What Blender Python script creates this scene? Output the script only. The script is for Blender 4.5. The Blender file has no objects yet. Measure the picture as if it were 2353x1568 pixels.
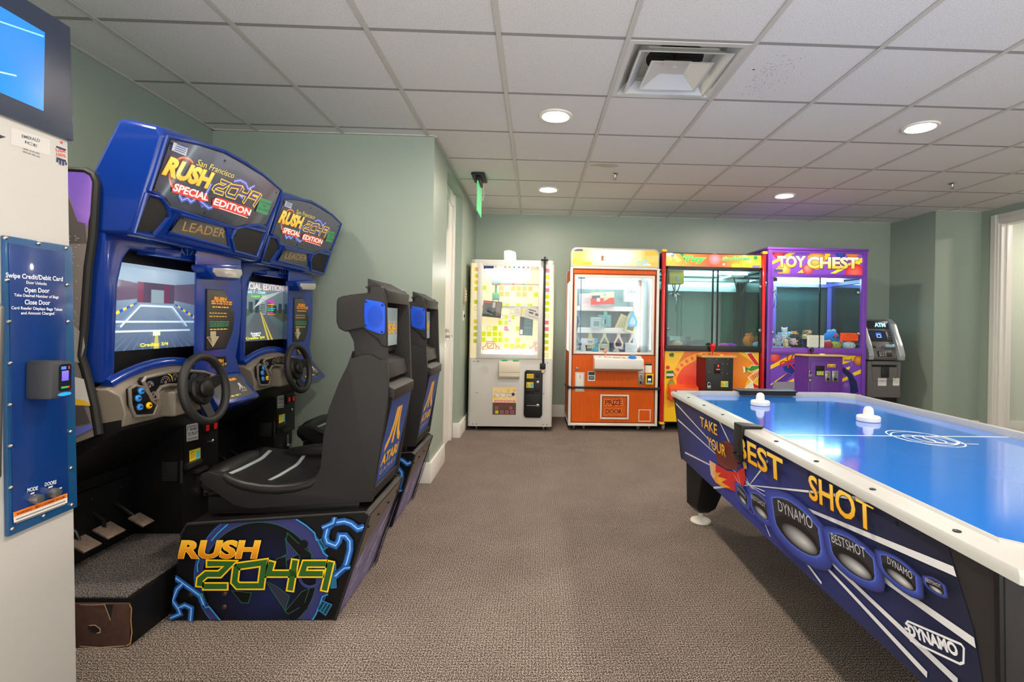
import bpy, bmesh, math, random
from mathutils import Vector, Matrix
random.seed(7)
S = bpy.context.scene
COL = S.collection
PI = math.pi
V = Vector

# ------------------------------------------------------------------ colour + materials
def lin(c):
    out = []
    for x in c[:3]:
        x = max(0.0, min(255.0, x)) / 255.0
        out.append(x / 12.92 if x <= 0.04045 else ((x + 0.055) / 1.055) ** 2.4)
    return (out[0], out[1], out[2], 1.0)

def nodes(m):
    m.use_nodes = True
    return m.node_tree.nodes, m.node_tree.links

def setin(n, k, v):
    if k in n.inputs:
        n.inputs[k].default_value = v

def mat(name, col, rough=0.5, metal=0.0, coat=0.0, spec=0.5, bump=0.0, bscale=200.0, var=0.0, emit=None, estr=0.0):
    m = bpy.data.materials.new(name)
    N, L = nodes(m)
    b = N['Principled BSDF']
    b.inputs['Base Color'].default_value = lin(col)
    b.inputs['Roughness'].default_value = rough
    b.inputs['Metallic'].default_value = metal
    setin(b, 'Coat Weight', coat); setin(b, 'Coat Roughness', 0.06); setin(b, 'Specular IOR Level', spec)
    if emit:
        setin(b, 'Emission Color', lin(emit)); setin(b, 'Emission Strength', estr)
    if bump or var:
        tc = N.new('ShaderNodeTexCoord'); nz = N.new('ShaderNodeTexNoise')
        nz.inputs['Scale'].default_value = bscale; nz.inputs['Detail'].default_value = 3
        L.new(tc.outputs['Object'], nz.inputs['Vector'])
        if bump:
            bp = N.new('ShaderNodeBump'); bp.inputs['Strength'].default_value = bump; bp.inputs['Distance'].default_value = 0.002
            L.new(nz.outputs['Fac'], bp.inputs['Height']); L.new(bp.outputs['Normal'], b.inputs['Normal'])
        if var:
            mx = N.new('ShaderNodeMix'); mx.data_type = 'RGBA'
            a = lin([x * (1 - var) for x in col]); c = lin([min(255, x * (1 + var)) for x in col])
            mx.inputs['A'].default_value = a; mx.inputs['B'].default_value = c
            L.new(nz.outputs['Fac'], mx.inputs['Factor']); L.new(mx.outputs['Result'], b.inputs['Base Color'])
    return m

def attr_mat(name, rough=0.4, coat=0.0, emit=0.0, metal=0.0, spec=0.5):
    m = bpy.data.materials.new(name)
    N, L = nodes(m); b = N['Principled BSDF']
    a = N.new('ShaderNodeAttribute'); a.attribute_name = 'Col'
    L.new(a.outputs['Color'], b.inputs['Base Color'])
    b.inputs['Roughness'].default_value = rough; b.inputs['Metallic'].default_value = metal
    setin(b, 'Coat Weight', coat); setin(b, 'Coat Roughness', 0.04); setin(b, 'Specular IOR Level', spec)
    if emit:
        L.new(a.outputs['Color'], b.inputs['Emission Color']); b.inputs['Emission Strength'].default_value = emit
    return m

def glass_mat(name, tint=(255, 255, 255), gloss=1.0):
    m = bpy.data.materials.new(name)
    N, L = nodes(m); N.clear()
    out = N.new('ShaderNodeOutputMaterial'); tr = N.new('ShaderNodeBsdfTransparent'); gl = N.new('ShaderNodeBsdfGlossy')
    fr = N.new('ShaderNodeFresnel'); fr.inputs['IOR'].default_value = 1.45
    mt = N.new('ShaderNodeMath'); mt.operation = 'MULTIPLY'; mt.inputs[1].default_value = gloss
    mx = N.new('ShaderNodeMixShader')
    tr.inputs['Color'].default_value = lin(tint); gl.inputs['Roughness'].default_value = 0.02
    L.new(fr.outputs['Fac'], mt.inputs[0]); L.new(mt.outputs[0], mx.inputs['Fac'])
    L.new(tr.outputs[0], mx.inputs[1]); L.new(gl.outputs[0], mx.inputs[2]); L.new(mx.outputs[0], out.inputs['Surface'])
    return m

def emis_mat(name, col, strength):
    m = bpy.data.materials.new(name)
    N, L = nodes(m); N.clear()
    out = N.new('ShaderNodeOutputMaterial'); e = N.new('ShaderNodeEmission')
    e.inputs['Color'].default_value = lin(col); e.inputs['Strength'].default_value = strength
    L.new(e.outputs[0], out.inputs['Surface'])
    return m

PRINT = attr_mat('printed_vinyl', 0.42, 0.0, spec=0.25)
PRINTG = attr_mat('printed_gloss', 0.3, 0.12, spec=0.3)
PAPER = attr_mat('printed_paper', 0.7)
SCREEN = attr_mat('lit_screen', 0.15, 0.6, emit=0.5)
BACKLIT = attr_mat('backlit_print', 0.15, 0.5, emit=0.22)
BRIGHT = attr_mat('bright_backlit_print', 0.3, 0.2, emit=0.32)
PLUSHM = attr_mat('plush_fabric', 0.95, spec=0.1)

# ------------------------------------------------------------------ mesh builder
class MB:
    def __init__(s):
        s.bm = bmesh.new(); s.cl = s.bm.loops.layers.float_color.new('Col')
    def faces(s, vs, fs, col=None):
        bv = [s.bm.verts.new(v) for v in vs]
        out = []
        for f in fs:
            try:
                fa = s.bm.faces.new([bv[i] for i in f])
            except ValueError:
                continue
            if col:
                for l in fa.loops: l[s.cl] = col
            out.append(fa)
        return bv, out
    def box(s, a, b, bevel=0.0, col=None, seg=2):
        x0, y0, z0 = [min(a[i], b[i]) for i in range(3)]; x1, y1, z1 = [max(a[i], b[i]) for i in range(3)]
        bv, fs = s.faces([(x0,y0,z0),(x1,y0,z0),(x1,y1,z0),(x0,y1,z0),(x0,y0,z1),(x1,y0,z1),(x1,y1,z1),(x0,y1,z1)],
                [(3,2,1,0),(4,5,6,7),(0,1,5,4),(1,2,6,5),(2,3,7,6),(3,0,4,7)], col)
        if bevel: s.bev(bv, bevel, seg, col)
        return s
    def bev(s, bv, w, seg=2, col=None):
        es = set()
        for v in bv: es.update(v.link_edges)
        r = bmesh.ops.bevel(s.bm, geom=list(es), offset=w, segments=seg, affect='EDGES', profile=0.6, clamp_overlap=True)
        if col:
            for f in r['faces']:
                for l in f.loops: l[s.cl] = col
    def obox(s, c, ux, uy, uz, hx, hy, hz, bevel=0.0, col=None):
        c = V(c); ux, uy, uz = V(ux).normalized(), V(uy).normalized(), V(uz).normalized()
        vs = [c + ux*sx*hx + uy*sy*hy + uz*sz*hz for sz in (-1,1) for sx, sy in ((-1,-1),(1,-1),(1,1),(-1,1))]
        bv, fs = s.faces(vs, [(3,2,1,0),(4,5,6,7),(0,1,5,4),(1,2,6,5),(2,3,7,6),(3,0,4,7)], col)
        if bevel: s.bev(bv, bevel, 2, col)
        return s
    def prism(s, pts, ax, a, b, bevel=0.0, col=None, seg=2):
        """outline pts in the plane across axis ax, extruded from a to b"""
        def P(p, t):
            return {'X': (t, p[0], p[1]), 'Y': (p[0], t, p[1]), 'Z': (p[0], p[1], t)}[ax]
        n = len(pts)
        vs = [P(p, a) for p in pts] + [P(p, b) for p in pts]
        fs = [tuple(range(n)), tuple(range(2*n-1, n-1, -1))] + [(i, i+n, (i+1) % n + n, (i+1) % n) for i in range(n)]
        bv, f = s.faces(vs, fs, col)
        bmesh.ops.recalc_face_normals(s.bm, faces=f)
        if bevel: s.bev(bv, bevel, seg, col)
        return s
    def fprism(s, fr, pts, d0, d1, bevel=0.0, col=None, seg=2):
        o, u, v, n = fr; k = len(pts)
        vs = [o+u*p[0]+v*p[1]+n*d0 for p in pts] + [o+u*p[0]+v*p[1]+n*d1 for p in pts]
        fs = [tuple(range(k)), tuple(range(2*k-1, k-1, -1))] + [(i, i+k, (i+1) % k + k, (i+1) % k) for i in range(k)]
        bv, f = s.faces(vs, fs, col)
        bmesh.ops.recalc_face_normals(s.bm, faces=f)
        if bevel: s.bev(bv, bevel, seg, col)
        return s
    def loft(s, rings, cap=True, closed=True, col=None):
        n = len(rings[0]); vs = [p for r in rings for p in r]; fs = []
        for i in range(len(rings)-1):
            for j in range(n if closed else n-1):
                k = (j+1) % n
                fs.append((i*n+j, i*n+k, (i+1)*n+k, (i+1)*n+j))
        if cap and closed:
            fs.append(tuple(range(n-1, -1, -1))); fs.append(tuple((len(rings)-1)*n+j for j in range(n)))
        bv, f = s.faces(vs, fs, col)
        bmesh.ops.recalc_face_normals(s.bm, faces=f)
        return s
    def cyl(s, p0, p1, r0, r1=None, seg=20, cap=True, col=None):
        p0, p1 = V(p0), V(p1); r1 = r0 if r1 is None else r1
        d = (p1-p0).normalized(); a = d.orthogonal().normalized(); b = d.cross(a)
        rg = lambda p, r: [p + (a*math.cos(t*2*PI/seg) + b*math.sin(t*2*PI/seg))*r for t in range(seg)]
        return s.loft([rg(p0, r0), rg(p1, r1)], cap, True, col)
    def lathe(s, o, axis, prof, seg=28, col=None):
        """prof = (radius, distance along axis) pairs"""
        o = V(o); d = V(axis).normalized(); a = d.orthogonal().normalized(); b = d.cross(a)
        rings = [[o + d*h + (a*math.cos(t*2*PI/seg) + b*math.sin(t*2*PI/seg))*max(r, 1e-4) for t in range(seg)] for r, h in prof]
        return s.loft(rings, True, True, col)
    def tube(s, path, r, seg=10, closed=False, col=None):
        P = [V(p) for p in path]; n = len(P); rings = []; up = None
        for i in range(n):
            if closed: t = P[(i+1) % n] - P[i-1]
            else: t = P[min(i+1, n-1)] - P[max(i-1, 0)]
            t.normalize()
            a = t.orthogonal().normalized() if up is None else (up - t*up.dot(t)).normalized()
            up = a; b = t.cross(a); rr = r[i] if isinstance(r, (list, tuple)) else r
            rings.append([P[i] + (a*math.cos(k*2*PI/seg) + b*math.sin(k*2*PI/seg))*rr for k in range(seg)])
        if closed: rings.append(rings[0])
        s.loft(rings, not closed, True, col)
        if closed: bmesh.ops.remove_doubles(s.bm, verts=s.bm.verts[:], dist=1e-6)
        return s
    def ell(s, c, r, seg=16, rings=10, col=None, rot=None):
        c = V(c); rr = []
        for i in range(1, rings):
            th = PI*i/rings
            ring = []
            for k in range(seg):
                ph = 2*PI*k/seg
                p = V((r[0]*math.sin(th)*math.cos(ph), r[1]*math.sin(th)*math.sin(ph), r[2]*math.cos(th)))
                if rot: p = rot @ p
                ring.append(c+p)
            rr.append(ring)
        n = seg; vs = [p for q in rr for p in q]; t0 = V((0, 0, r[2])); t1 = V((0, 0, -r[2]))
        if rot: t0, t1 = rot @ t0, rot @ t1
        vs += [c+t0, c+t1]; a, b = len(vs)-2, len(vs)-1; fs = []
        for i in range(len(rr)-1):
            for k in range(n):
                fs.append((i*n+k, (i+1)*n+k, (i+1)*n+(k+1) % n, i*n+(k+1) % n))
        for k in range(n):
            fs.append((a, k, (k+1) % n)); fs.append((b, (len(rr)-1)*n+(k+1) % n, (len(rr)-1)*n+k))
        bv, f = s.faces(vs, fs, col)
        bmesh.ops.recalc_face_normals(s.bm, faces=f)
        return s
    def torus(s, c, axis, R, r, seg=40, ts=12, col=None):
        c = V(c); d = V(axis).normalized(); a = d.orthogonal().normalized(); b = d.cross(a)
        return s.tube([c + (a*math.cos(t*2*PI/seg)+b*math.sin(t*2*PI/seg))*R for t in range(seg)], r, ts, True, col)

# ------------------------------------------------------------------ frames and printed graphics
def frame(o, u, v):
    u, v = V(u).normalized(), V(v).normalized()
    return (V(o), u, v, u.cross(v).normalized())
def FY(c): return frame((0, c, 0), (1, 0, 0), (0, 0, 1))       # faces -Y, coords (X, Z)
def FX(c): return frame((c, 0, 0), (0, 1, 0), (0, 0, 1))       # faces +X, coords (Y, Z)
def FZ(c): return frame((0, 0, c), (1, 0, 0), (0, 1, 0))       # faces +Z, coords (X, Y)

_TXT = {}
def glyphs(string, bold, spacing=1.0):
    key = (string, bold, spacing)
    if key not in _TXT:
        cu = bpy.data.curves.new('t', 'FONT'); cu.body = string; cu.size = 1.0; cu.offset = bold; cu.resolution_u = 3
        cu.space_character = spacing
        o = bpy.data.objects.new('t', cu); COL.objects.link(o)
        dg = bpy.context.evaluated_depsgraph_get(); dg.update()
        me = bpy.data.meshes.new_from_object(o.evaluated_get(dg))
        vs = [(v.co.x, v.co.y) for v in me.vertices]; fs = [tuple(p.vertices) for p in me.polygons]
        bpy.data.objects.remove(o); bpy.data.curves.remove(cu); bpy.data.meshes.remove(me)
        xs = [p[0] for p in vs] or [0, 1]
        _TXT[key] = (vs, fs, min(xs), max(xs))
    return _TXT[key]

def clip_poly(pts, cols, clip):
    """Sutherland-Hodgman against a convex outline"""
    area = sum(clip[i][0]*clip[(i+1) % len(clip)][1]-clip[(i+1) % len(clip)][0]*clip[i][1] for i in range(len(clip)))
    cp = clip if area > 0 else clip[::-1]
    out = list(zip(pts, cols))
    for i in range(len(cp)):
        a, b = cp[i], cp[(i+1) % len(cp)]
        side = lambda p: (b[0]-a[0])*(p[1]-a[1])-(b[1]-a[1])*(p[0]-a[0])
        new = []
        for j in range(len(out)):
            (p, pc), (q, qc) = out[j], out[(j+1) % len(out)]
            sp, sq = side(p), side(q)
            if sp >= 0: new.append((p, pc))
            if (sp >= 0) != (sq >= 0):
                t = sp/(sp-sq)
                new.append(((p[0]+(q[0]-p[0])*t, p[1]+(q[1]-p[1])*t), tuple(pc[k]+(qc[k]-pc[k])*t for k in range(4))))
        out = new
        if len(out) < 3: return [], []
    return [o[0] for o in out], [o[1] for o in out]

class D(MB):
    """a printed graphic: flat shapes in thin layers on one face"""
    def __init__(s, fr, step=0.00025, base=0.0006, clip=None):
        super().__init__(); s.fr = fr; s.step = step; s.off = base; s.clip = clip
    def pos(s, p, d=None):
        o, u, v, n = s.fr
        return o + u*p[0] + v*p[1] + n*(s.off if d is None else d)
    def up(s): s.off += s.step; return s
    def raw(s, pts, cols):
        if s.clip:
            pts, cols = clip_poly(list(pts), list(cols), s.clip)
            if len(pts) < 3: return
        bv = [s.bm.verts.new(s.pos(p)) for p in pts]
        try: f = s.bm.faces.new(bv)
        except ValueError: return
        for l, c in zip(f.loops, cols): l[s.cl] = c
        f.normal_update()
        if f.normal.dot(s.fr[3]) < 0: f.normal_flip()
    def poly(s, pts, col, up=True):
        cols = [lin(c) for c in col] if isinstance(col[0], (tuple, list)) else [lin(col)]*len(pts)
        s.raw(pts, cols)
        if up: s.up()
        return s
    def rect(s, x0, y0, x1, y1, col, top=None, up=True):
        return s.poly([(x0, y0), (x1, y0), (x1, y1), (x0, y1)], [col, col, top or col, top or col], up)
    def rrect(s, x0, y0, x1, y1, r, col, up=True):
        pts = []
        for cx, cy, a in ((x1-r, y1-r, 0), (x0+r, y1-r, 90), (x0+r, y0+r, 180), (x1-r, y0+r, 270)):
            for k in range(5):
                t = math.radians(a+k*22.5); pts.append((cx+r*math.cos(t), cy+r*math.sin(t)))
        return s.poly(pts, col, up)
    def ell2(s, cx, cy, rx, ry, col, edge=None, seg=28, rot=0.0, up=True, dc=(0, 0)):
        P = []
        for k in range(seg):
            t = 2*PI*k/seg; x, y = rx*math.cos(t), ry*math.sin(t)
            P.append((cx+x*math.cos(rot)-y*math.sin(rot), cy+x*math.sin(rot)+y*math.cos(rot)))
        if edge is None: s.poly(P, col, False)
        else:
            a, b = lin(col), lin(edge); c = (cx+dc[0], cy+dc[1])
            for k in range(seg): s.raw([c, P[k], P[(k+1) % seg]], [a, b, b])
        if up: s.up()
        return s
    def ring(s, cx, cy, r0, r1, col, a0=0, a1=360, seg=40, k=1.0, up=True):
        pr = lambda r, t: (cx+r*math.cos(t), cy+r*math.sin(t)*k)
        for i in range(seg):
            t0 = math.radians(a0+(a1-a0)*i/seg); t1 = math.radians(a0+(a1-a0)*(i+1)/seg)
            s.poly([pr(r0, t0), pr(r1, t0), pr(r1, t1), pr(r0, t1)], col, False)
        if up: s.up()
        return s
    def offs(s, path, closed):
        n = len(path); out = []
        for i in range(n):
            p = V(path[i])
            a = V(path[i-1]) if (i > 0 or closed) else None
            b = V(path[(i+1) % n]) if (i < n-1 or closed) else None
            d0 = (p-a).normalized() if a is not None and (p-a).length > 1e-9 else None
            d1 = (b-p).normalized() if b is not None and (b-p).length > 1e-9 else None
            d0 = d0 or d1; d1 = d1 or d0
            n0 = V((-d0.y, d0.x)); n1 = V((-d1.y, d1.x)); m = n0+n1
            m = m.normalized() if m.length > 1e-6 else n0
            out.append(m / max(0.45, m.dot(n0)))
        return out
    def stroke(s, path, w, col, closed=False, up=True, taper=None):
        of = s.offs(path, closed); n = len(path)
        ww = [w*(taper[0]+(taper[1]-taper[0])*i/max(1, n-1)) if taper else w for i in range(n)]
        for i in range(n if closed else n-1):
            j = (i+1) % n; p, q = V(path[i]), V(path[j])
            s.poly([tuple(p+of[i]*ww[i]/2), tuple(p-of[i]*ww[i]/2), tuple(q-of[j]*ww[j]/2), tuple(q+of[j]*ww[j]/2)], col, False)
        if up: s.up()
        return s
    def glow(s, path, w, bg, mid, core, up=True):
        """soft bolt: bright core, coloured halo fading into the ground colour"""
        of = s.offs(path, False); n = len(path); md = tuple(x*.72+y*.28 for x, y in zip(mid, bg)); lv = [(-.5, bg), (-.30, md), (-.07, mid), (-.03, core), (.03, core), (.07, mid), (.30, md), (.5, bg)]
        for i in range(n-1):
            p, q = V(path[i]), V(path[i+1])
            for (a, ca), (b, cb) in zip(lv, lv[1:]):
                s.raw([tuple(p+of[i]*w*a), tuple(p+of[i]*w*b), tuple(q+of[i+1]*w*b), tuple(q+of[i+1]*w*a)], [lin(ca), lin(cb), lin(cb), lin(ca)])
        if up: s.up()
        return s
    def grid(s, x0, y0, x1, y1, nx, ny, fn, up=True):
        for i in range(nx):
            for j in range(ny):
                xs = [x0+(x1-x0)*(i+a)/nx for a in (0, 1)]; ys = [y0+(y1-y0)*(j+a)/ny for a in (0, 1)]
                P = [(xs[0], ys[0]), (xs[1], ys[0]), (xs[1], ys[1]), (xs[0], ys[1])]
                s.raw(P, [lin(fn((p[0]-x0)/(x1-x0), (p[1]-y0)/(y1-y0))) for p in P])
        if up: s.up()
        return s
    def text(s, string, p0, p1, h, col, top=None, shear=0.0, bold=0.0, outline=None, ow=0.03, spacing=1.0, vup=None, arch=0.0):
        """baseline from p0 to p1, capital height h"""
        if outline:
            s.text(string, p0, p1, h, outline, shear=shear, bold=bold+ow, spacing=spacing, arch=arch, vup=vup)
        vs, fs, a, b = glyphs(string, bold, spacing); _, _, a0, b0 = glyphs(string, 0.0, spacing)
        p0, p1 = V(p0), V(p1); d = (p1-p0); L = d.length; d.normalize()
        e = V(vup).normalized() if vup else V((-d.y, d.x))
        k = L/(b0-a0); kh = h/0.72; c0, c1 = lin(col), lin(top or col)
        Q = []
        for x, y in vs:
            fx = (x-a0)/(b0-a0)
            Q.append(tuple(p0 + d*((x-a0)*k + y*kh*shear) + e*(y*kh + arch*(1-(2*fx-1)**2))))
        tt = [max(0, min(1, y/0.72)) for x, y in vs]
        for f in fs:
            s.raw([Q[i] for i in f], [tuple(c0[m]+(c1[m]-c0[m])*tt[i] for m in range(4)) for i in f])
        s.up()
        return s
    def lines(s, x0, x1, ys, h, col, seedv=1, dens=0.75):
        """rows of small unreadable print as short dashes"""
        rg = random.Random(seedv)
        for y in ys:
            x = x0 + rg.uniform(0, (x1-x0)*0.1)
            while x < x1:
                w = min(rg.uniform(1.5, 5)*h, x1-x)
                s.rect(x, y, x+w*0.92, y+h, col, up=False); x += w+h*0.7
        s.up(); return s

# ------------------------------------------------------------------ objects
def mk(name, mb, m, loc=(0, 0, 0), smooth=32, bevel=0.0, subsurf=0):
    me = bpy.data.meshes.new(name)
    bmesh.ops.translate(mb.bm, verts=mb.bm.verts[:], vec=-V(loc))
    mb.bm.to_mesh(me); mb.bm.free()
    me.materials.append(m)
    if smooth and len(me.polygons):
        me.polygons.foreach_set('use_smooth', [True]*len(me.polygons))
        me.set_sharp_from_angle(angle=math.radians(smooth))
    o = bpy.data.objects.new(name, me); COL.objects.link(o)
    if bevel:
        b = o.modifiers.new('Bevel', 'BEVEL'); b.width = bevel; b.segments = 3; b.limit_method = 'ANGLE'; b.angle_limit = math.radians(40)
        b.harden_normals = False
    if subsurf:
        q = o.modifiers.new('Subdivision', 'SUBSURF'); q.levels = subsurf; q.render_levels = subsurf
    return o

def islands(mb):
    bm = mb.bm; seen = set(); res = []
    for v in bm.verts:
        if v in seen: continue
        st = [v]; seen.add(v); comp = []
        while st:
            q = st.pop(); comp.append(q)
            for e in q.link_edges:
                o = e.other_vert(q)
                if o not in seen: seen.add(o); st.append(o)
        n = MB(); mp = {q: n.bm.verts.new(q.co) for q in comp}; fs = set(f for q in comp for f in q.link_faces)
        for f in fs:
            g = n.bm.faces.new([mp[q] for q in f.verts]); g.material_index = f.material_index
            for l0, l1 in zip(f.loops, g.loops): l1[n.cl] = l0[mb.cl]
        res.append(n)
    bm.free(); return res

def tag(o, label, cat, group=None):
    o['label'] = label; o['category'] = cat
    if group: o['group'] = group
    return o

class Thing:
    def __init__(s, name, label, cat, loc, group=None):
        s.loc = V(loc); s.e = bpy.data.objects.new(name, None); COL.objects.link(s.e)
        s.e.location = s.loc; s.e.empty_display_size = 0.1
        tag(s.e, label, cat, group)
    def part(s, name, mb, m, sub=None, label=None, split=False, **kw):
        if split:
            out = [s.part(name, q, m, sub, label, **kw) for q in islands(mb)]
            return out[0]
        o = mk(name, mb, m, s.loc, **kw); o.parent = sub or s.e
        if label: o['label'] = label
        return o

def solo(name, mb, m, loc, label, cat, group=None, **kw):
    o = mk(name, mb, m, loc, **kw); o.location = loc
    return tag(o, label, cat, group)

def struct(name, mb, m, parent=None, **kw):
    o = mk(name, mb, m, **kw)
    if parent: o.parent = parent
    else: o['kind'] = 'structure'
    return o

def copy_tree(o, parent=None):
    c = o.copy(); COL.objects.link(c)
    if parent: c.parent = parent
    for ch in list(o.children): copy_tree(ch, c)
    return c

# shared materials
BLACK = mat('black_plastic', (16, 16, 17), 0.45, spec=.35)
BLACKM = mat('black_metal', (17, 17, 18), 0.4, 0.0, spec=.35)
RUBBER = mat('black_rubber', (24, 23, 23), 0.6, bump=0.15, bscale=900)
CHROME = mat('bright_steel', (190, 190, 188), 0.25, 1.0)
STEEL = mat('brushed_steel', (150, 150, 148), 0.4, 0.9)
WHITE = mat('white_paint', (206, 204, 200), 0.45)
WHITEP = mat('white_plastic', (232, 230, 224), 0.35)
CLEAR = glass_mat('clear_glass')
ZB = 0.0

# ------------------------------------------------------------------ the room
CEIL = 2.5317
XL, XJ, XR, XD = -2.345, -0.757, 4.55, 5.09
YA, YB, YR, YN = 3.70, 6.31, 5.58, -2.6
GX, GY, GS = -0.1934, 2.3548, 0.6096

def wall_mat():
    m = bpy.data.materials.new('sage_wall_paint'); N, L = nodes(m); b = N['Principled BSDF']
    b.inputs['Base Color'].default_value = lin((150, 164, 151)); b.inputs['Roughness'].default_value = 0.42
    tc = N.new('ShaderNodeTexCoord'); nz = N.new('ShaderNodeTexNoise'); nz.inputs['Scale'].default_value = 260; nz.inputs['Detail'].default_value = 2
    bp = N.new('ShaderNodeBump'); bp.inputs['Strength'].default_value = 0.25; bp.inputs['Distance'].default_value = 0.001
    L.new(tc.outputs['Object'], nz.inputs['Vector']); L.new(nz.outputs['Fac'], bp.inputs['Height']); L.new(bp.outputs['Normal'], b.inputs['Normal'])
    return m
WALL = wall_mat()

def carpet_mat(name, dark, mid, light, weave=True):
    m = bpy.data.materials.new(name); N, L = nodes(m); b = N['Principled BSDF']
    b.inputs['Roughness'].default_value = 0.95; setin(b, 'Specular IOR Level', 0.1)
    tc = N.new('ShaderNodeTexCoord')
    n1 = N.new('ShaderNodeTexNoise'); n1.inputs['Scale'].default_value = 300; n1.inputs['Detail'].default_value = 3; n1.inputs['Roughness'].default_value = 0.6
    mp = N.new('ShaderNodeMapping'); mp.inputs['Scale'].default_value = (1.0, 0.7, 1.0)
    L.new(tc.outputs['Object'], mp.inputs['Vector']); L.new(mp.outputs['Vector'], n1.inputs['Vector'])
    n2 = N.new('ShaderNodeTexNoise'); n2.inputs['Scale'].default_value = 3.5; n2.inputs['Detail'].default_value = 4
    L.new(tc.outputs['Object'], n2.inputs['Vector'])
    r = N.new('ShaderNodeValToRGB'); e = r.color_ramp.elements
    e[0].position = 0.40; e[0].color = lin(dark); e[1].position = 0.62; e[1].color = lin(light)
    q = e.new(0.5); q.color = lin(mid)
    src = n1.outputs['Fac']
    if weave:
        sx = N.new('ShaderNodeSeparateXYZ'); L.new(tc.outputs['Object'], sx.inputs[0])
        acc = None
        for ax, f in (('X', 520.0), ('Y', 430.0)):
            a = N.new('ShaderNodeMath'); a.operation = 'MULTIPLY'; a.inputs[1].default_value = f; L.new(sx.outputs[ax], a.inputs[0])
            c = N.new('ShaderNodeMath'); c.operation = 'SINE'; L.new(a.outputs[0], c.inputs[0])
            if acc is None: acc = c
            else:
                d = N.new('ShaderNodeMath'); d.operation = 'ADD'; L.new(acc.outputs[0], d.inputs[0]); L.new(c.outputs[0], d.inputs[1]); acc = d
        k = N.new('ShaderNodeMath'); k.operation = 'MULTIPLY_ADD'; k.inputs[1].default_value = 0.016; L.new(acc.outputs[0], k.inputs[0]); L.new(n1.outputs['Fac'], k.inputs[2])
        src = k.outputs[0]
    L.new(src, r.inputs['Fac'])
    mx = N.new('ShaderNodeMix'); mx.data_type = 'RGBA'; mx.blend_type = 'MULTIPLY'; mx.inputs['Factor'].default_value = 0.35
    r2 = N.new('ShaderNodeValToRGB'); r2.color_ramp.elements[0].position = 0.3; r2.color_ramp.elements[0].color = (0.55, 0.53, 0.52, 1); r2.color_ramp.elements[1].position = 0.7; r2.color_ramp.elements[1].color = (1, 1, 1, 1)
    L.new(n2.outputs['Fac'], r2.inputs['Fac']); L.new(r.outputs['Color'], mx.inputs['A']); L.new(r2.outputs['Color'], mx.inputs['B'])
    L.new(mx.outputs['Result'], b.inputs['Base Color'])
    bp = N.new('ShaderNodeBump'); bp.inputs['Strength'].default_value = 0.7; bp.inputs['Distance'].default_value = 0.004
    L.new(src, bp.inputs['Height']); L.new(bp.outputs['Normal'], b.inputs['Normal'])
    return m
CARPET = carpet_mat('flecked_carpet', (34, 30, 28), (100, 90, 83), (198, 184, 172))
GRIPMAT = carpet_mat('worn_platform_carpet', (34, 33, 34), (84, 80, 79), (150, 144, 140), False)

def tile_mat():
    m = bpy.data.materials.new('mineral_fibre_tile'); N, L = nodes(m); b = N['Principled BSDF']; b.inputs['Roughness'].default_value = 0.9
    tc = N.new('ShaderNodeTexCoord'); nz = N.new('ShaderNodeTexNoise'); nz.inputs['Scale'].default_value = 240; nz.inputs['Detail'].default_value = 4; nz.inputs['Roughness'].default_value = 0.7
    L.new(tc.outputs['Object'], nz.inputs['Vector'])
    r = N.new('ShaderNodeValToRGB'); e = r.color_ramp.elements
    e[0].position = 0.33; e[0].color = lin((150, 148, 144)); e[1].position = 0.47; e[1].color = lin((222, 220, 216))
    L.new(nz.outputs['Fac'], r.inputs['Fac']); L.new(r.outputs['Color'], b.inputs['Base Color'])
    bp = N.new('ShaderNodeBump'); bp.inputs['Strength'].default_value = 0.4; bp.inputs['Distance'].default_value = 0.002
    L.new(nz.outputs['Fac'], bp.inputs['Height']); L.new(bp.outputs['Normal'], b.inputs['Normal'])
    return m
TILE = tile_mat()
SMOOTHTILE = mat('smooth_ceiling_panel', (214, 212, 209), 0.7)
GRIDM = mat('ceiling_grid_enamel', (192, 189, 180), 0.5)
TRIMW = mat('trim_white_enamel', (226, 223, 217), 0.35)

m = MB(); m.box((XL-0.3, -0.6, -0.1), (8.4, YB+0.2, 0)); struct('floor', m, CARPET, smooth=0)

# ceiling: one suspended grid of lay-in tiles, one cell left open for the air diffuser
smooth_cells = {(0, 1), (1, 1), (0, 4), (1, 4), (4, 4), (5, 4), (4, 1), (5, 1)}
m = MB()
cell = lambda i, j: (GX+i*GS, GY+j*GS)
for i in range(-4, 14):
    for j in range(-9, 7):
        if (i, j) == (1, 0): continue
        x, y = cell(i, j); z = CEIL+0.006
        nf = len(m.bm.faces); m.faces([(x, y, z), (x, y+GS, z), (x+GS, y+GS, z), (x+GS, y, z)], [(0, 1, 2, 3)])
        if (i, j) in smooth_cells:
            m.bm.faces.ensure_lookup_table()
            for f in m.bm.faces[nf:]: f.material_index = 1
ceil_o = struct('ceiling', m, TILE, smooth=0); ceil_o.data.materials.append(SMOOTHTILE)
m = MB()
for i in range(-4, 14):
    x = GX+i*GS; m.box((x-0.012, GY-9*GS, CEIL), (x+0.012, GY+7*GS, CEIL+0.004))
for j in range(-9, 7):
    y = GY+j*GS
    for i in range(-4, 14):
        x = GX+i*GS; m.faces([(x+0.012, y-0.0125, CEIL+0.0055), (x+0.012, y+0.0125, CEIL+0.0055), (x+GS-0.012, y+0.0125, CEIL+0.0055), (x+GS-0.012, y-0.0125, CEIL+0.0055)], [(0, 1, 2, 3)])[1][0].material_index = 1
cg_ = struct('ceiling_grid', m, GRIDM, parent=ceil_o, smooth=0); cg_.data.materials.append(mat('shade_toned_cross_tee', (150, 147, 142), 0.7))  # cross tees coloured darker to stand in for shaded gaps between tiles

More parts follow.
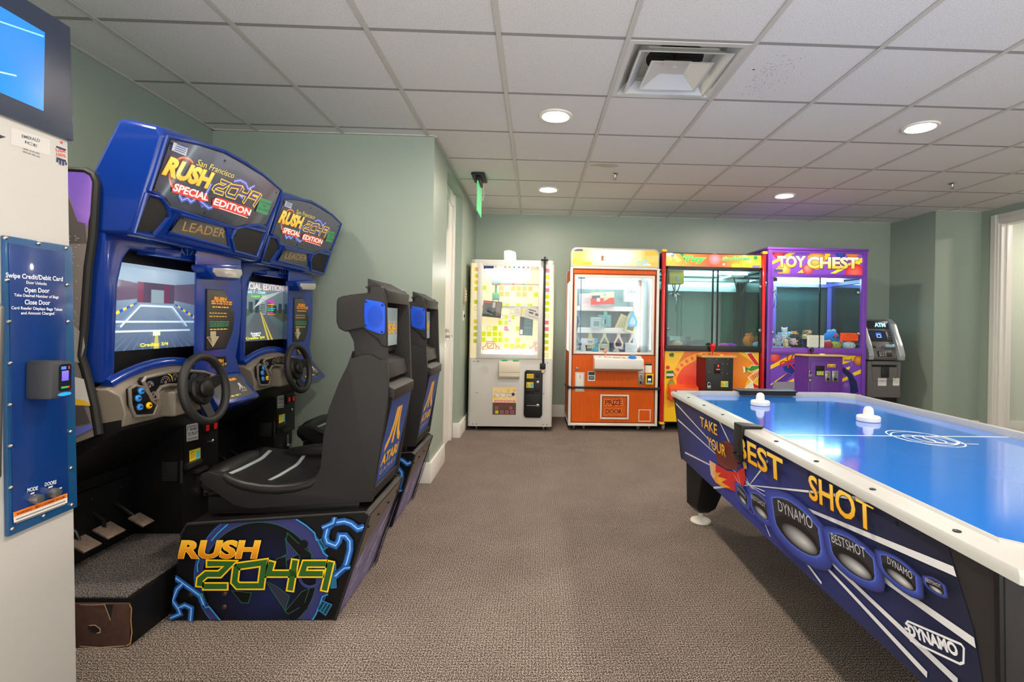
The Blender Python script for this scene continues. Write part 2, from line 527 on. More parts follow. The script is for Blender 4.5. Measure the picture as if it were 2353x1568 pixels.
def wall(name, a, b):
    m = MB(); m.box(a, b); return struct(name, m, WALL, smooth=0)
wall('wall_left', (XL-0.12, YN, 0), (XL, YA+0.1, CEIL+0.05))
wall('wall_alcove', (XL, YA, 0), (XJ-0.1, YA+0.1, CEIL+0.05))
m = MB()
m.box((XJ-0.1, YA, 0), (XJ, 4.25, CEIL+0.05)); m.box((XJ-0.1, 5.13, 0), (XJ, YB, CEIL+0.05)); m.box((XJ-0.1, 4.25, 2.44), (XJ, 5.13, CEIL+0.05))
struct('wall_corridor', m, WALL, smooth=0)
wall('wall_back', (XJ-0.1, YB, 0), (XR+0.1, YB+0.12, CEIL+0.05))
wall('wall_right_return', (XR, YR, 0), (XR+0.1, YB, CEIL+0.05))
wall('wall_right_pier', (XR+0.1, YR, 0), (8.2, YR+0.12, CEIL+0.05))
m = MB()
m.box((XD, 5.35, 0), (XD+0.12, YR, CEIL+0.05)); m.box((XD, YN, 0), (XD+0.12, 4.4, CEIL+0.05)); m.box((XD, 4.4, 2.37), (XD+0.12, 5.35, CEIL+0.05))
struct('wall_right', m, WALL, smooth=0)
HALL = mat('hall_wall_paint', (206, 214, 200), 0.5)
m = MB(); m.box((8.1, YN, 0), (8.2, YR, CEIL+0.05)); struct('wall_hall_end', m, HALL, smooth=0)
m = MB(); m.box((XD+0.12, 5.52, 0), (8.1, 5.579, CEIL+0.05)); struct('wall_hall', m, HALL, smooth=0)

def skirt(name, segs):
    m = MB()
    for a, b in segs: m.box(a, b, 0.004)
    struct(name, m, TRIMW, smooth=30)
BH = 0.15
skirt('baseboard_alcove', [((XL, YA-0.018, 0), (XJ+0.018, YA, BH))])
skirt('baseboard_corridor', [((XJ, YA+0.0005, 0), (XJ+0.018, 4.25, BH)), ((XJ, 5.1305, 0), (XJ+0.018, YB-0.019, BH)), ((XJ-0.06, 5.112, 0), (XJ+0.018, 5.13, BH))])
skirt('baseboard_back', [((XJ+0.019, YB-0.018, 0), (XR, YB, BH))])
skirt('baseboard_right', [((XR-0.018, YR, 0), (XR, YB-0.019, BH)), ((XR-0.018, YR-0.018, 0), (XD, YR-0.0005, BH))])
skirt('baseboard_hall', [((XD+0.13, 5.50, 0), (8.1, 5.52, BH))])
skirt('baseboard_left', [((XL, YN, 0), (XL+0.018, YA-0.02, BH))])

# wall angle where the ceiling meets the walls
m = MB()
for a, b in [((XL, YN), (XL+0.02, YA)), ((XL, YA-0.02), (XJ, YA)), ((XJ, YA), (XJ+0.02, YB)), ((XJ, YB-0.02), (XR, YB)), ((XR-0.02, YR), (XR, YB)), ((XR, YR-0.02), (XD, YR)), ((XD-0.02, YN), (XD, YR-0.02))]:
    m.box((a[0], a[1], CEIL-0.001), (b[0], b[1], CEIL+0.006))
struct('trim_1', m, GRIDM, smooth=0)

# recessed corridor door
m = MB(); m.box((XJ-0.098, 4.25, 0.006), (XJ-0.078, 5.0, 2.31))
d1 = struct('door_1', m, TRIMW, smooth=0)
m = MB(); m.box((XJ-0.085, 4.99, 0), (XJ-0.063, 5.108, 2.439), 0.003); m.box((XJ-0.085, 4.25, 2.315), (XJ-0.063, 4.99, 2.439), 0.003); m.box((XJ-0.064, 5.03, 0), (XJ-0.056, 5.05, 2.439), 0.002)
struct('door_frame', m, TRIMW, parent=d1, smooth=30)
m = MB(); m.box((XJ-0.078, 4.66, 0.93), (XJ-0.068, 4.71, 1.12), 0.004); m.cyl((XJ-0.07, 4.685, 1.04), (XJ-0.015, 4.685, 1.04), 0.011); m.box((XJ-0.03, 4.60, 1.03), (XJ-0.008, 4.70, 1.055), 0.006)
m.box((XJ-0.066, 4.67, 1.08), (XJ-0.03, 4.70, 1.11), 0.006)
struct('door_handle', m, CHROME, parent=d1, smooth=30)

# doorway to the hall, white casing
m = MB()
for y0, y1 in ((5.35, 5.447), (4.303, 4.40)):
    m.box((XD-0.018, y0, 0), (XD, y1, 2.46), 0.004)
    m.box((XD-0.024, y0+0.03, 0), (XD-0.016, y0+0.05, 2.46), 0.003)
m.box((XD-0.018, 4.401, 2.36), (XD, 5.349, 2.46), 0.004); m.box((XD-0.024, 4.40, 2.395), (XD-0.016, 5.35, 2.415), 0.003)
d2 = struct('door_2', m, TRIMW, smooth=30)
m = MB()
m.box((XD, 5.33, 0), (XD+0.125, 5.352, 2.37)); m.box((XD, 4.398, 0), (XD+0.125, 4.42, 2.37)); m.box((XD, 4.42, 2.345), (XD+0.125, 5.33, 2.368)); m.box((XD+0.05, 5.315, 0), (XD+0.085, 5.331, 2.345), 0.003)
struct('door_jamb', m, TRIMW, parent=d2, smooth=30)

# ------------------------------------------------------------------ ceiling fittings
LENS = emis_mat('downlight_lens', (255, 240, 222), 255.0)
RINGM = mat('downlight_trim', (232, 226, 214), 0.4)
def downlight(x, y, label):
    t = Thing('ceiling_light', label, 'ceiling light', (x, y, CEIL), 'recessed round ceiling lights')
    m = MB(); m.lathe((x, y, CEIL+0.006), (0, 0, -1), [(0.078, -0.004), (0.078, 0.004), (0.088, 0.010), (0.104, 0.009), (0.109, 0.004), (0.109, -0.004)], 40)
    t.part('trim_ring', m, RINGM)
    m = MB(); m.cyl((x, y, CEIL+0.006), (x, y, CEIL+0.0005), 0.079, seg=40)
    t.part('lens', m, LENS, label='glowing round lens')
cx = lambda i: GX+GS*(i+0.5)
cy = lambda j: GY+GS*(j+0.5)
downlight(cx(0), cy(1), 'large round recessed downlight in a smooth panel nearest, left of the air diffuser')
downlight(cx(4), cy(1), 'round recessed downlight over the blue air hockey table at far right')
downlight(cx(0), cy(4), 'small far round downlight near the green exit sign')
downlight(cx(4), cy(4), 'small far round downlight in front of the red and purple crane machines')
for i, j, w in ((0, -2, 'left'), (4, -2, 'right'), (0, -5, 'far left'), (4, -5, 'far right'), (-3, -2, 'outer left'), (-3, -5, 'rearmost left')):  # unseen downlights added to brighten the room, loosely continuing the ceiling pattern
    downlight(cx(i), cy(j), 'unseen round downlight added out of frame for more light, %s one' % w)
downlight(6.0, 4.7, 'round downlight in the hall beyond the right doorway')

VENT = mat('vent_enamel', (206, 206, 200), 0.3, 0.2)
x0, y0 = cell(1, 0); vx, vy = x0+GS/2, y0+GS/2
t = Thing('air_vent', 'square louvred metal air diffuser set into the ceiling grid', 'air vent', (vx, vy, CEIL))
sq = lambda a, z: [(vx-a, vy-a, z), (vx+a, vy-a, z), (vx+a, vy+a, z), (vx-a, vy+a, z)]
m = MB(); m.loft([sq(0.297, CEIL+0.005), sq(0.297, CEIL+0.001), sq(0.268, CEIL+0.001), sq(0.222, CEIL+0.052), sq(0.228, CEIL+0.056)], cap=False)
t.part('flange', m, VENT, smooth=20)
m = MB(); m.loft([sq(0.228, CEIL+0.056), sq(0.228, CEIL+0.085)], cap=False); m.faces(sq(0.228, CEIL+0.085), [(0, 3, 2, 1)])
for sx in (-1, 1): m.box((vx+sx*0.15-0.01, vy-0.20, CEIL+0.05), (vx+sx*0.15+0.01, vy-0.18, CEIL+0.085))
t.part('pan', m, VENT, smooth=0)
m = MB(); m.cyl((vx, vy, CEIL+0.0848), (vx, vy, CEIL+0.080), 0.15, seg=40)
for k in range(4):
    a = k*PI/4; m.obox((vx, vy, CEIL+0.076), (math.cos(a), math.sin(a), 0), (-math.sin(a), math.cos(a), 0), (0, 0, 1), 0.15, 0.004, 0.004)
t.part('duct_opening', m, mat('duct_dark', (30, 30, 30), 0.8), label='dark round duct opening')
for k, (a, b, z0, z1) in enumerate(((0.236, 0.175, -0.010, 0.040), (0.160, 0.066, -0.018, 0.030))):
    m = MB(); m.loft([sq(a-0.004, CEIL+z0+0.002), sq(a, CEIL+z0), sq(a-0.012, CEIL+z0), sq(b, CEIL+z1), sq(b+0.006, CEIL+z1+0.002)], cap=False)
    if k: m.faces(sq(b, CEIL+z1), [(0, 3, 2, 1)]); m.cyl((vx, vy, CEIL+z1), (vx, vy, CEIL+z1-0.004), 0.018)
    t.part('louver_cone', m, VENT, smooth=20)

def sprinkler(x, y, label):
    t = Thing('sprinkler_head', label, 'sprinkler', (x, y, CEIL), 'ceiling sprinkler heads')
    m = MB(); m.lathe((x, y, CEIL+0.006), (0, 0, -1), [(0.03, -0.002), (0.032, 0.004), (0.012, 0.012), (0.008, 0.03)], 20); t.part('escutcheon', m, CHROME)
    m = MB()
    for s in (-1, 1): m.tube([(x+s*0.007, y, CEIL-0.02), (x+s*0.014, y, CEIL-0.032), (x, y, CEIL-0.046)], 0.0025, 8)
    t.part('frame_arm', m, STEEL, split=True)
    m = MB(); m.lathe((x, y, CEIL-0.044), (0, 0, -1), [(0.004, 0), (0.016, 0.002), (0.016, 0.004), (0.004, 0.006)], 16); t.part('deflector', m, STEEL)
sprinkler(0.696, 4.502, 'ceiling sprinkler head beside a brown water stain, centre of the room')
sprinkler(3.833, 4.516, 'ceiling sprinkler head at the right, above the cash machine')

# brown water stain on the tile above the centre sprinkler
m = D((V((0, 0, CEIL+0.0055)), V((1, 0, 0)), V((0, -1, 0)), V((0, 0, -1))), base=0.0002)
rg = random.Random(3)
P = [(0.575+0.13*math.cos(a)*(0.8+0.4*rg.random()), -4.27+0.05*math.sin(a)*(0.7+0.6*rg.random())) for a in [k*PI/9 for k in range(18)]]
for k in range(18): m.raw([(0.56, -4.25), P[k], P[(k+1) % 18]], [lin((184, 168, 132)), lin((194, 190, 180)), lin((194, 190, 180))])
struct('water_stain', m, PAPER, parent=ceil_o, smooth=0)

# sooty specks on the tile beside the diffuser
m = D((V((0, 0, CEIL+0.0055)), V((1, 0, 0)), V((0, -1, 0)), V((0, 0, -1))), base=0.0002)
rg = random.Random(8)
for k in range(150):
    a = rg.gauss(0, 1); x = 1.16+abs(rg.gauss(0, 0.09)); y = 2.66+rg.gauss(0, 0.13); r = rg.uniform(0.0012, 0.0035)
    if 1.045 < x < 1.60 and 2.38 < y < 2.94: m.ell2(x, -y, r, r*rg.uniform(.6, 1.4), (96, 94, 92), seg=6, up=False)
m.ell2(1.125, -2.60, 0.008, 0.006, (58, 58, 58), seg=10)
struct('soot_stain', m, PAPER, parent=ceil_o, smooth=0)

# exit sign hanging from the ceiling, seen edge on
t = Thing('exit_sign', 'green edge-lit exit sign panel hanging from a black ceiling canopy', 'exit sign', (-0.54, 4.70, CEIL))
m = MB(); m.box((-0.60, 4.55, CEIL-0.022), (-0.48, 4.83, CEIL), 0.005); m.box((-0.562, 4.58, CEIL-0.075), (-0.518, 4.80, CEIL-0.02), 0.006); t.part('canopy', m, BLACK)
GREENG = mat('green_edge_lit_acrylic', (110, 215, 150), 0.2, emit=(90, 220, 140), estr=0.25)
m = MB(); m.box((-0.546, 4.56, 2.19), (-0.536, 4.88, CEIL-0.07), 0.001); t.part('panel', m, GREENG, label='glowing green panel')
m = MB(); m.tube([(-0.515, 4.82, CEIL-0.02), (-0.51, 4.84, CEIL-0.14), (-0.52, 4.83, CEIL-0.19), (-0.53, 4.80, CEIL-0.16)], 0.002, 6); t.part('wire', m, WHITEP)

# switch plates on the corridor wall
t = Thing('switch_plate', 'tall pale metal keypad plate on the corridor wall beside the white crane', 'wall plate', (XJ, 5.34, 1.46))
m = MB(); m.box((XJ-0.004, 5.30, 1.375), (XJ+0.02, 5.38, 1.535), 0.003); t.part('plate', m, mat('plate_metal', (168, 156, 128), 0.4, 0.5))
m = MB()
for k in range(4): m.box((XJ+0.02, 5.315, 1.40+k*0.03), (XJ+0.025, 5.365, 1.42+k*0.03), 0.002)
t.part('key_row', m, WHITEP, split=True)
t = Thing('thermostat', 'small white wall control below the metal keypad plate', 'wall plate', (XJ, 5.3, 1.24))
m = MB(); m.box((XJ-0.004, 5.275, 1.19), (XJ+0.008, 5.335, 1.29), 0.003); t.part('plate', m, WHITEP)
m = MB(); m.box((XJ+0.008, 5.298, 1.225), (XJ+0.018, 5.312, 1.255), 0.002); t.part('toggle', m, BLACK)

# ------------------------------------------------------------------ white ice-bag freezer at far left
FXP = -1.35
t = Thing('bag_freezer', 'tall white vending freezer with a blue control panel and blue video header, at far left', 'vending machine', (-1.75, 1.05, 0))
FRZW = mat('freezer_white_enamel', (196, 194, 190), 0.5, spec=.3)
NAVY = mat('navy_header_film', (22, 40, 68), 0.3, coat=0.4, bump=0.12, bscale=700)
(ya, za), (yb, zb) = [(1.4897,1.6835),(1.5469,0.0928)]
k = (yb-ya)/(zb-za)
yf = lambda z: ya+(z-za)*k
m = MB(); m.prism([(0.56, 0.03), (yf(0.03), 0.03), (yf(1.98), 1.98), (0.56, 1.98)], 'X', FXP-0.82, FXP, 0.006); t.part('body', m, FRZW)
hd = [(1.4770,2.0115),(1.4936,1.6912)]
m = MB(); m.prism([(0.55, hd[1][1]), (hd[1][0], hd[1][1]), (hd[0][0], hd[0][1]), (0.55, hd[0][1])], 'X', FXP-0.81, FXP+0.012, 0.003)
hp = t.part('header', m, NAVY, label='navy video header')
sc = [(1.3917,1.9531),(1.4022,1.7407)]
def blue_screen(u, v):
    w = 0.5+0.5*math.sin(6*u+4*v)
    return (8+90*max(0, u*0.9-0.4)*w, 84+30*v+36*(1-v)*u, 222)
m = D(FX(FXP+0.012), base=0.001)
m.grid(0.72, sc[1][1], sc[1][0], sc[0][1], 14, 10, blue_screen)
m.stroke([(1.12, sc[1][1]+0.02), (1.22, sc[1][1]+0.12), (1.27, sc[1][1]+0.17), (sc[1][0]-0.003, sc[1][1]+0.20)], 0.004, (120, 190, 255))
m.stroke([(1.24, sc[1][1]+0.01), (1.29, sc[1][1]+0.05), (1.33, sc[1][1]+0.06)], 0.004, (150, 200, 255))
t.part('screen', m, SCREEN, sub=hp, smooth=0, label='bright blue video screen')
# stickers under the header
m = D(FX(FXP)); E0s = [(1.3316,1.6690),(1.4345,1.6744),(1.4352,1.6316),(1.3323,1.6255)]
m.poly(E0s[::-1], (204, 202, 199))
p = [(1.3591,1.6532),(1.4065,1.6579),(1.3673,1.6415),(1.3983,1.6411),(1.3576,1.6283),(1.4069,1.6307)]
m.text('EMERALD', p[0], p[1], 0.008, (70, 78, 78), bold=0.02); m.text('ICE', p[2], p[3], 0.007, (60, 70, 70), bold=0.02)
m.lines(p[4][0], p[5][0], [p[4][1]-0.004, p[4][1]-0.012], 0.003, (130, 130, 130), 2)
t.part('maker_sticker', m, PAPER, smooth=0)
m = D(FX(FXP)); q = [(1.4527,1.6614),(1.4816,1.6638),(1.4530,1.6484),(1.4818,1.6537),(1.4541,1.6378),(1.4820,1.6417),(1.4533,1.6332),(1.4823,1.6227)]
m.text('USA', q[2], q[3], 0.0085, (214, 84, 70), bold=0.03); m.text('100%', (q[4][0], q[4][1]-.001), (q[5][0], q[5][1]-.001), 0.0085, (214, 84, 70), bold=0.02)
m.rect(q[0][0], q[0][1]-0.002, q[1][0], q[0][1]+0.003, (40, 52, 90)); m.rect(q[4][0], q[6][1]-0.006, q[5][0], q[6][1], (40, 52, 90))
for k2 in range(4):
    xx = q[6][0]+(q[7][0]-q[6][0])*k2/3.4; m.rect(xx, q[6][1]-0.020+0.004*abs(k2-1.5), xx+0.005, q[6][1]-0.006, (40, 52, 90))
st = [(1.4667,1.6785)][0]
m.poly([(st[0]+0.006*(1 if i % 2 == 0 else 0.4)*math.sin(i*PI/5), st[1]+0.006*(1 if i % 2 == 0 else 0.4)*math.cos(i*PI/5)) for i in range(10)], (214, 70, 60))
t.part('shield_sticker', m, PAPER, smooth=0, label='red and blue made in USA sticker')
m = D(FX(FXP)); q = [(1.3059,1.6403),(1.3200,1.6400),(1.3061,1.6310)]; m.poly([(q[0][0]-0.03, q[0][1]+0.003), q[2], q[1], q[0]], (60, 60, 64)); t.part('arrow_mark', m, PAPER, smooth=0)
# control panel
PB = mat('panel_blue_film', (10, 52, 118), 0.25, coat=0.5, var=0.12, bscale=6)
PF = mat('panel_frame_blue', (18, 76, 124), 0.3, coat=0.4)
cp = [(1.3100,1.3890),(1.4950,1.3889),(1.5256,0.6250),(1.3323,0.6190)]
m = MB(); m.prism(cp, 'X', FXP, FXP+0.012, 0.003); cpo = t.part('control_panel', m, PF, label='blue control panel with rivets')
ci = [(1.3174,1.3710),(1.4675,1.3674),(1.4940,0.6518),(1.3405,0.6451)]
m = MB(); m.prism(ci, 'X', FXP+0.0121, FXP+0.0145, 0.0008); t.part('panel_face', m, PB, sub=cpo)
m = MB()
for a, b in [(1.3107,1.3826),(1.3945,1.3814),(1.4736,1.3806),(1.3159,1.2770),(1.4786,1.2767),(1.3217,1.1716),(1.4831,1.1715),(1.3264,1.0653),(1.3282,0.9587),(1.4908,0.9617),(1.3309,0.8527),(1.4967,0.8536),(1.3337,0.7456),(1.5000,0.7473),(1.5046,0.6389),(1.3391,0.6371),(1.4212,0.6391)]:
    m.ell((FXP+0.013, a, b), (0.005, 0.0055, 0.0055), 10, 6)
t.part('rivet', m, CHROME, sub=cpo, split=True)
m = D(FX(FXP+0.0145)); W = (218, 226, 236)
for s_, pts_, h in (("Swipe Credit/Debit Card", [(1.3109,1.2834),(1.4632,1.2857)], 0.0125), ("Door Unlocks", [(1.3619,1.2710),(1.4163,1.2711)], 0.0075),
                   ("Open Door", [(1.3569,1.2489),(1.4243,1.2505)], 0.0125), ("Take Desired Number of Bags", [(1.3309,1.2367),(1.4511,1.2363)], 0.0075),
                   ("Close Door", [(1.3579,1.2168),(1.4261,1.2174)], 0.0125), ("Card Reader Displays Bags Taken", [(1.3242,1.2035),(1.4616,1.2021)], 0.0075),
                   ("and Amount Charged", [(1.3483,1.1905),(1.4379,1.1906)], 0.0075), ("MODE", [(1.3717,0.7204),(1.3995,0.7177)], 0.010), ("DOORS", [(1.4189,0.7203),(1.4518,0.7177)], 0.010)):
    m.text(s_, pts_[0], pts_[1], h, W, bold=0.025)
for pts_ in ([(1.3800,0.7109),(1.3912,0.7099)], [(1.4015,0.6962),(1.4159,0.6952)], [(1.4279,0.7116),(1.4422,0.7097)], [(1.4534,0.6985),(1.4695,0.6972)]):
    m.lines(pts_[0][0], pts_[1][0], [pts_[0][1]], 0.004, W, 5)
t.part('instruction_print', m, PRINT, sub=cpo, smooth=0, label='white instruction lettering')
m = D(FX(FXP+0.0146), base=0.0012); a = [(1.3380,0.6794),(1.4876,0.6786),(1.4878,0.6659),(1.3387,0.6662),(1.4881,0.6509),(1.3400,0.6518)]
m.poly([a[3], a[2], a[1], a[0]], (244, 128, 40)); m.poly([a[5], a[4], a[2], a[3]], (226, 222, 216))
m.text('WARNING - SELF LOCKING DOORS', [(1.3454,0.6690)][0], [(1.4814,0.6682)][0], 0.006, (96, 44, 20), bold=0.03)
for dz in (0.0, 0.009): 
    q = [(1.3445,0.6585),(1.4816,0.6580)]; m.stroke([(q[0][0], q[0][1]-dz), (q[1][0], q[1][1]-dz)], 0.003, (120, 116, 116))
t.part('warning_label', m, PAPER, sub=cpo, smooth=0, label='orange and white warning label')
for px_ in [(1.3903,0.6963),(1.4407,0.6958)]:
    m = MB(); m.lathe((FXP+0.0145, px_[0], px_[1]), (1, 0, 0), [(0.013, 0), (0.013, 0.012), (0.011, 0.02), (0.004, 0.021)], 20); lk = t.part('key_switch', m, STEEL, sub=cpo)
# card reader
c0 = [(1.3983,1.0655),(1.4563,1.0609),(1.4579,0.9728),(1.4030,0.9664)]
m = MB(); yr0, yr1 = [(1.3616,1.0296)][0][0], [(1.4234,1.0238)][0][0]
zr0, zr1 = [(1.4001,0.9652)][0][1], [(1.3982,1.0700)][0][1]
m.prism([(yr0, zr0), (yr1, zr0+0.004), (yr1, zr1-0.004), (yr0, zr1)], 'X', FXP+0.014, FXP+0.085, 0.012)
rd = t.part('card_reader', m, mat('reader_grey', (56, 58, 62), 0.5, bump=0.1, bscale=1200))
m = D(FX(FXP+0.085), base=0.0008)
ys, ye = yr0+0.018, yr1-0.008; zs, ze = zr0+0.02, zr1-0.012
m.rrect(ys, zs, ye, ze, 0.008, (18, 18, 26)); m.rect(ys+0.008, zs+0.028, ye-0.008, ze-0.018, (96, 84, 236), (120, 100, 250))
m.rect(ys+0.006, ze-0.014, ys+0.02, ze-0.006, (60, 120, 220)); m.rect(ys+0.026, ze-0.014, ye-0.006, ze-0.006, (170, 60, 40)); m.rect(ys+0.012, zs+0.008, ys+0.03, zs+0.013, (180, 60, 40)); m.rect(ye-0.03, zs+0.008, ye-0.012, zs+0.013, (60, 150, 70))
t.part('reader_screen', m, SCREEN, sub=rd, smooth=0, label='violet card reader display')
m = MB(); m.ell((FXP+0.085, (ys+ye)/2, zr0+0.012), (0.003, 0.02, 0.005), 14, 6); t.part('status_light', m, emis_mat('blue_led', (40, 140, 255), 1.2), sub=rd)
# pull handle at the left edge
h0, h1 = [(1.2622,1.2244),(1.2694,0.7785)]
m = MB(); y0_ = h0[0]-0.012
m.tube([(FXP, y0_-0.01, h0[1]), (FXP+0.04, y0_, h0[1]), (FXP+0.055, y0_, h0[1]-0.02), (FXP+0.055, y0_, h1[1]+0.02), (FXP+0.04, y0_, h1[1]), (FXP, y0_-0.01, h1[1])], 0.014, 14)
t.part('pull_handle', m, STEEL, label='long vertical metal pull handle')

# ------------------------------------------------------------------ sit-down racing cabinets
BLUE = mat('cobalt_gloss_plastic', (14, 50, 134), 0.2, coat=0.5, spec=.35)
TAUPE = mat('taupe_dash_plastic', (118, 110, 98), 0.42, bump=0.1, bscale=900)
SEATM = mat('black_seat_plastic', (30, 28, 27), 0.5, spec=.3, bump=0.35, bscale=500)
VINYL = mat('black_seat_vinyl', (27, 26, 26), 0.36, spec=.35, bump=0.2, bscale=350)
LAM = mat('black_laminate', (17, 16, 17), 0.45, spec=.25, bump=0.1, bscale=250)
BROWN = mat('chipped_brown_board', (72, 50, 42), 0.6, var=0.25, bscale=40)
MESHB = mat('speaker_mesh_black', (20, 19, 19), 0.7, bump=0.8, bscale=1100)
CHIP = mat('raw_chipboard', (176, 140, 96), 0.9)
rc = Thing('racing_arcade_cabinet', 'nearest blue sit-down racing cabinet, its base panel fully in view', 'arcade cabinet', (-1.5, 2.25, 0), 'twin sit-down racing cabinets')
YN0, YN1 = 1.85, 2.68
HOODO = (-1.444, 1.85, 1.50); HOODV = (0.099, 0, 0.342)
HF = frame(HOODO, (0, 1, 0), HOODV)

# side panels with printed art
prof = [(-1.6464,1.7047),(-1.6014,1.7028),(-1.5786,1.6895),(-1.5677,1.6619),(-1.5709,1.5844),(-1.5751,1.4759),(-1.5883,1.3672),(-1.5985,1.1657),(-1.6085,1.0448),(-1.5927,0.9955),(-1.5589,0.8643),(-1.5423,0.7669)]
prof = [(-2.26, prof[0][1])] + prof + [(-1.62, 0.725), (-2.26, 0.70)]
for y_, lab in ((1.832, 0), (2.682, 1)):
    m = MB(); m.prism(prof, 'Y', y_, y_+0.016); sp = rc.part('side_panel', m, LAM)
    m = MB(); m.tube([(x, y_+0.008, z) for x, z in prof[:13]], 0.0125, 8); rc.part('edge_molding', m, RUBBER, sub=sp)
    if not lab:
        m = D(FY(y_), clip=None); inner = [(x-0.012 if i > 0 else x, z-0.006) for i, (x, z) in enumerate(prof[:13])]+[(-1.63, 0.732), (-2.25, 0.71)]
        m.poly(inner, [(118, 112, 108)]*len(inner))
        b = [(-1.6611,1.6991),(-1.6372,1.7052),(-1.5945,1.7053),(-1.5728,1.6850),(-1.5704,1.6355),(-1.5763,1.5693),(-1.5836,1.5306),(-1.5911,1.4973),(-1.6236,1.5241),(-1.6404,1.5732),(-1.6598,1.6222)]
        m.poly([(-2.1, b[0][1])]+b+[(-2.1, b[-1][1])], [(104, 78, 170)]*4+[(150, 110, 200)]*4+[(120, 90, 180)]*5)
        b = [(-1.6597,1.6167),(-1.6235,1.5213),(-1.5967,1.5137),(-1.5902,1.4434),(-1.6569,1.4419)]; m.poly(b, (84, 78, 78))
        b = [(-1.6376,1.1589),(-1.5977,1.1227),(-1.5898,1.0785),(-1.6067,1.0193),(-1.6354,1.0263)]; m.poly(b, (150, 146, 144))
        b = [(-1.6417,0.9746),(-1.5807,0.9607),(-1.5578,0.8724),(-1.6364,0.8678)]; m.poly(b, (206, 202, 200))
        b = [(-1.6368,0.8951),(-1.5831,0.8869),(-1.5649,0.8686),(-1.6364,0.8715)]; m.poly(b, (226, 184, 50))
        b = [(-1.6364,0.8715),(-1.5899,0.8684),(-1.5675,0.8096),(-1.6316,0.7979)]; m.poly(b, (74, 70, 74))
        b = [(-1.6314,0.7831),(-1.5638,0.8059),(-1.5564,0.7912),(-1.6273,0.7537)]; m.poly(b, (92, 104, 186))
        rg = random.Random(5)
        for k2 in range(40):
            x = -1.66+rg.random()*0.045; z = 1.15+rg.random()*0.33; m.ell2(x, z, 0.0022, 0.0022, (170, 166, 164), seg=6, up=False)
        rc.part('side_art', m, PRINT, sub=sp, smooth=0, label='purple and grey printed side art')

# hollow lower cabinet: rear box, kick panel, coin column
m = MB(); m.box((-2.27, YN0, 0.0), (-1.86, YN1, 0.74), 0.004); m.box((-2.27, YN0, 0.74), (-1.66, YN1, 1.44), 0.004); m.box((-2.20, YN0+0.02, 1.44), (-1.62, YN1-0.02, 1.62), 0.01)
m.prism([(-1.86, 0.50), (-1.86, 0.74), (-1.48, 0.815), (-1.48, 0.775), (-1.60, 0.70)], 'Y', YN0, YN1-0.03, 0.004)
rc.part('cabinet_body', m, LAM)
m = MB(); m.box((-1.862, 1.87, 0.178), (-1.84, 2.39, 0.46), 0.004)
for yy in (1.97, 2.10, 2.16, 2.31): m.ell((-1.838, yy, 0.42), (0.005, 0.006, 0.006), 10, 6)
pbx = rc.part('pedal_box', m, BLACKM)
PEDM = mat('worn_pedal_steel', (140, 124, 112), 0.45, 0.6, var=0.25, bscale=60)
for (px_, py_, hw) in ((-1.765, 2.045, 0.040), (-1.775, 2.172, 0.044), (-1.73, 2.285, 0.032)):
    m = MB(); m.obox((px_, py_, 0.285), (0, 1, 0), (0.80, 0.0, -0.45), (0.45, 0, 0.80), hw, 0.038, 0.004, 0.002); pd = rc.part('pedal', m, PEDM, label='worn bare metal pedal')
    m = MB(); m.tube([(-1.845, py_, 0.36), (-1.80, py_, 0.33), (px_-0.02, py_, 0.29)], 0.008, 8); rc.part('pedal_arm', m, BLACKM, sub=pd)
CXF = -1.63
m = MB(); m.box((-1.87, 2.394, 0.176), (CXF, 2.63, 0.72), 0.005); cc = rc.part('coin_box', m, LAM)
cd = [(2.3885,0.7011),(2.6409,0.6950),(2.6527,0.4125),(2.4097,0.4428)]
m = MB(); m.prism(cd, 'X', CXF, CXF+0.006, 0.002); cdo = rc.part('coin_door', m, BLACKM, sub=cc)
m = MB()
hy, hz = [(2.3766,0.4927)][0]
m.box((CXF-0.09, 2.387, hz-0.07), (CXF-0.02, 2.394, hz+0.02), 0.002); m.cyl((CXF+0.004, hy+0.004, hz-0.075), (CXF+0.004, hy+0.004, hz+0.03), 0.006, seg=10)
for dz in (0.005, -0.055): m.ell((CXF-0.075, 2.386, hz+dz), (0.005, 0.003, 0.005), 8, 6)
WBM = mat('worn_black_metal', (44, 44, 46), 0.45, 0.3)
rc.part('door_hinge', m, WBM, sub=cc)
m = D(FX(CXF+0.006)); a = [(2.4062,0.6815),(2.4875,0.6772),(2.4921,0.5944),(2.4104,0.6023)]; m.poly([a[3], a[2], a[1], a[0]], (214, 214, 212))
q = [(2.4139,0.6500),(2.4846,0.6453),(2.4133,0.6259),(2.4865,0.6216)]; m.text('1 dollar', q[0], q[1], 0.017, (20, 20, 22), bold=0.02); m.text('TO PLAY', q[2], q[3], 0.017, (20, 20, 22), bold=0.02)
q = [(2.4134,0.6695),(2.4841,0.6654),(2.4148,0.6150),(2.4868,0.6090),(2.4149,0.6085),(2.4870,0.6023)]; m.stroke([q[0], q[1]], 0.003, (40, 40, 40)); m.stroke([q[2], q[3]], 0.0025, (40, 40, 40)); m.stroke([q[4], q[5]], 0.0025, (40, 40, 40))
rc.part('price_sign', m, PAPER, sub=cc, smooth=0, label='white sign reading 1 dollar TO PLAY')
REDB = mat('red_lit_button', (190, 20, 26), 0.25, emit=(230, 30, 34), estr=0.12)
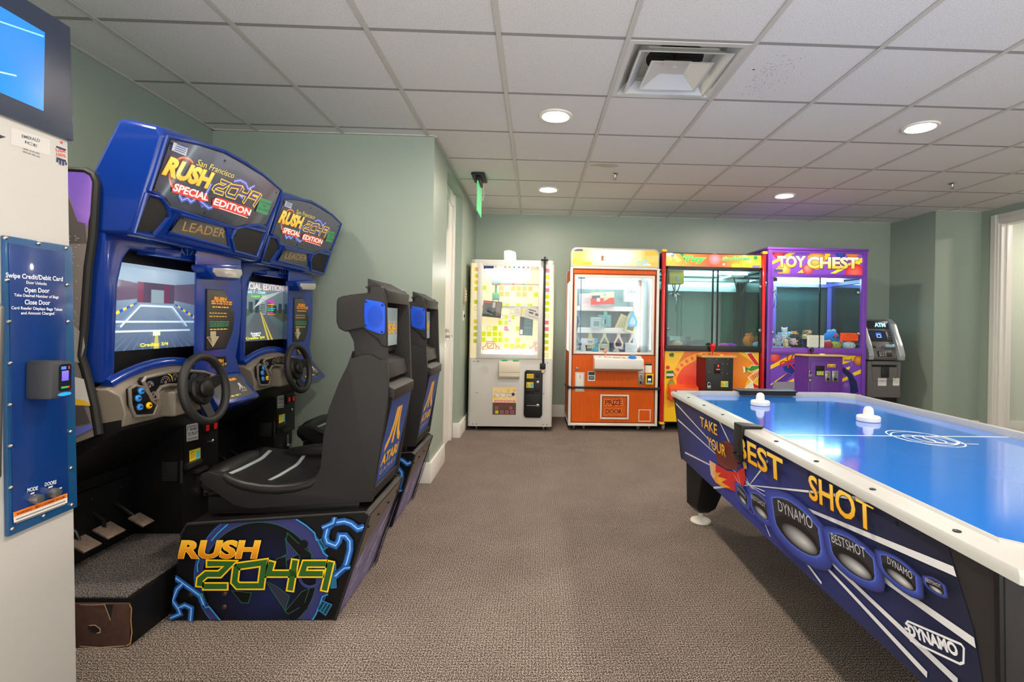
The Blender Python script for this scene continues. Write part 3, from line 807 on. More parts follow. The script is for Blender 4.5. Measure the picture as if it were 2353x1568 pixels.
for b in ([(2.5177,0.6728),(2.5735,0.6685),(2.5752,0.6051),(2.5231,0.6108)], [(2.5803,0.6654),(2.6348,0.6608),(2.6363,0.6074),(2.5843,0.6144)]):
    m = MB(); m.prism(b, 'X', CXF+0.006, CXF+0.014, 0.002); r_ = rc.part('coin_return', m, BLACK, sub=cc)
    cy_ = sum(p[0] for p in b)/4; cz_ = sum(p[1] for p in b)/4
    m = MB(); m.box((CXF+0.014, cy_-0.011, cz_-0.016), (CXF+0.018, cy_+0.009, cz_+0.014), 0.002); rc.part
    o_ = mk('coin_return_button', m, REDB, rc.loc); o_.parent = cc; o_['label'] = 'small red coin return button'
m = D(FX(CXF+0.006), base=0.0012); a = [(2.4279,0.5550),(2.5082,0.5503),(2.5095,0.5004),(2.4316,0.4995)]; m.poly([a[3], a[2], a[1], a[0]], (232, 206, 36))
a2 = [(2.4763,0.5401),(2.5060,0.5391),(2.5069,0.5053),(2.4772,0.5033)]; m.poly([a2[3], a2[2], a2[1], a2[0]], (70, 180, 186)); a2 = [(2.4353,0.5409),(2.4714,0.5397),(2.4385,0.5090)]; m.lines(a2[0][0], a2[1][0], [a2[2][1]+0.006+i*0.008 for i in range(4)], 0.003, (40, 40, 30), 4)
rc.part('bill_label', m, PAPER, sub=cc, smooth=0, label='yellow bill instruction label')
m = MB(); a = [(2.3895,0.5012),(2.4885,0.5021),(2.4891,0.4811),(2.3901,0.4770)]; m.prism(a, 'X', CXF+0.006, CXF+0.03, 0.003)
a = [(2.4502,0.4468),(2.5572,0.4403)]; m.obox((CXF+0.014, (a[0][0]+a[1][0])/2, (a[0][1]+a[1][1])/2), (0, 1, 0), (1, 0, 0), (0, 0, 1), 0.04, 0.01, 0.008, 0.002); rc.part('bill_slot', m, WBM, sub=cc)
m = MB(); a = [(2.5965,0.5595)][0]; m.lathe((CXF+0.006, a[0], a[1]), (1, 0, 0), [(0.013, 0), (0.013, 0.006), (0.009, 0.010), (0.002, 0.010)], 18)
m2 = [(2.5498,0.3227)][0]; rc.part('key_lock', m, CHROME, sub=cc)
m = MB(); m.obox((CXF+0.012, m2[0]-0.012, m2[1]+0.03), (0, 1, 0), (0, 0, 1), (1, 0, 0), 0.008, 0.05, 0.005, 0.002); m.cyl((CXF+0.008, m2[0], m2[1]), (CXF+0.03, m2[0], m2[1]), 0.021, seg=20); rc.part('hasp_lock', m, CHROME, sub=cc)

# platform
m = MB(); m.box((-2.2, 1.856, 0.002), (-1.436, 2.62, 0.172), 0.004); pl = rc.part('platform', m, LAM)
m = MB(); m.box((-2.2, 1.848, 0.004), (-1.438, 1.857, 0.158), 0.002); eb = rc.part('end_board', m, BROWN, sub=pl, label='chipped brown end board')
m = D(FY(1.848)); lt = (196, 168, 130)
a = [(-1.5206,0.1546),(-1.4907,0.1545),(-1.5000,0.0991),(-1.5062,0.1176)]; m.poly(a, (26, 24, 22)); m.stroke([a[0], a[3], a[2]], 0.003, lt)
a = [(-1.5790,0.0717),(-1.5732,0.0809),(-1.5523,0.0821),(-1.5354,0.0697),(-1.5339,0.0562),(-1.5458,0.0531),(-1.5668,0.0575)]; m.poly(a, (20, 18, 17)); m.stroke(a[1:6], 0.0035, lt)
a = [(-1.4338,0.1575),(-1.4264,0.1421),(-1.4280,0.0989),(-1.4237,0.0558),(-1.4285,0.0157),(-1.4433,0.0077)]; m.stroke(a, 0.004, (190, 140, 80)); a = [(-1.6047,0.0073),(-1.5330,0.0026),(-1.4493,0.0078)]; m.stroke(a, 0.003, lt); a = [(-1.6072,0.1560),(-1.5654,0.1547),(-1.5177,0.1571)]; m.stroke(a, 0.0025, lt)
rc.part('chipped_edge', m, PAPER, sub=eb, smooth=0, split=True)
m = MB(); m.box((-2.15, 1.86, 0.171), (-1.455, 2.60, 0.177), 0.002); rc.part('carpet_mat', m, GRIPMAT, sub=pl, label='worn grey carpet on the platform')

# hood with arched top
side = [(-1.3452,1.8407),(-1.3652,1.8752),(-1.4975,1.9018),(-1.5127,1.8854),(-1.5947,1.7082),(-1.5832,1.4801),(-1.4634,1.4809),(-1.4424,1.4993)]
rings = []
for i in range(15):
    t_ = i/14; y = YN0+(YN1-YN0)*t_; ar = 0.042*(1-(2*t_-1)**2); ring = []
    for q, (x, z) in enumerate(side):
        ring.append((x, y, z+ar*(1.0 if q < 4 else 0)-0.012*t_*(1 if q < 4 else 0)))
    rings.append(ring)
m = MB(); m.loft(rings); hood = rc.part('hood', m, BLUE, smooth=38, bevel=0.016, label='arched cobalt blue marquee hood')
def panel(name, pts, mat_, d=0.004, rim=True, lab=None, sub=None):
    m = MB(); m.fprism(HF, pts, -0.002, d, 0.0015); o = rc.part(name, m, mat_, sub=sub or hood, label=lab)
    if rim:
        o_, u, v, n = HF; m = MB(); c0 = V((sum(p[0] for p in pts)/len(pts), sum(p[1] for p in pts)/len(pts)))
        P = [(V(p)-c0)*1.0 for p in pts]; P = [c0+q*(1+0.010/max(0.02, q.length)) for q in P]
        m.tube([o_+u*p.x+v*p.y+n*0.002 for p in P], 0.0085, 8, True); rc.part('panel_rim', m, BLUE, sub=o)
    return o
MQ = [(0.0252,0.3538),(0.1721,0.3826),(0.3248,0.4019),(0.4629,0.4005),(0.6326,0.3942),(0.8113,0.3697),(0.8057,0.2925),(0.7794,0.1663),(0.6982,0.1647),(0.6214,0.1462),(0.5535,0.1204),(0.3182,0.1191),(0.1233,0.1165),(0.0866,0.1428),(0.0552,0.1518),(0.0184,0.1525)]
mq = panel('marquee', MQ[::-1], BLACK, 0.005, True, 'backlit marquee with gold lettering reading SPECIAL EDITION')
m = D(HF, base=0.0058)
def mq_col(u, v): return (46+30*v, 46+26*v, 60+24*v)
inset = [tuple(V((0.36, 0.26))+(V(p)-V((0.36, 0.26)))*0.985) for p in MQ[::-1]]
m.poly(inset, [(30+(p[1]-0.1)*150, 32+(p[1]-0.1)*140, 44+(p[1]-0.1)*150) for p in inset])
a = [(0.1013,0.3233),(0.1048,0.2802),(0.1142,0.2299),(0.1471,0.1946),(0.1932,0.1888)]
cA = [(0.1357,0.2499)][0]; m.ring(cA[0], cA[1], 0.062, 0.070, (214, 120, 84), 60, 290, 30); m.ring(cA[0], cA[1], 0.045, 0.062, (112, 60, 48), 60, 290, 30)
for bolt in ([(0.4330,0.3102),(0.4745,0.3276),(0.5195,0.3248),(0.5474,0.3056),(0.5881,0.3335)], [(0.2516,0.2808),(0.2981,0.2559),(0.2888,0.2145),(0.2715,0.1761),(0.2937,0.1574)], [(0.1476,0.1721),(0.1700,0.1552),(0.1947,0.1707),(0.2184,0.1604),(0.2373,0.1770)], [(0.2715,0.1761),(0.3277,0.1607),(0.3519,0.1714)], [(0.4589,0.2915),(0.4977,0.2651),(0.5280,0.2569)]):
    m.glow(bolt, 0.022, (48, 49, 66), (84, 104, 210), (196, 204, 240))
q = [(0.1835,0.3061),(0.4196,0.3207)]; m.text('San Francisco', q[0], q[1], 0.026, (226, 200, 90), shear=0.3)
q = [(0.0402,0.2269),(0.2792,0.2385)]; m.text('RUSH', q[0], q[1], 0.066, (240, 178, 40), (255, 214, 90), shear=0.28, bold=0.055, outline=(120, 70, 20), ow=0.03)
def digits(m, org, ex, ey, w_out, w_in, c_out, c_in):
    """angular block numerals 2 0 4 9 in a unit box 4.15 wide, 1 high"""
    P = lambda x, y: (org[0]+ex[0]*x+ey[0]*y, org[1]+ex[1]*x+ey[1]*y)
    G = [[(0.16, .88), (.90, .88), (.62, .50), (.22, .50), (.06, .32), (.06, .02)], [(.14, .06), (.94, .06)],
         [(1.10, .78), (1.92, .92), (1.92, .08), (1.22, .08), (1.10, .22), (1.10, .78)],
         [(2.16, 1.0), (2.10, .52), (2.95, .52)], [(2.86, 1.06), (2.82, -.14)],
         [(3.86, .88), (3.18, .88), (3.12, .52), (3.80, .52)], [(3.96, 1.0), (3.86, -.14)]]
    for g in G: m.stroke([P(*p) for p in g], w_out, c_out, up=False)
    m.up()
    for g in G:
        h = [V(P(*p)) for p in g]; closed = g[0] == g[-1]
        if not closed:
            h[0] = h[0]+(h[1]-h[0]).normalized()*(w_out-w_in)*0.5; h[-1] = h[-1]+(h[-2]-h[-1]).normalized()*(w_out-w_in)*0.5
        m.stroke([tuple(x) for x in h], w_in, c_in, up=False)
    m.up()
q = [(0.3123,0.2330),(0.6771,0.2495),(0.3051,0.2873)]; ex = ((q[1][0]-q[0][0])/4.5, (q[1][1]-q[0][1])/4.5); ey = (q[2][0]-q[0][0], (q[2][1]-q[0][1]))
digits(m, q[0], ex, (0.022, 0.062), 0.021, 0.012, (244, 198, 40), (70, 58, 120))
RED = (206, 46, 34)
for g in ([(0.0987,0.1900),(0.1217,0.2121),(0.2971,0.2118),(0.3123,0.1864),(0.2776,0.1777),(0.1061,0.1721)], [(0.3318,0.1988),(0.3597,0.2184),(0.6029,0.2261),(0.6186,0.1962),(0.5784,0.1761),(0.3453,0.1698)]): m.poly(g[::-1], RED)
q = [(0.1069,0.1799),(0.3024,0.1878),(0.3454,0.1823),(0.6116,0.1918)]; m.text('SPECIAL', q[0], q[1], 0.029, (255, 238, 226), shear=0.12, bold=0.03); m.text('EDiTiON', q[2], q[3], 0.029, (255, 238, 226), shear=0.12, bold=0.03)
q = [(0.3874,0.1759),(0.6051,0.1775)]; m.stroke([q[0], q[1]], 0.003, (240, 226, 216))
rc.part('marquee_art', m, BACKLIT, sub=mq, smooth=0)
m = D(HF, base=0.011); a = [(0.0390,0.3476),(0.1131,0.3519),(0.1151,0.3192),(0.0405,0.3169)]; m.poly(a[::-1], (196, 204, 222))
q = [(0.0478,0.3195),(0.1089,0.3238)]
for k2 in range(5): m.stroke([(q[0][0]+0.004+0.0007*k2, q[0][1]+0.004+0.0075*k2), (q[1][0]-0.004+0.0007*k2, q[1][1]+0.004+0.0075*k2)], 0.003, (86, 104, 150))
rc.part('white_sticker', m, PAPER, sub=mq, smooth=0)
m = D(HF, base=0.011); a = [(0.6538,0.2924),(0.7565,0.2983),(0.7530,0.2233),(0.6489,0.2200)]; m.poly(a[::-1], (84, 158, 112))
for s_, q in (('SUITABLE', [(0.6638,0.2703),(0.7527,0.2748)]), ('FOR', [(0.6890,0.2553),(0.7209,0.2565)]), ('ALL AGES', [(0.6611,0.2371),(0.7510,0.2400)])): m.text(s_, q[0], q[1], 0.010, (24, 60, 40))
rc.part('green_sticker', m, PAPER, sub=mq, smooth=0, label='green sticker reading SUITABLE FOR ALL AGES')
for pts in ([(0.0131,0.1300),(0.0696,0.1297),(0.0980,0.1149),(0.1226,0.0940),(0.1261,0.0770),(0.0865,0.0048),(0.0052,-0.0019)], [(0.5633,0.1097),(0.6215,0.1283),(0.7807,0.1355),(0.7832,0.0832),(0.7769,0.0093),(0.5984,0.0136),(0.5498,0.0636)]):
    panel('speaker_grille', pts[::-1], MESHB, 0.003)
ld = panel('leader_plate', [(0.1950,0.0967),(0.4724,0.1054),(0.5421,0.0188),(0.1626,0.0212)][::-1], BLACK, 0.003, True, 'dark plate with bronze lettering')
m = D(HF, base=0.0042); a = [tuple(V((0.26, 0.075))+(V(p)-V((0.26, 0.075)))*0.96) for p in [(0.1950,0.0967),(0.4724,0.1054),(0.5421,0.0188),(0.1626,0.0212)][::-1]]
m.poly(a, [(88, 84, 78), (60, 60, 62), (80, 84, 84), (52, 52, 56)]); q = [(0.2225,0.0395),(0.4885,0.0555)]; m.text('LEADER', q[0], q[1], 0.040, (172, 134, 76), shear=0.1); 
rc.part('leader_art', m, PRINTG, sub=ld, smooth=0)
m = MB()
o_, u_, v_, n_ = HF
for p in [(0.0345,0.3382),(0.3368,0.3738),(0.7787,0.3488),(0.0225,0.1664),(0.3137,0.1367),(0.7640,0.1752),(0.0154,0.1243),(0.1245,0.0811),(0.0055,0.0107),(0.0762,0.0060),(0.5598,0.0817),(0.7683,0.1332),(0.7591,0.0140),(0.6134,0.0103),(0.2052,0.0873),(0.4709,0.0920),(0.1709,0.0228),(0.5277,0.0257)]:
    c = o_+u_*p[0]+v_*p[1]+n_*0.006; m.ell(c, (0.004, 0.004, 0.004), 8, 6)
rc.part('panel_screw', m, BLACKM, sub=hood, split=True)

# monitor surround
m = MB()
m.prism([(1.853, 0.945), (1.905, 0.965), (1.912, 1.30), (1.935, 1.40), (1.965, 1.442), (2.40, 1.455), (2.40, 1.505), (1.853, 1.505)], 'X', -1.70, -1.545, 0.012)
bz = rc.part('monitor_surround', m, BLUE, label='glossy blue monitor surround')
fr_ = [(2.245, 0.925), (2.62, 0.90), (2.565, 0.99), (2.585, 1.06), (2.605, 1.20), (2.60, 1.34), (2.60, 1.50), (2.245, 1.50), (2.245, 1.40), (2.245, 1.10)]
m = MB(); m.loft([[(-1.49, y, z) for y, z in fr_], [(-1.70, y+(0.32 if y < 2.3 else 0.0), z) for y, z in fr_]]); rc.part('right_column', m, BLUE, sub=bz, bevel=0.012)
arch = [(y, 0.917+0.075*(1-((y-2.15)/0.32)**2)) for y in [1.83+i*0.64/16 for i in range(17)]]
m = MB(); m.tube([(-1.545, y, z+0.004) for y, z in arch if 1.853 < y < 2.46], 0.022, 12); rc.part('surround_sill', m, BLUE, sub=bz)
m = MB(); m.box((-1.64, 1.89, 0.93), (-1.61, 2.45, 1.45)); mb_ = rc.part('monitor_mask', m, BLACK)
ap = [(2.0629,1.4650),(2.3655,1.4885),(2.3577,1.4365),(2.0636,1.4338)]
m = MB(); m.prism(ap[::-1], 'X', -1.60, -1.525, 0.006); at_ = rc.part('brow_plate', m, BLUE, sub=bz)
m = D(FX(-1.525)); q = [(2.1995,1.4543),(2.3377,1.4638)]; m.text('ATARI', q[0], q[1], 0.026, (96, 112, 150), bold=0.01); rc.part('brow_lettering', m, PRINT, sub=at_, smooth=0)
m = MB(); lp = [(2.2285,1.4168),(2.4861,1.4459),(2.4981,1.4103),(2.4636,1.3662),(2.2837,1.3592),(2.2334,1.3958)]
m.prism(lp[::-1], 'X', -1.50, -1.428, 0.014); lh = rc.part('lamp_housing', m, BLUE, sub=bz)
m = MB(); l2 = [(2.2687,1.4081),(2.4759,1.4220),(2.4842,1.3995),(2.4611,1.3766),(2.2926,1.3698),(2.2665,1.3877)]
m.prism(l2[::-1], 'X', -1.43, -1.420, 0.006); rc.part('lamp_lens', m, mat('silver_lamp_lens', (196, 192, 188), 0.12, 0.5, coat=0.5), sub=lh, label='silver headlamp lens')
cardp = [(2.3198,1.3167),(2.4434,1.3197),(2.4906,1.2751),(2.5261,1.2188),(2.5334,1.1867),(2.5164,1.1097),(2.4663,1.0387),(2.3208,1.0377)]
m = MB(); m.prism(cardp[::-1], 'X', -1.495, -1.485, 0.001); cdp = rc.part('instruction_card', m, BLACK, sub=bz, label='dark instruction card with a big arrow')
m = D(FX(-1.485)); ins = [tuple(V((2.41, 1.18))+(V(p)-V((2.41, 1.18)))*0.97) for p in cardp[::-1]]
m.poly(ins, [(34, 32, 36) if p[1] < 1.2 else (80, 78, 74) for p in ins])
q = [(2.3737,1.2689),(2.4600,1.2676),(2.3489,1.2511),(2.5103,1.2504),(2.3540,1.2333),(2.4814,1.2343)]; m.text('RUSH', q[0], q[1], 0.015, (240, 160, 40), bold=0.06, shear=0.2); m.lines(q[2][0], q[3][0], [q[2][1]-.002, q[2][1]+.008], .007, (238, 150, 50), 8); m.lines(q[4][0], q[5][0], [q[4][1]], .006, (230, 190, 70), 9)
m.lines(2.335, 2.47, [1.205, 1.19], 0.005, (220, 160, 60), 3); m.lines(2.335, 2.485, [1.165, 1.155, 1.146], 0.004, (60, 170, 120), 4); m.lines(2.335, 2.475, [1.13], 0.005, (230, 190, 60), 5)
ar = [(2.347, 1.122), (2.385, 1.122), (2.385, 1.098), (2.408, 1.098), (2.366, 1.052), (2.322, 1.098), (2.347, 1.098)]
m.poly(ar[::-1], [(70, 66, 62)]*2+[(170, 162, 140)]*5); m.stroke(ar, 0.002, (226, 200, 130), True); m.stroke([(2.366, 1.122), (2.366, 1.06)], 0.0015, (230, 206, 140))
rc.part('card_print', m, PRINTG, sub=cdp, smooth=0)
# sloping blue console right of the wheel
m = MB(); CF = frame((-1.40, 2.28, 0.79), (0, 1, 0), (-0.10, 0, 0.13))
m.fprism(CF, [(0.0, 0.0), (0.34, 0.0), (0.32, 0.16), (0.04, 0.17)], -0.08, 0.0, 0.008); cs = rc.part('side_console', m, BLUE, sub=bz)
m = D(CF); m.poly([(0.03, 0.02), (0.31, 0.02), (0.295, 0.14), (0.05, 0.145)], (58, 56, 56)); m.text('RUSH', (0.20, 0.115), (0.25, 0.115), 0.012, (236, 160, 50), bold=0.06)
for dx, sh in ((0, 0), (-0.014, -0.010), (0.014, 0.010)): m.stroke([(0.245+dx*0.4, 0.095), (0.245+dx*0.5, 0.075), (0.245+dx+sh, 0.058)], 0.005, (216, 216, 214))
m.text('ATARI', (0.225, 0.045), (0.268, 0.045), 0.008, (216, 216, 214)); m.lines(0.06, 0.20, [0.03], 0.008, (206, 190, 90), 3)
rc.part('console_label', m, PRINTG, sub=cs, smooth=0)
m = D(FX(-1.49)); q = [(2.3587,1.0055),(2.4757,1.0003),(2.4873,0.9520),(2.3695,0.9505)]; m.poly(q[::-1], (20, 18, 20)); w = [(2.3876,0.9761),(2.4562,0.9723),(2.3976,0.9588),(2.4821,0.9557)]; m.text('RUSH', w[0], w[1], 0.016, (240, 178, 40), bold=0.05); m.text('2049', w[2], w[3], 0.014, (236, 200, 50)); rc.part('column_sticker', m, PRINTG, sub=bz, smooth=0)

# dashboard
rings = []
for i in range(17):
    y = 1.856+i*(2.47-1.856)/16; s_ = (y-2.15)/0.31; zt = 0.920+0.058*max(0.0, 1-s_*s_)
    e_ = 0.0 if 0 < i < 16 else 0.006
    rings.append([(-1.585, y, zt), (-1.53, y, zt+0.002-e_), (-1.487, y, zt-0.02-e_), (-1.474+e_*-1, y, zt-0.045), (-1.462-e_, y, 0.835), (-1.475, y, 0.79), (-1.53, y, 0.775), (-1.585, y, 0.80)])
m = MB(); m.loft(rings); da = rc.part('dashboard', m, TAUPE, smooth=50, bevel=0.004, label='taupe dashboard')
bcp = [(1.8644,0.9255),(1.8891,0.9342),(1.9261,0.9221),(1.9554,0.8910),(1.9656,0.8696),(1.9959,0.8471),(1.9767,0.8103),(1.8915,0.8214),(1.8697,0.8657)][::-1]
m = MB(); m.prism(bcp, 'X', -1.475, -1.458, 0.002); bc = rc.part('button_cluster', m, BLACK, sub=da)
m = MB(); m.tube([(-1.460, a, b) for a, b in bcp], 0.006, 8, True); rc.part('cluster_rim', m, TAUPE, sub=bc)
BB = mat('sky_blue_button', (50, 130, 210), 0.25); YB_ = mat('yellow_button', (244, 184, 20), 0.25)
for (a, b), mm, nm in zip([(1.8969,0.9117),(1.8841,0.8873),(1.8921,0.8540),(1.9357,0.8524)], (BB, BB, BB, YB_), ('view_button', 'view_button', 'view_button', 'start_button')):
    c = V((-1.458, a, b)); n_ = V((1, 0, 0.1)).normalized()
    m = MB(); m.cyl(c, c+n_*0.012, 0.0155, 0.0145, 20); bs = mk('button_sleeve', m, BLACK, rc.loc); bs.parent = bc
    m = MB(); m.lathe(c+n_*0.010, n_, [(0.0125, 0), (0.0125, 0.006), (0.010, 0.009), (0.002, 0.010)], 20); m2 = mk(nm, m, mm, rc.loc); m2.parent = bc; m2['label'] = ('yellow' if mm is YB_ else 'blue')+' round dash button'
    m = D(FX(c.x+n_.x*0.0205), base=0.0); m.rect(a-.006, b-.0025+.002, a+.006, b+.0025+.002, (20, 30, 50)); q_ = mk('button_print', m, PRINT, rc.loc, smooth=0); q_.parent = bc
gpp = [(1.9290,0.9461),(1.9401,0.9580),(1.9954,0.9619),(2.0505,0.9644),(2.1089,0.9637),(2.1870,0.9581),(2.2715,0.9457),(2.3164,0.9323),(2.3081,0.9039),(2.1885,0.8985),(2.0588,0.9150),(2.0168,0.9126),(2.0002,0.8971),(2.0029,0.8688),(1.9743,0.8682),(1.9541,0.9010)][::-1]
m = MB(); m.prism(gpp, 'X', -1.485, -1.463, 0.001); gp = rc.part('gauge_panel', m, BLACK, sub=da)
m = MB(); m.tube([(-1.462, a, b) for a, b in gpp], 0.007, 8, True); rc.part('gauge_rim', m, TAUPE, sub=gp)
m = D(FX(-1.463), base=0.0006, clip=None); m.poly(gpp, (22, 22, 26))
for (gx, gy), r in zip([(1.9620,0.9223),(1.9805,0.8823),(2.0408,0.9276),(2.0910,0.9348),(2.1403,0.9291),(2.2043,0.9217)], (0.020, 0.018, 0.026, 0.022, 0.022, 0.024)):
    m.ring(gx, gy, r*0.9, r, (150, 150, 156), 0, 180, 22); m.ell2(gx, gy, r*0.35, r*0.35, (130, 130, 138), (64, 64, 70)); m.stroke([(gx, gy), (gx+r*0.5, gy+r*0.6)], 0.002, (230, 110, 50))
    for q in range(6):
        a = math.radians(10+q*32); m.rect(gx+r*0.68*math.cos(a)-0.0015, gy+r*0.68*math.sin(a)-0.0015, gx+r*0.68*math.cos(a)+0.0015, gy+r*0.68*math.sin(a)+0.0015, (206, 206, 210), up=False)
    m.up()
(gx, gy), = [(2.0408,0.9276)]; m.ring(gx, gy, 0.031, 0.035, (240, 200, 50), 0, 75, 20)
rc.part('gauge_print', m, PRINTG, sub=gp, smooth=0, label='printed instrument dials')
m = MB(); m.box((-1.49, 2.03, 0.792), (-1.415, 2.24, 0.892), 0.014, seg=3); rc.part('column_shroud', m, TAUPE, sub=da)
for y in (1.866, 2.455):
    m = MB(); m.cyl((-1.572, y, 0.916), (-1.572, y-0.012, 0.916), 0.005, seg=10); rc.part('dash_bolt', m, BLACKM, sub=da)

# steering wheel
wc = V((-1.365, 2.135, 0.892)); wn = V((0.985, 0, 0.17)).normalized(); wu = V((0, 1, 0)); wv = wn.cross(wu).normalized()*1
if wv.z < 0: wv = -wv
m = MB(); m.torus(wc, wn, 0.134, 0.0165, 48, 14); sw = rc.part('steering_wheel', m, RUBBER, label='thick black steering wheel rim')
m = MB(); m.lathe(wc-wn*0.055, wn, [(0.03, 0), (0.04, 0.02), (0.062, 0.028), (0.065, 0.044), (0.060, 0.052), (0.036, 0.053), (0.036, 0.060), (0.031, 0.067), (0.016, 0.071), (0.002, 0.072)], 32)
hb = rc.part('wheel_hub', m, BLACK, sub=sw)
for ang, w0, w1 in ((90+75, 0.030, 0.020), (90-75, 0.030, 0.020), (-90+6, 0.026, 0.024)):
    a = math.radians(ang); d = wu*math.cos(a)+wv*math.sin(a); e = wn.cross(d)
    m = MB(); R0, R1 = 0.045, 0.132; rr = []
    for q in range(6):
        f = q/5; c = wc+d*(R0+(R1-R0)*f)-wn*(0.022*(1-f)); w = w0+(w1-w0)*f
        rr.append([c+e*w+wn*0.006, c-e*w+wn*0.006, c-e*w-wn*0.006, c+e*w-wn*0.006])
    m.loft(rr); rc.part('wheel_spoke', m, BLACK, sub=sw, bevel=0.003)
m = MB()
for q in range(6):
    a = q*PI/3+0.3; c = wc+(wu*math.cos(a)+wv*math.sin(a))*0.049-wn*0.002; m.cyl(c-wn*0.004, c+wn*0.001, 0.006, seg=10)
rc.part('hub_bolt', m, mat('bolt_black', (12, 12, 12), 0.3, 0.4), sub=sw, split=True)
m = MB(); m.cyl(wc-wn*0.055, wc-wn*0.14, 0.03, 0.04); rc.part('wheel_column', m, TAUPE, sub=sw)

# seat base
base = [(-1.405, 0.004), (-1.369, 0.336), (-1.345, 0.379), (-0.662, 0.428), (-0.640, 0.418), (-0.768, 0.004)]
m = MB(); m.prism(base, 'Y', 2.008, 2.49, 0.003); sb = rc.part('seat_base', m, LAM, label='black printed seat base')
m = MB()
for y in (2.008, 2.49): m.tube([(x, y, z) for x, z in base[1:6]], 0.006, 8)
rc.part('edge_molding', m, RUBBER, sub=sb, split=True)
SBF = FY(2.008); cl = [(-1.398, 0.006), (-1.362, 0.33), (-1.342, 0.372), (-0.664, 0.420), (-0.648, 0.412), (-0.774, 0.006)]
m = D(SBF, clip=cl); m.poly(cl, (14, 14, 16))
A_ = [(-1.0543,0.1772)][0]; CXA, CZA = A_
m.ell2(CXA, CZA, 0.262, 0.262, (46, 88, 150), seg=60); m.ell2(CXA, CZA, 0.257, 0.257, (52, 56, 108), seg=60); m.ell2(CXA-0.01, CZA-0.01, 0.222, 0.222, (48, 96, 66), seg=60); m.ell2(CXA-0.01, CZA-0.01, 0.2195, 0.2195, (24, 32, 74), (9, 9, 13), seg=60, dc=(0.03, -0.07))
for g, c_ in (([(-0.9668,0.3257),(-0.9142,0.2646),(-1.0078,0.2121),(-1.0166,0.2296),(-0.9572,0.2645)], (46, 50, 100)), ([(-1.0412,0.1598),(-0.9979,0.1379),(-0.9458,0.0986),(-0.9620,0.0419),(-1.0236,0.1336)], (44, 48, 66)), ([(-0.9586,0.3475),(-0.9062,0.2996),(-0.8626,0.2647),(-0.8656,0.1860),(-0.8914,0.1860),(-0.9098,0.2559),(-0.9624,0.3169)], (14, 14, 18)), ([(-0.8988,0.1160),(-0.8689,0.1291),(-0.8893,0.0636),(-0.9489,0.0287),(-0.9619,0.0375)], (14, 14, 18)), ([(-1.1686,0.1206),(-1.0917,0.1119),(-1.1038,0.0727),(-1.1294,0.0727)], (12, 12, 16)), ([(-1.0121,0.2121),(-0.9955,0.2470),(-0.9613,0.2558),(-0.9560,0.1947),(-1.0329,0.1772)], (14, 14, 18))):
    m.poly(g[::-1], c_); m.stroke(g, 0.002, (50, 110, 76), True)
for p in [(-0.8934,0.3040),(-0.8893,0.0592)]: m.ell2(p[0], p[1], 0.016, 0.016, (12, 12, 16)); 
p = [(-0.8654,0.1772)][0]; m.ring(p[0], p[1], 0.035, 0.047, (56, 62, 116), 150, 380, 24)
for g in ([(-1.1858,0.3816),(-1.2235,0.3467),(-1.2485,0.3162)], [(-0.9251,0.4022),(-0.8860,0.3783),(-0.8511,0.3478),(-0.8441,0.3172)], [(-0.8421,0.3260),(-0.8153,0.2691),(-0.7978,0.2560)], [(-0.7953,0.1072),(-0.8167,0.0985),(-0.8290,0.0591),(-0.8414,0.0285),(-0.8581,0.0001)], [(-1.2786,0.0860),(-1.2654,0.0556),(-1.2527,0.0599),(-1.2050,0.0011)], [(-1.2919,0.2467),(-1.3000,0.2206),(-1.2974,0.1946)]):
    m.glow(g, 0.008, (20, 34, 70), (50, 140, 200), (80, 190, 230))
for g in ([(-0.8376,0.3172),(-0.8120,0.3326),(-0.7899,0.2998),(-0.8155,0.2823)], [(-0.8164,0.0831),(-0.7795,0.0677),(-0.8025,0.0262),(-0.8353,0.0503)], [(-0.7865,0.2276),(-0.7671,0.2298),(-0.7634,0.1356),(-0.7828,0.1334)]):
    m.poly(g[::-1], (16, 56, 66)); m.stroke(g, 0.004, (44, 120, 170), True)
    for f in (0.35, 0.65): m.stroke([tuple(V(g[0]).lerp(V(g[1]), f)), tuple(V(g[3]).lerp(V(g[2]), f))], 0.004, (44, 120, 170))
K0, K1, K2 = (14, 15, 20), (40, 118, 214), (176, 214, 246)
for g, w in (([(-0.6570,0.3747),(-0.6829,0.3659),(-0.7092,0.3877),(-0.7353,0.3964),(-0.7784,0.3896),(-0.7997,0.3699),(-0.8077,0.3348),(-0.8009,0.3129),(-0.7683,0.2999),(-0.7556,0.3174),(-0.7517,0.3394),(-0.7300,0.3394),(-0.7124,0.3175),(-0.7118,0.2825),(-0.7239,0.2342),(-0.7322,0.2123),(-0.7684,0.1794)], 0.030), ([(-0.7704,0.4225),(-0.7784,0.3896),(-0.8213,0.3698)], 0.022), ([(-0.7063,0.2145),(-0.7322,0.2123),(-0.7578,0.1904)], 0.020),
              ([(-1.3997,0.2292),(-1.3907,0.1989),(-1.4073,0.1815),(-1.3776,0.1729),(-1.3476,0.1512),(-1.3176,0.1295),(-1.2832,0.1034),(-1.2699,0.0686)], 0.026), ([(-1.3518,0.1512),(-1.3726,0.1295),(-1.3888,0.0862),(-1.3672,0.0558),(-1.3420,0.0687),(-1.3163,0.0557),(-1.3197,0.0036)], 0.024), ([(-1.3672,0.0558),(-1.3583,0.0341),(-1.4087,0.0125)], 0.022)):
    m.glow(g, w, K0, K1, K2)
p = [(-1.2798,0.1069)][0]; m.ring(p[0], p[1], 0.005, 0.0075, (50, 160, 110), seg=16)
q = [(-1.3654,0.2539),(-1.0748,0.2543)]; m.text('RUSH', q[0], q[1], 0.066, (214, 120, 10), (252, 190, 50), shear=0.22, bold=0.035, outline=(250, 206, 70), ow=0.02)
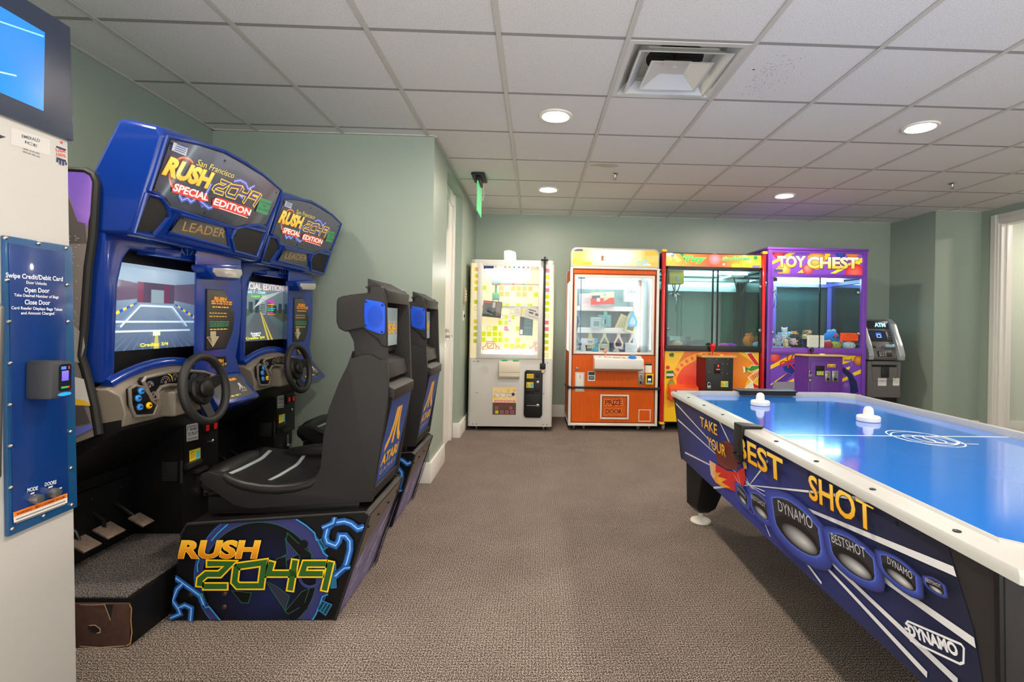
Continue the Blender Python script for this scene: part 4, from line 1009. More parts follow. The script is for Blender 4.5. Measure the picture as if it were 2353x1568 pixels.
q = [(-1.3027,0.1273),(-0.7913,0.1269)]; ex = ((q[1][0]-q[0][0])/4.05, 0); digits(m, (q[0][0]+0.008, q[0][1]+0.008), ex, (0.012, 0.108), 0.033, 0.021, (240, 198, 20), (46, 92, 40))
rc.part('base_art', m, PRINT, sub=sb, smooth=0, label='gold lettering and blue lightning artwork on the base')
m = MB()
for p in [(-1.3265,0.1056),(-1.1969,0.1068),(-1.3239,0.0535),(-1.1974,0.0554)]: m.lathe((p[0], 2.009, p[1]), (0, -1, 0), [(0.0105, 0), (0.010, 0.003), (0.005, 0.006), (0.001, 0.0065)], 16)
rc.part('carriage_bolt', m, mat('aged_bronze', (96, 74, 58), 0.4, 0.8), sub=sb, split=True)
RF = frame((-0.768, 2.008, 0.004), (0, 1, 0), (0.128, 0, 0.414))
m = D(RF, clip=[(0.008, 0.004), (0.474, 0.004), (0.474, 0.428), (0.008, 0.428)]); m.rect(0, 0, 0.48, 0.44, (132, 122, 176), (110, 96, 96))
m.poly([(0.0, 0.20), (0.30, 0.33), (0.48, 0.37), (0.48, 0.44), (0.0, 0.44)], (104, 92, 82)); rg = random.Random(11)
for k2 in range(60):
    a = rg.uniform(-0.1, 0.45); b = rg.uniform(0, 0.27); L_ = rg.uniform(0.05, 0.16); g = rg.choice([(206, 202, 216), (170, 164, 206), (130, 124, 176), (236, 234, 240), (96, 86, 140)])
    m.stroke([(a, b), (a+L_*0.75, b+L_*0.62)], rg.uniform(0.004, 0.012), g, taper=(1, 0.2))
m.poly([(0.42, 0.0), (0.48, 0.0), (0.48, 0.34), (0.44, 0.32)], (40, 38, 90))
rc.part('rear_art', m, PRINT, sub=sb, smooth=0, label='purple and white speed streak art')
m = MB()
o_, u_, v_, n_ = RF
for f in (0.03, 0.16, 0.30, 0.45): m.ell(o_+u_*f+v_*0.375+n_*0.002, (0.007, 0.007, 0.007), 10, 6)
rc.part('rear_screw', m, BLACKM, sub=sb, split=True)
m = MB(); m.box((-1.30, 2.06, 0.40), (-0.70, 2.11, 0.468), 0.003); m.box((-1.30, 2.39, 0.40), (-0.70, 2.44, 0.468), 0.003); m.box((-0.76, 2.07, 0.42), (-0.70, 2.43, 0.45), 0.002); rc.part('seat_rail', m, BLACKM, sub=sb, split=True)

# bucket seat
front = [(-1.1330,0.4235),(-1.1933,0.4372),(-1.2540,0.4806),(-1.3145,0.5205),(-1.3286,0.5414),(-1.3221,0.5624),(-1.2949,0.5713),(-1.2382,0.5560),(-1.1604,0.5215),(-1.0570,0.5046),(-0.9535,0.5122),(-0.8812,0.5338),(-0.8544,0.5885),(-0.8445,0.7206),(-0.8254,0.8265),(-0.7872,0.9326),(-0.7537,1.0036),(-0.7338,1.0639),(-0.7379,1.1008),(-0.7559,1.1358),(-0.7876,1.1617),(-0.8039,1.1967),(-0.8082,1.2495),(-0.8000,1.2760),(-0.7585,1.2909),(-0.6768,1.3013)]
backf = [(-0.6737,1.3261),(-0.6248,1.3288),(-0.6120,1.2955),(-0.6043,1.2532),(-0.5978,1.0765),(-0.5877,0.8910),(-0.5920,0.8379),(-0.6467,0.4540)]
full = front+backf
inb = [(-0.70, backf[0][1]), (-0.66, backf[1][1]), (-0.672, 1.26), (-0.66, 1.05), (-0.70, 1.0), (-0.69, 0.88), (-0.66, 0.85), (-0.70, 0.46)]
m = MB(); m.prism([(x*0.985-0.011, z) for x, z in full], 'Y', 2.068, 2.085, 0.006, seg=2); st = rc.part('bucket_seat', m, SEATM, label='black moulded bucket seat shell')
hb_ = [(-0.8020,1.2585),(-0.8021,1.1800),(-0.7931,1.1540),(-0.7670,1.1385),(-0.6983,1.1556),(-0.6721,1.1356),(-0.6371,1.1100),(-0.6222,1.0869),(-0.5955,1.0771),(-0.6015,1.2593),(-0.6108,1.2999),(-0.6229,1.3289),(-0.6709,1.3250),(-0.6719,1.2973),(-0.7781,1.2851),(-0.7980,1.2760)]
m = MB(); m.prism(hb_, 'Y', 2.05, 2.0705, 0.009, seg=3); rc.part('headrest_side', m, SEATM, sub=st)
bb_ = [q for q in front[:18]]+[(-0.7372,1.0320),(-0.6970,1.0466),(-0.6623,1.0492),(-0.6214,1.0264),(-0.5969,1.0340)]+backf[5:]
m = MB(); m.prism(bb_, 'Y', 2.05, 2.0705, 0.010, seg=3); rc.part('seat_side', m, SEATM, sub=st)
m = MB(); m.prism(full, 'Y', 2.415, 2.45, 0.009, seg=3); rc.part('far_seat_side', m, SEATM, sub=st)
coref = [(x, z-0.05 if (x < -0.90 and z > 0.47) else z) for x, z in front]
m = MB(); m.prism(coref+inb, 'Y', 2.084, 2.416); rc.part('seat_core', m, SEATM, sub=st)
# back: shelves and printed panel
m = MB(); m.prism([(-0.70, 1.045), (-0.612, 1.010), (-0.60, 0.945), (-0.70, 0.945)], 'Y', 2.084, 2.416, 0.003); m.prism([(-0.70, 0.97), (-0.572, 0.905), (-0.574, 0.86), (-0.70, 0.86)], 'Y', 2.084, 2.416, 0.003); m.prism([(-0.69, 1.36), (-0.60, 1.31), (-0.606, 1.262), (-0.69, 1.27)], 'Y', 2.084, 2.416, 0.003); m.prism([(-0.69, 0.505), (-0.642, 0.50), (-0.652, 0.455), (-0.69, 0.455)], 'Y', 2.084, 2.416, 0.003)
rc.part('back_shelf', m, SEATM, sub=st, split=True)
AF = frame((-0.650, 2.084, 0.50), (0, 1, 0), (0.074, 0, 0.37))
m = MB(); m.fprism(AF, [(0, 0), (0.332, 0), (0.332, 0.378), (0, 0.378)], -0.03, -0.004); ap_ = rc.part('back_panel', m, LAM, sub=st)
m = D(AF, base=-0.0035); m.rect(0.004, 0.004, 0.328, 0.374, (40, 78, 156), (34, 62, 120)); G_ = (236, 176, 48)
m.poly([(0.148, 0.150), (0.178, 0.150), (0.180, 0.315), (0.146, 0.315)], G_)
for s_ in (-1, 1):
    c = 0.163; outer = [(c+s_*0.022, 0.315), (c+s_*0.040, 0.315), (c+s_*0.050, 0.25), (c+s_*0.075, 0.195), (c+s_*0.115, 0.165), (c+s_*0.115, 0.135), (c+s_*0.075, 0.152), (c+s_*0.040, 0.19), (c+s_*0.024, 0.24)]
    m.poly(outer if s_ < 0 else outer[::-1], G_)
m.text('ATARI', (0.045, 0.075), (0.290, 0.075), 0.048, G_, bold=0.04); m.text('G A M E S', (0.05, 0.036), (0.285, 0.036), 0.020, G_)
rc.part('back_panel_art', m, PRINT, sub=ap_, smooth=0, label='blue panel with a yellow peaked logo')
m = D(FX(-0.655), base=0.003); m.rect(2.10, 1.075, 2.40, 1.245, (160, 176, 180), (190, 206, 210)); m.text('RUSH', (2.12, 1.13), (2.38, 1.13), 0.045, (236, 180, 60), bold=0.04, outline=(110, 80, 30)); rg = random.Random(2)
for k2 in range(8): m.stroke([(2.11+k2*0.03, 1.08), (2.14+k2*0.028, 1.11+0.01*rg.random()), (2.13+k2*0.03, 1.23)], 0.002, (70, 84, 90))
rc.part('headrest_sign', m, PRINTG, sub=st, smooth=0, label='small pale sign with gold lettering in the seat back')
# speaker plate in the headrest side
spk = [(-0.6830,1.2718),(-0.6252,1.2632),(-0.6122,1.2576),(-0.6056,1.2432),(-0.6047,1.1572),(-0.6064,1.1367),(-0.6158,1.1322),(-0.6375,1.1377),(-0.6752,1.1516),(-0.6845,1.1587),(-0.6883,1.2111),(-0.6880,1.2606)]
SPB = mat('speaker_blue', (6, 70, 190), 0.45, spec=.3)
m = MB(); m.prism(spk, 'Y', 2.045, 2.052, 0.001); sp = rc.part('headrest_speaker', m, SPB, sub=st, label='bright blue headrest speaker plate')
m = D(FY(2.045)); p0 = [(-0.6438,1.2031)][0]
for iy in range(-13, 14):
    for ix in range(-9, 10):
        x = ix*0.0036+(0.0018 if iy % 2 else 0); z = iy*0.0034
        if (x/0.031)**2+(z/0.046)**2 < 1: m.ell2(p0[0]+x, p0[1]+z, 0.0011, 0.0011, (6, 40, 120), seg=6, up=False)
rc.part('speaker_holes', m, PRINT, sub=st, smooth=0)
m = MB()
for p in [(-0.6823,1.2622),(-0.6158,1.2497),(-0.6824,1.1669),(-0.6157,1.1418)]: m.ell((p[0], 2.044, p[1]), (0.004, 0.003, 0.004), 8, 6)
rc.part('speaker_screw', m, BLACKM, sub=st, split=True)
# cushion, scooped with rolled edges
NX, NY = 16, 12; rings = []
for i in range(NX+1):
    f = i/NX; x = -1.335+f*0.545; zc = 0.568-0.055*math.sin(min(1, f*1.5)*PI/2)-0.05*(max(0, 0.10-f)/0.10)**2; ring = []
    for j in range(NY+1):
        g = 2*j/NY-1; edge = 0.045*max(0, abs(g)-0.45)/0.55; ring.append((x, 2.25+g*0.185, zc+edge*(1.3 if g > 0 else 0.25)*(0.3+0.7*f)))
    rings.append(ring)
m = MB(); m.loft(rings, cap=False, closed=False)
ret = bmesh.ops.solidify(m.bm, geom=m.bm.faces[:], thickness=0.03)
cu = rc.part('seat_cushion', m, VINYL, sub=st, smooth=60)
def cush(x, y):
    f = (x+1.335)/0.545; g = (y-2.25)/0.185; zc = 0.568-0.055*math.sin(min(1, f*1.5)*PI/2)
    return zc+0.045*max(0, abs(g)-0.45)/0.55*(1.3 if g > 0 else 0.25)*(0.3+0.7*f)
STR = mat('pale_grey_stripe', (150, 160, 160), 0.5)
for x in (-1.235, -1.075):
    m = MB(); rr = []
    for j in range(11):
        y = 2.25-0.155+0.31*j/10; rr.append([(x-0.008, y, cush(x-0.008, y)+0.0015), (x+0.008, y, cush(x+0.008, y)+0.0015), (x+0.008, y, cush(x+0.008, y)+0.004), (x-0.008, y, cush(x-0.008, y)+0.004)])
    m.loft(rr); rc.part('cushion_stripe', m, STR, sub=st, label='pale grey cushion stripe')

# rolled nose and side bolsters of the cushion
m = MB(); m.tube([(-1.295, 2.058, 0.520), (-1.300, 2.075, 0.522), (-1.302, 2.15, 0.528), (-1.302, 2.25, 0.53), (-1.302, 2.35, 0.528), (-1.300, 2.425, 0.522), (-1.295, 2.442, 0.520)], [0.026, 0.042, 0.05, 0.05, 0.05, 0.042, 0.026], 18)
rc.part('cushion_nose', m, VINYL, sub=st, smooth=60)
nb = [(-1.2434,0.5629),(-1.2122,0.5421),(-1.1605,0.5232),(-1.0915,0.5114),(-1.0225,0.5083),(-0.9536,0.5157),(-0.8933,0.5319),(-0.8591,0.5621)]
m = MB(); m.tube([(a, 2.066, b-0.010) for a, b in nb], [0.016, 0.02, 0.022, 0.023, 0.023, 0.022, 0.02, 0.014], 14); rc.part('side_bolster', m, VINYL, sub=st, smooth=60)
m = MB(); m.tube([(-1.20, 2.42, 0.535), (-1.14, 2.425, 0.548), (-1.05, 2.43, 0.555), (-0.92, 2.43, 0.56), (-0.78, 2.43, 0.57)], [0.015, 0.028, 0.036, 0.038, 0.036], 14); rc.part('side_bolster', m, VINYL, sub=st, smooth=60)

# second cabinet: same build, standing behind the first
rc2 = copy_tree(rc.e)
rc2.location = rc.loc+V((-0.035, 0.90, 0))
rc2['label'] = 'second blue sit-down racing cabinet, standing between the first one and the green wall'
# game pictures, different on the two screens
def screen_one(m, x0, z0, w, h):
    P = lambda u, v: (x0+u*w, z0+v*h)
    def sky(u, v): return (120-60*abs(u-.5)+40*v, 140-50*abs(u-.5)+40*v, 158-40*abs(u-.5)+40*v) if v > 0.5 else (86+40*v, 108+40*v, 140+30*v)
    m.grid(x0, z0, x0+w, z0+h, 10, 10, sky)
    m.poly([P(0, .0), P(1, .0), P(.68, .53), P(.32, .53)], [(70, 86, 112), (76, 92, 118), (120, 140, 160), (112, 132, 152)])
    for k2 in range(12):
        a = k2/11; m.stroke([P(a, 0.0), P(.42+.16*a, .40)], 0.006, (92, 112, 140), taper=(1, .2))
    m.poly([P(0, .55), P(.30, .60), P(.30, .78), P(0, .82)], (96, 82, 104)); m.poly([P(.70, .60), P(1, .55), P(1, .85), P(.70, .80)], (100, 90, 112))
    m.poly([P(.30, .56), P(.70, .56), P(.70, .80), P(.30, .80)], (80, 70, 88)); m.rect(*P(.44, .56), *P(.58, .72), (130, 150, 160)); m.rect(*P(.30, .56), *P(.36, .80), (112, 60, 84)); m.rect(*P(.58, .56), *P(.64, .80), (104, 60, 84))
    for g in ([P(.14, .27), P(.33, .52), P(.68, .52), P(.86, .27)], [P(0, .33), P(1, .33)], [P(.08, .22), P(.90, .22)]): m.stroke(g, 0.008, (200, 220, 232))
    for s_ in (0, 1):
        for k2 in range(9):
            f0, f1 = k2/9, (k2+1)/9; A = lambda f: ((.0+.29*f) if not s_ else (1-.29*f), .36+.19*f); a, b = A(f0), A(f1)
            m.stroke([P(*a), P(*b)], 0.016*(1-f0*.7), (232, 206, 80) if k2 % 2 else (44, 84, 190), up=False)
    m.up(); m.poly([P(.47, .0), P(.53, .0), P(.515, .17), P(.485, .17)], (180, 176, 90)); m.rect(*P(.46, .16), *P(.54, .21), (224, 224, 190))
    m.text('Credits: 3/4', P(.33, .035), P(.63, .035), 0.014, (236, 226, 70), bold=0.03)
def screen_two(m, x0, z0, w, h):
    P = lambda u, v: (x0+u*w, z0+v*h)
    m.grid(x0, z0, x0+w, z0+h, 8, 8, lambda u, v: (66+60*v, 84+60*v, 86+60*v))
    m.poly([P(0, 0), P(1, 0), P(.55, .52), P(.38, .52)], (84, 92, 96)); m.poly([P(0, .3), P(.36, .52), P(0, .55)], (70, 86, 70)); m.poly([P(1, .3), P(.58, .52), P(1, .56)], (78, 84, 66))
    for k2 in range(7): m.rect(*P(.08+k2*.13, .48), *P(.16+k2*.13, .62+.1*((k2*7) % 5)/5), (50, 64, 70), up=False)
    m.up(); m.poly([P(.3, .55), P(.5, .78), P(.95, .9), P(.55, .7)], (180, 190, 190)); m.poly([P(.62, 0), P(.66, 0), P(.45, .5), P(.44, .5)], (200, 184, 70)); m.poly([P(.70, 0), P(.74, 0), P(.462, .5), P(.455, .5)], (200, 184, 70))
    m.text('SPECIAL EDITION', P(.03, .87), P(.97, .90), 0.036, (232, 206, 206), bold=0.03); m.text('Track 7 - Dusk', P(.1, .80), P(.55, .815), 0.018, (170, 220, 220), bold=0.03); m.text('Laps: 3', P(.26, .74), P(.5, .75), 0.015, (120, 220, 90), bold=0.03)
    for k2, c_ in enumerate(((214, 70, 190), (214, 70, 190), (226, 206, 70), (220, 90, 60), (70, 200, 200), (90, 220, 120), (220, 80, 200), (214, 150, 70))):
        m.rect(*P(.60, .70-k2*.035), *P(.60+.12+.07*((k2*5) % 3)/3, .715-k2*.035), c_, up=False); m.rect(*P(.47, .70-k2*.035), *P(.56, .715-k2*.035), (150, 160, 160), up=False)
    m.up(); m.text('Insert', P(.26, .11), P(.46, .115), 0.014, (230, 236, 236), bold=0.03); m.text('coins', P(.28, .075), P(.44, .08), 0.014, (230, 236, 236), bold=0.03); m.text('Credits: 3/4', P(.16, .03), P(.54, .035), 0.014, (236, 226, 70), bold=0.03)
m = D(FX(-1.61), base=0.004); screen_one(m, 1.922, 1.052, 0.515, 0.345); o = mk('screen', m, SCREEN, rc.loc, smooth=0); o.parent = rc.e; o['label'] = 'lit screen showing a grey race track'
m = D(FX(-1.61), base=0.004); screen_two(m, 1.922, 1.052, 0.515, 0.345); o = mk('screen', m, SCREEN, rc.loc, smooth=0); o.parent = rc2; o['label'] = 'lit screen with a road and SPECIAL EDITION title'

# ------------------------------------------------------------------ air hockey table
TX0, TX1, TY0, TY1 = 0.885, 2.10, 0.83, 3.27
ah = Thing('air_hockey_table', 'blue-topped air hockey table with white rails and printed navy sides', 'air hockey table', ((TX0+TX1)/2, (TY0+TY1)/2, 0))
def octo(x0, x1, y0, y1, c, z): return [(x0+c, y0, z), (x1-c, y0, z), (x1, y0+c, z), (x1, y1-c, z), (x1-c, y1, z), (x0+c, y1, z), (x0, y1-c, z), (x0, y0+c, z)]
SIDEB = mat('cabinet_charcoal', (40, 38, 40), 0.42, bump=0.1, bscale=300)
m = MB(); m.loft([octo(0.925, 2.060, 0.89, 3.13, 0.06, 0.36), octo(0.895, 2.09, 0.845, 3.245, 0.085, 0.735)]); body = ah.part('body', m, SIDEB, smooth=20, bevel=0.003)
m = MB(); a_ = octo(0.925, 2.060, 0.89, 3.13, 0.06, 0.36); b_ = octo(0.895, 2.09, 0.845, 3.245, 0.085, 0.735)
for i in range(8): m.tube([a_[i], b_[i]], 0.008, 8)
ah.part('corner_molding', m, BLACK, sub=body, split=True)
def rail_ring(x0, x1, y0, y1, c): return octo(x0, x1, y0, y1, c, 0)
RAILW = mat('white_rail_enamel', (182, 182, 178), 0.3, coat=0.3)
m = MB(); o8 = rail_ring(TX0, TX1, TY0, TY1, 0.05); i8 = rail_ring(TX0+0.078, TX1-0.078, TY0+0.078, TY1-0.078, 0.10)
prof_ = [(0, 0.732), (0, 0.748), (0.06, 0.757), (0.85, 0.760), (0.90, 0.766), (0.98, 0.766), (1.0, 0.757), (1.0, 0.722), (0.4, 0.722)]
for i in range(8):
    j = (i+1) % 8
    A = [V(o8[i]).lerp(V(i8[i]), f)*1+V((0, 0, z)) for f, z in prof_]; B = [V(o8[j]).lerp(V(i8[j]), f)+V((0, 0, z)) for f, z in prof_]
    m.loft([A, B], cap=False)
bmesh.ops.remove_doubles(m.bm, verts=m.bm.verts[:], dist=1e-5); bmesh.ops.recalc_face_normals(m.bm, faces=m.bm.faces[:])
rail = ah.part('top_rail', m, RAILW, label='white table rail', smooth=30)
m = MB()
for y in [1.05+0.27*i for i in range(9)]:
    if abs(y-2.1) > 0.1: m.lathe((TX0+0.03, y, 0.7555), (0, 0, 1), [(0.008, 0), (0.008, 0.005), (0.003, 0.006), (0.001, 0.004)], 12)
for y in [1.2+0.4*i for i in range(6)]: m.lathe((0.8975, y, 0.715), (-1, 0, 0), [(0.007, 0), (0.006, 0.003), (0.001, 0.004)], 10)
ah.part('rail_screw', m, BLACKM, sub=rail, split=True)
pf = bpy.data.materials.new('blue_playfield'); N, L = nodes(pf); b = N['Principled BSDF']; b.inputs['Roughness'].default_value = 0.12; setin(b, 'Coat Weight', 0.6); setin(b, 'Coat Roughness', 0.05)
tc = N.new('ShaderNodeTexCoord'); wv_ = N.new('ShaderNodeTexWave'); wv_.inputs['Scale'].default_value = 60; wv_.inputs['Distortion'].default_value = 6; wv_.inputs['Detail'].default_value = 2
mx = N.new('ShaderNodeMix'); mx.data_type = 'RGBA'; mx.inputs['A'].default_value = lin((6, 106, 208)); mx.inputs['B'].default_value = lin((12, 118, 222))
L.new(tc.outputs['Object'], wv_.inputs['Vector']); L.new(wv_.outputs['Fac'], mx.inputs['Factor']); L.new(mx.outputs['Result'], b.inputs['Base Color'])
m = MB(); m.prism([(p[0], p[1]) for p in octo(TX0+0.07, TX1-0.07, TY0+0.07, TY1-0.07, 0.10, 0)], 'Z', 0.722, 0.737); pfo = ah.part('playfield', m, pf, smooth=0, label='glossy blue playing surface')
m = D(FZ(0.737), base=0.0003); Wl = (232, 236, 240); m.rect(TX0+0.078, 2.063, TX1-0.078, 2.073, Wl)
c_ = (1.62, 2.03)
for rx, ry, rt in ((0.105, 0.15, 0.2), (0.11, 0.12, 0.0)):
    P = [(c_[0]+rx*math.cos(a)*math.cos(rt)-ry*math.sin(a)*math.sin(rt), c_[1]+rx*math.cos(a)*math.sin(rt)+ry*math.sin(a)*math.cos(rt)) for a in [k*2*PI/36 for k in range(36)]]; m.stroke(P, 0.006, Wl, True)
for k in range(3):
    P = [(c_[0]-0.03+0.035*k+0.045*math.cos(a), c_[1]-0.01-0.012*k+0.07*math.sin(a)) for a in [q*2*PI/24 for q in range(24)]]; m.stroke(P, 0.006, Wl, True)
m.stroke([(c_[0]-0.12, 1.97), (c_[0]+0.0, 1.945), (c_[0]+0.14, 1.925)], 0.008, Wl, taper=(.3, 1))
ah.part('field_markings', m, PRINT, sub=pfo, smooth=0, label='white centre line and looped logo')
# printed side
AS = frame((0.925, 3.2, 0.36), (0, -1, 0), (-0.03, 0, 0.375))
edge_b = [(-0.0102,0.3439),(0.0088,-0.0069)]; 
def ahcol(u, v):
    d = min(1, math.hypot((u-0.45)/0.62, (v-0.35)/1.05)); e = min(1, max(0, 1.25-d*1.3)); return (34+16*e, 36+26*e, 50+104*e)
x0_, x1_ = -0.02, 2.24
ac = [(0.06, 0.004), (2.14, 0.004), (2.20, 0.348), (0.07, 0.348)]
m = D(AS, base=0.0015, clip=[(0.09, 0.002), (2.225, 0.002), (2.222, 0.10), (2.205, 0.22), (2.15, 0.374), (0.05, 0.374)])
m.grid(x0_, 0, x1_, 0.38, 30, 8, ahcol)
bc_ = [(1.1289,0.1662)][0]; WS = (220, 220, 224)
for p in [(-0.0014,0.3428),(-0.0240,0.2425),(0.1985,0.0588),(0.6744,0.0030),(0.8043,0.3793),(1.3124,0.3176)]: m.stroke([bc_, tuple(p)], 0.012, WS, taper=(.25, .9))
for a, b, w in (([(1.1384,0.1677)][0], [(1.6592,0.3155),(1.9133,0.3798)], 0.012),): m.stroke([a]+b, w, WS, taper=(.3, 1))
for p, w in zip([(2.1807,0.3238),(2.2192,0.1966),(2.1586,0.0802),(2.0718,0.0344),(1.6436,0.0226),(1.2970,0.0220),(1.1587,0.0534)], (0.020, 0.020, 0.018, 0.016, 0.010, 0.007, 0.005)): m.stroke([bc_, tuple(p)], w, WS, taper=(.1, 1))
# cannon, flames
m.poly([(0.8649,0.3010),(1.0186,0.2862),(1.0690,0.2167),(1.0324,0.1053),(0.9772,0.0848),(1.0064,0.2068),(0.9473,0.2418),(0.8335,0.2571)][::-1], (44, 42, 120))
m.poly([(0.7832,0.2539),(0.9120,0.3031),(1.0186,0.2862),(1.0546,0.2540),(1.0507,0.2279),(0.9822,0.1869),(0.8651,0.1567),(0.7666,0.1559),(0.7424,0.1965)][::-1], [(96, 40, 34), (120, 52, 40), (130, 60, 40), (110, 46, 38), (96, 36, 32), (80, 30, 30), (100, 44, 36), (110, 52, 40), (110, 50, 40)])
m.poly([(0.6450,0.1363),(0.7650,0.1460),(0.8882,0.1545),(1.0026,0.1819),(1.0908,0.2313),(1.0995,0.1850),(1.0591,0.1227),(0.9884,0.0887),(0.8497,0.0613),(0.7223,0.0477),(0.6509,0.0740)][::-1], [(206, 40, 36)]*11)
m.poly([(0.6450,0.1363),(0.7386,0.1432),(0.7309,0.0981),(0.8113,0.1224),(0.7549,0.0865),(0.8814,0.1122),(0.8032,0.0737),(0.9227,0.0856),(0.8246,0.0548),(0.7219,0.0457),(0.6549,0.0654)][::-1], [(232, 196, 160), (240, 150, 50), (244, 190, 60), (240, 150, 40), (244, 190, 60), (240, 130, 40), (244, 180, 60), (236, 110, 40), (236, 150, 60), (232, 180, 120), (230, 190, 150)])
m.poly([(0.6582,0.1154),(0.7138,0.1217),(0.6972,0.0879),(0.7274,0.0780),(0.6833,0.0546),(0.6567,0.0757)][::-1], (226, 190, 150)); m.poly([(1.0748,0.2554),(1.1173,0.2551),(1.1215,0.2322),(1.0895,0.2227)][::-1], (226, 170, 50))
for p in [(0.9675,0.1609),(1.0133,0.1834),(1.0654,0.0587),(1.1395,0.0460),(1.0175,0.1425)]: m.stroke([[(1.0463,0.1309)][0], tuple(p)], 0.004, (240, 230, 226), taper=(1, .2))
# pucks
def puck(tl, tr, bl, br, s_, h, t0, t1):
    tl, tr, bl, br = V(tl), V(tr), V(bl), V(br); a = (br-bl)/2; c = (bl+br)/2; nrm = V((a.y, -a.x)).normalized(); rl = a.length
    if nrm.y > 0: nrm = -nrm
    top = [tl.lerp(tr, k/8)-nrm*0.20*rl*(1-(k/4-1)**2) for k in range(9)]
    low = [c+a*math.cos(math.radians(th))+nrm*0.34*rl*math.sin(math.radians(th)) for th in range(0, 181, 20)]
    out = top+low; cen = (tl+tr+bl+br)/4
    bgc = lambda q: ahcol(min(1, max(0, (q.x-x0_)/(x1_-x0_))), min(1, max(0, q.y/0.38)))
    for f0, f1, c0, c1 in ((1.01, 1.10, (96, 124, 216), (64, 80, 176)), (1.10, 1.42, (64, 80, 176), None)):
        P0 = [cen+(q-cen)*f0 for q in out]; P1 = [cen+(q-cen)*f1 for q in out]
        for i in range(len(out)):
            j = (i+1) % len(out); m.raw([tuple(P1[i]), tuple(P0[i]), tuple(P0[j]), tuple(P1[j])], [lin(c1 or bgc(P1[i])), lin(c0), lin(c0), lin(c1 or bgc(P1[j]))])
        m.up()
    m.poly([tuple(q) for q in out][::-1], (46, 45, 48))
    for r in (1, 2, 3, 4):
        for k in range(1, 26):
            q = (tl.lerp(bl, r/5.2)).lerp(tr.lerp(br, r/5.2), k/26)-nrm*0.20*rl*(1-(k/13-1)**2)*(1-r/5.2*.4); e = rl*0.008
            m.rect(q.x-e, q.y-e, q.x+e, q.y+e, (88, 88, 92), up=False)
    m.up(); ang = math.atan2(a.y, a.x); fc = c+nrm*0.02*rl
    m.ell2(fc.x, fc.y, rl*0.97, rl*0.31, (26, 26, 28), rot=ang); m.ell2(fc.x+a.x*.12, fc.y+a.y*.12+nrm.y*.06*rl, rl*0.80, rl*0.23, (210, 210, 214), (34, 34, 38), rot=ang, dc=(a.x*.25, a.y*.25))
    m.text(s_, tuple(V(t0)), tuple(V(t1)), h, (186, 188, 196))
for q, s_, h in (([(1.0001,0.1241),(1.1077,0.1107),(0.9991,0.0897),(1.1068,0.0780),(1.0081,0.1081),(1.0942,0.0962)], 'DYNAMO', 0.014), ([(1.1564,0.1396),(1.3022,0.1456),(1.1581,0.1006),(1.3071,0.0997),(1.1593,0.1216),(1.2874,0.1291)], 'BESTSHOT', 0.018),
                 ([(1.3522,0.1890),(1.6523,0.2018),(1.3650,0.1153),(1.6613,0.1397),(1.3996,0.1618),(1.6293,0.1874)], 'DYNAMO', 0.040), ([(1.7190,0.2120),(1.9146,0.2297),(1.7291,0.1705),(1.9180,0.1863),(1.7344,0.1946),(1.8913,0.2197)], 'BESTSHOT', 0.028),
                 ([(1.9513,0.2569),(2.0668,0.2619),(1.9541,0.2339),(2.0680,0.2337),(1.9772,0.2488),(2.0601,0.2495)], 'DYNAMO', 0.018), ([(2.1014,0.2751),(2.1498,0.2834),(2.1033,0.2654),(2.1526,0.2685),(2.1042,0.2697),(2.1462,0.2758)], 'BESTSHOT', 0.008)):
    puck(q[0], q[1], q[2], q[3], s_, h, q[4], q[5])
GO = (240, 186, 50)
for s_, q, h, bo in (('TAKE', [(0.5755,0.2993),(0.8218,0.3047)], 0.054, 0.01), ('YOUR', [(0.6758,0.2159),(0.9181,0.2269)], 0.054, 0.01), ('BEST', [(1.0620,0.2767),(1.4597,0.2810)], 0.088, 0.02), ('SHOT', [(1.6331,0.2914),(1.9375,0.3081)], 0.078, 0.02)):
    m.text(s_, q[0], q[1], h, (236, 168, 30), (246, 206, 90), bold=bo, outline=(60, 40, 20), ow=0.02, vup=(0.03, 1))
q = [(2.0462,0.1122),(2.1850,0.1544)]; m.text('DYNAMO', q[0], q[1], 0.024, (226, 228, 232), bold=0.05)
a = [(2.0339,0.1301),(2.0427,0.1427),(2.1941,0.1858),(2.2002,0.1822),(2.1970,0.1498),(2.1873,0.1408),(2.0452,0.0994)]; m.stroke(a, 0.005, (226, 228, 232)); a = [(2.0307,0.1199),(2.0502,0.1251)]; m.stroke(a, 0.005, (226, 228, 232))
ah.part('side_art', m, PRINT, sub=body, smooth=0, label='TAKE YOUR BEST SHOT side artwork with flying pucks')
# centre bracket, far goal
m = MB(); m.box((0.872, 2.075, 0.62), (0.884, 2.155, 0.768), 0.002); m.prism([(0.872, 2.075), (0.955, 2.06), (0.965, 2.07), (0.965, 2.10), (0.90, 2.155), (0.872, 2.155)], 'Z', 0.762, 0.772, 0.002)
br = ah.part('score_bracket', m, BLACKM)
m = MB()
for y, z in ((2.145, 0.645), (2.095, 0.645), (2.095, 0.612)): m.ell((0.871, y, z), (0.006, 0.008, 0.008), 10, 6)
ah.part('bracket_bolt', m, BLACK, sub=br, split=True)
m = MB(); m.box((1.31, 3.16, 0.766), (1.69, 3.275, 0.776), 0.003); m.box((1.32, 3.165, 0.745), (1.68, 3.185, 0.767)); ah.part('goal_hood', m, BLACKM, label='black goal hood on the far rail')
m = MB(); m.box((1.27, 0.825, 0.766), (1.71, 0.94, 0.783), 0.004); ah.part('goal_hood', m, BLACKM)
FOOTM = mat('pale_levelling_foot', (206, 202, 190), 0.45)
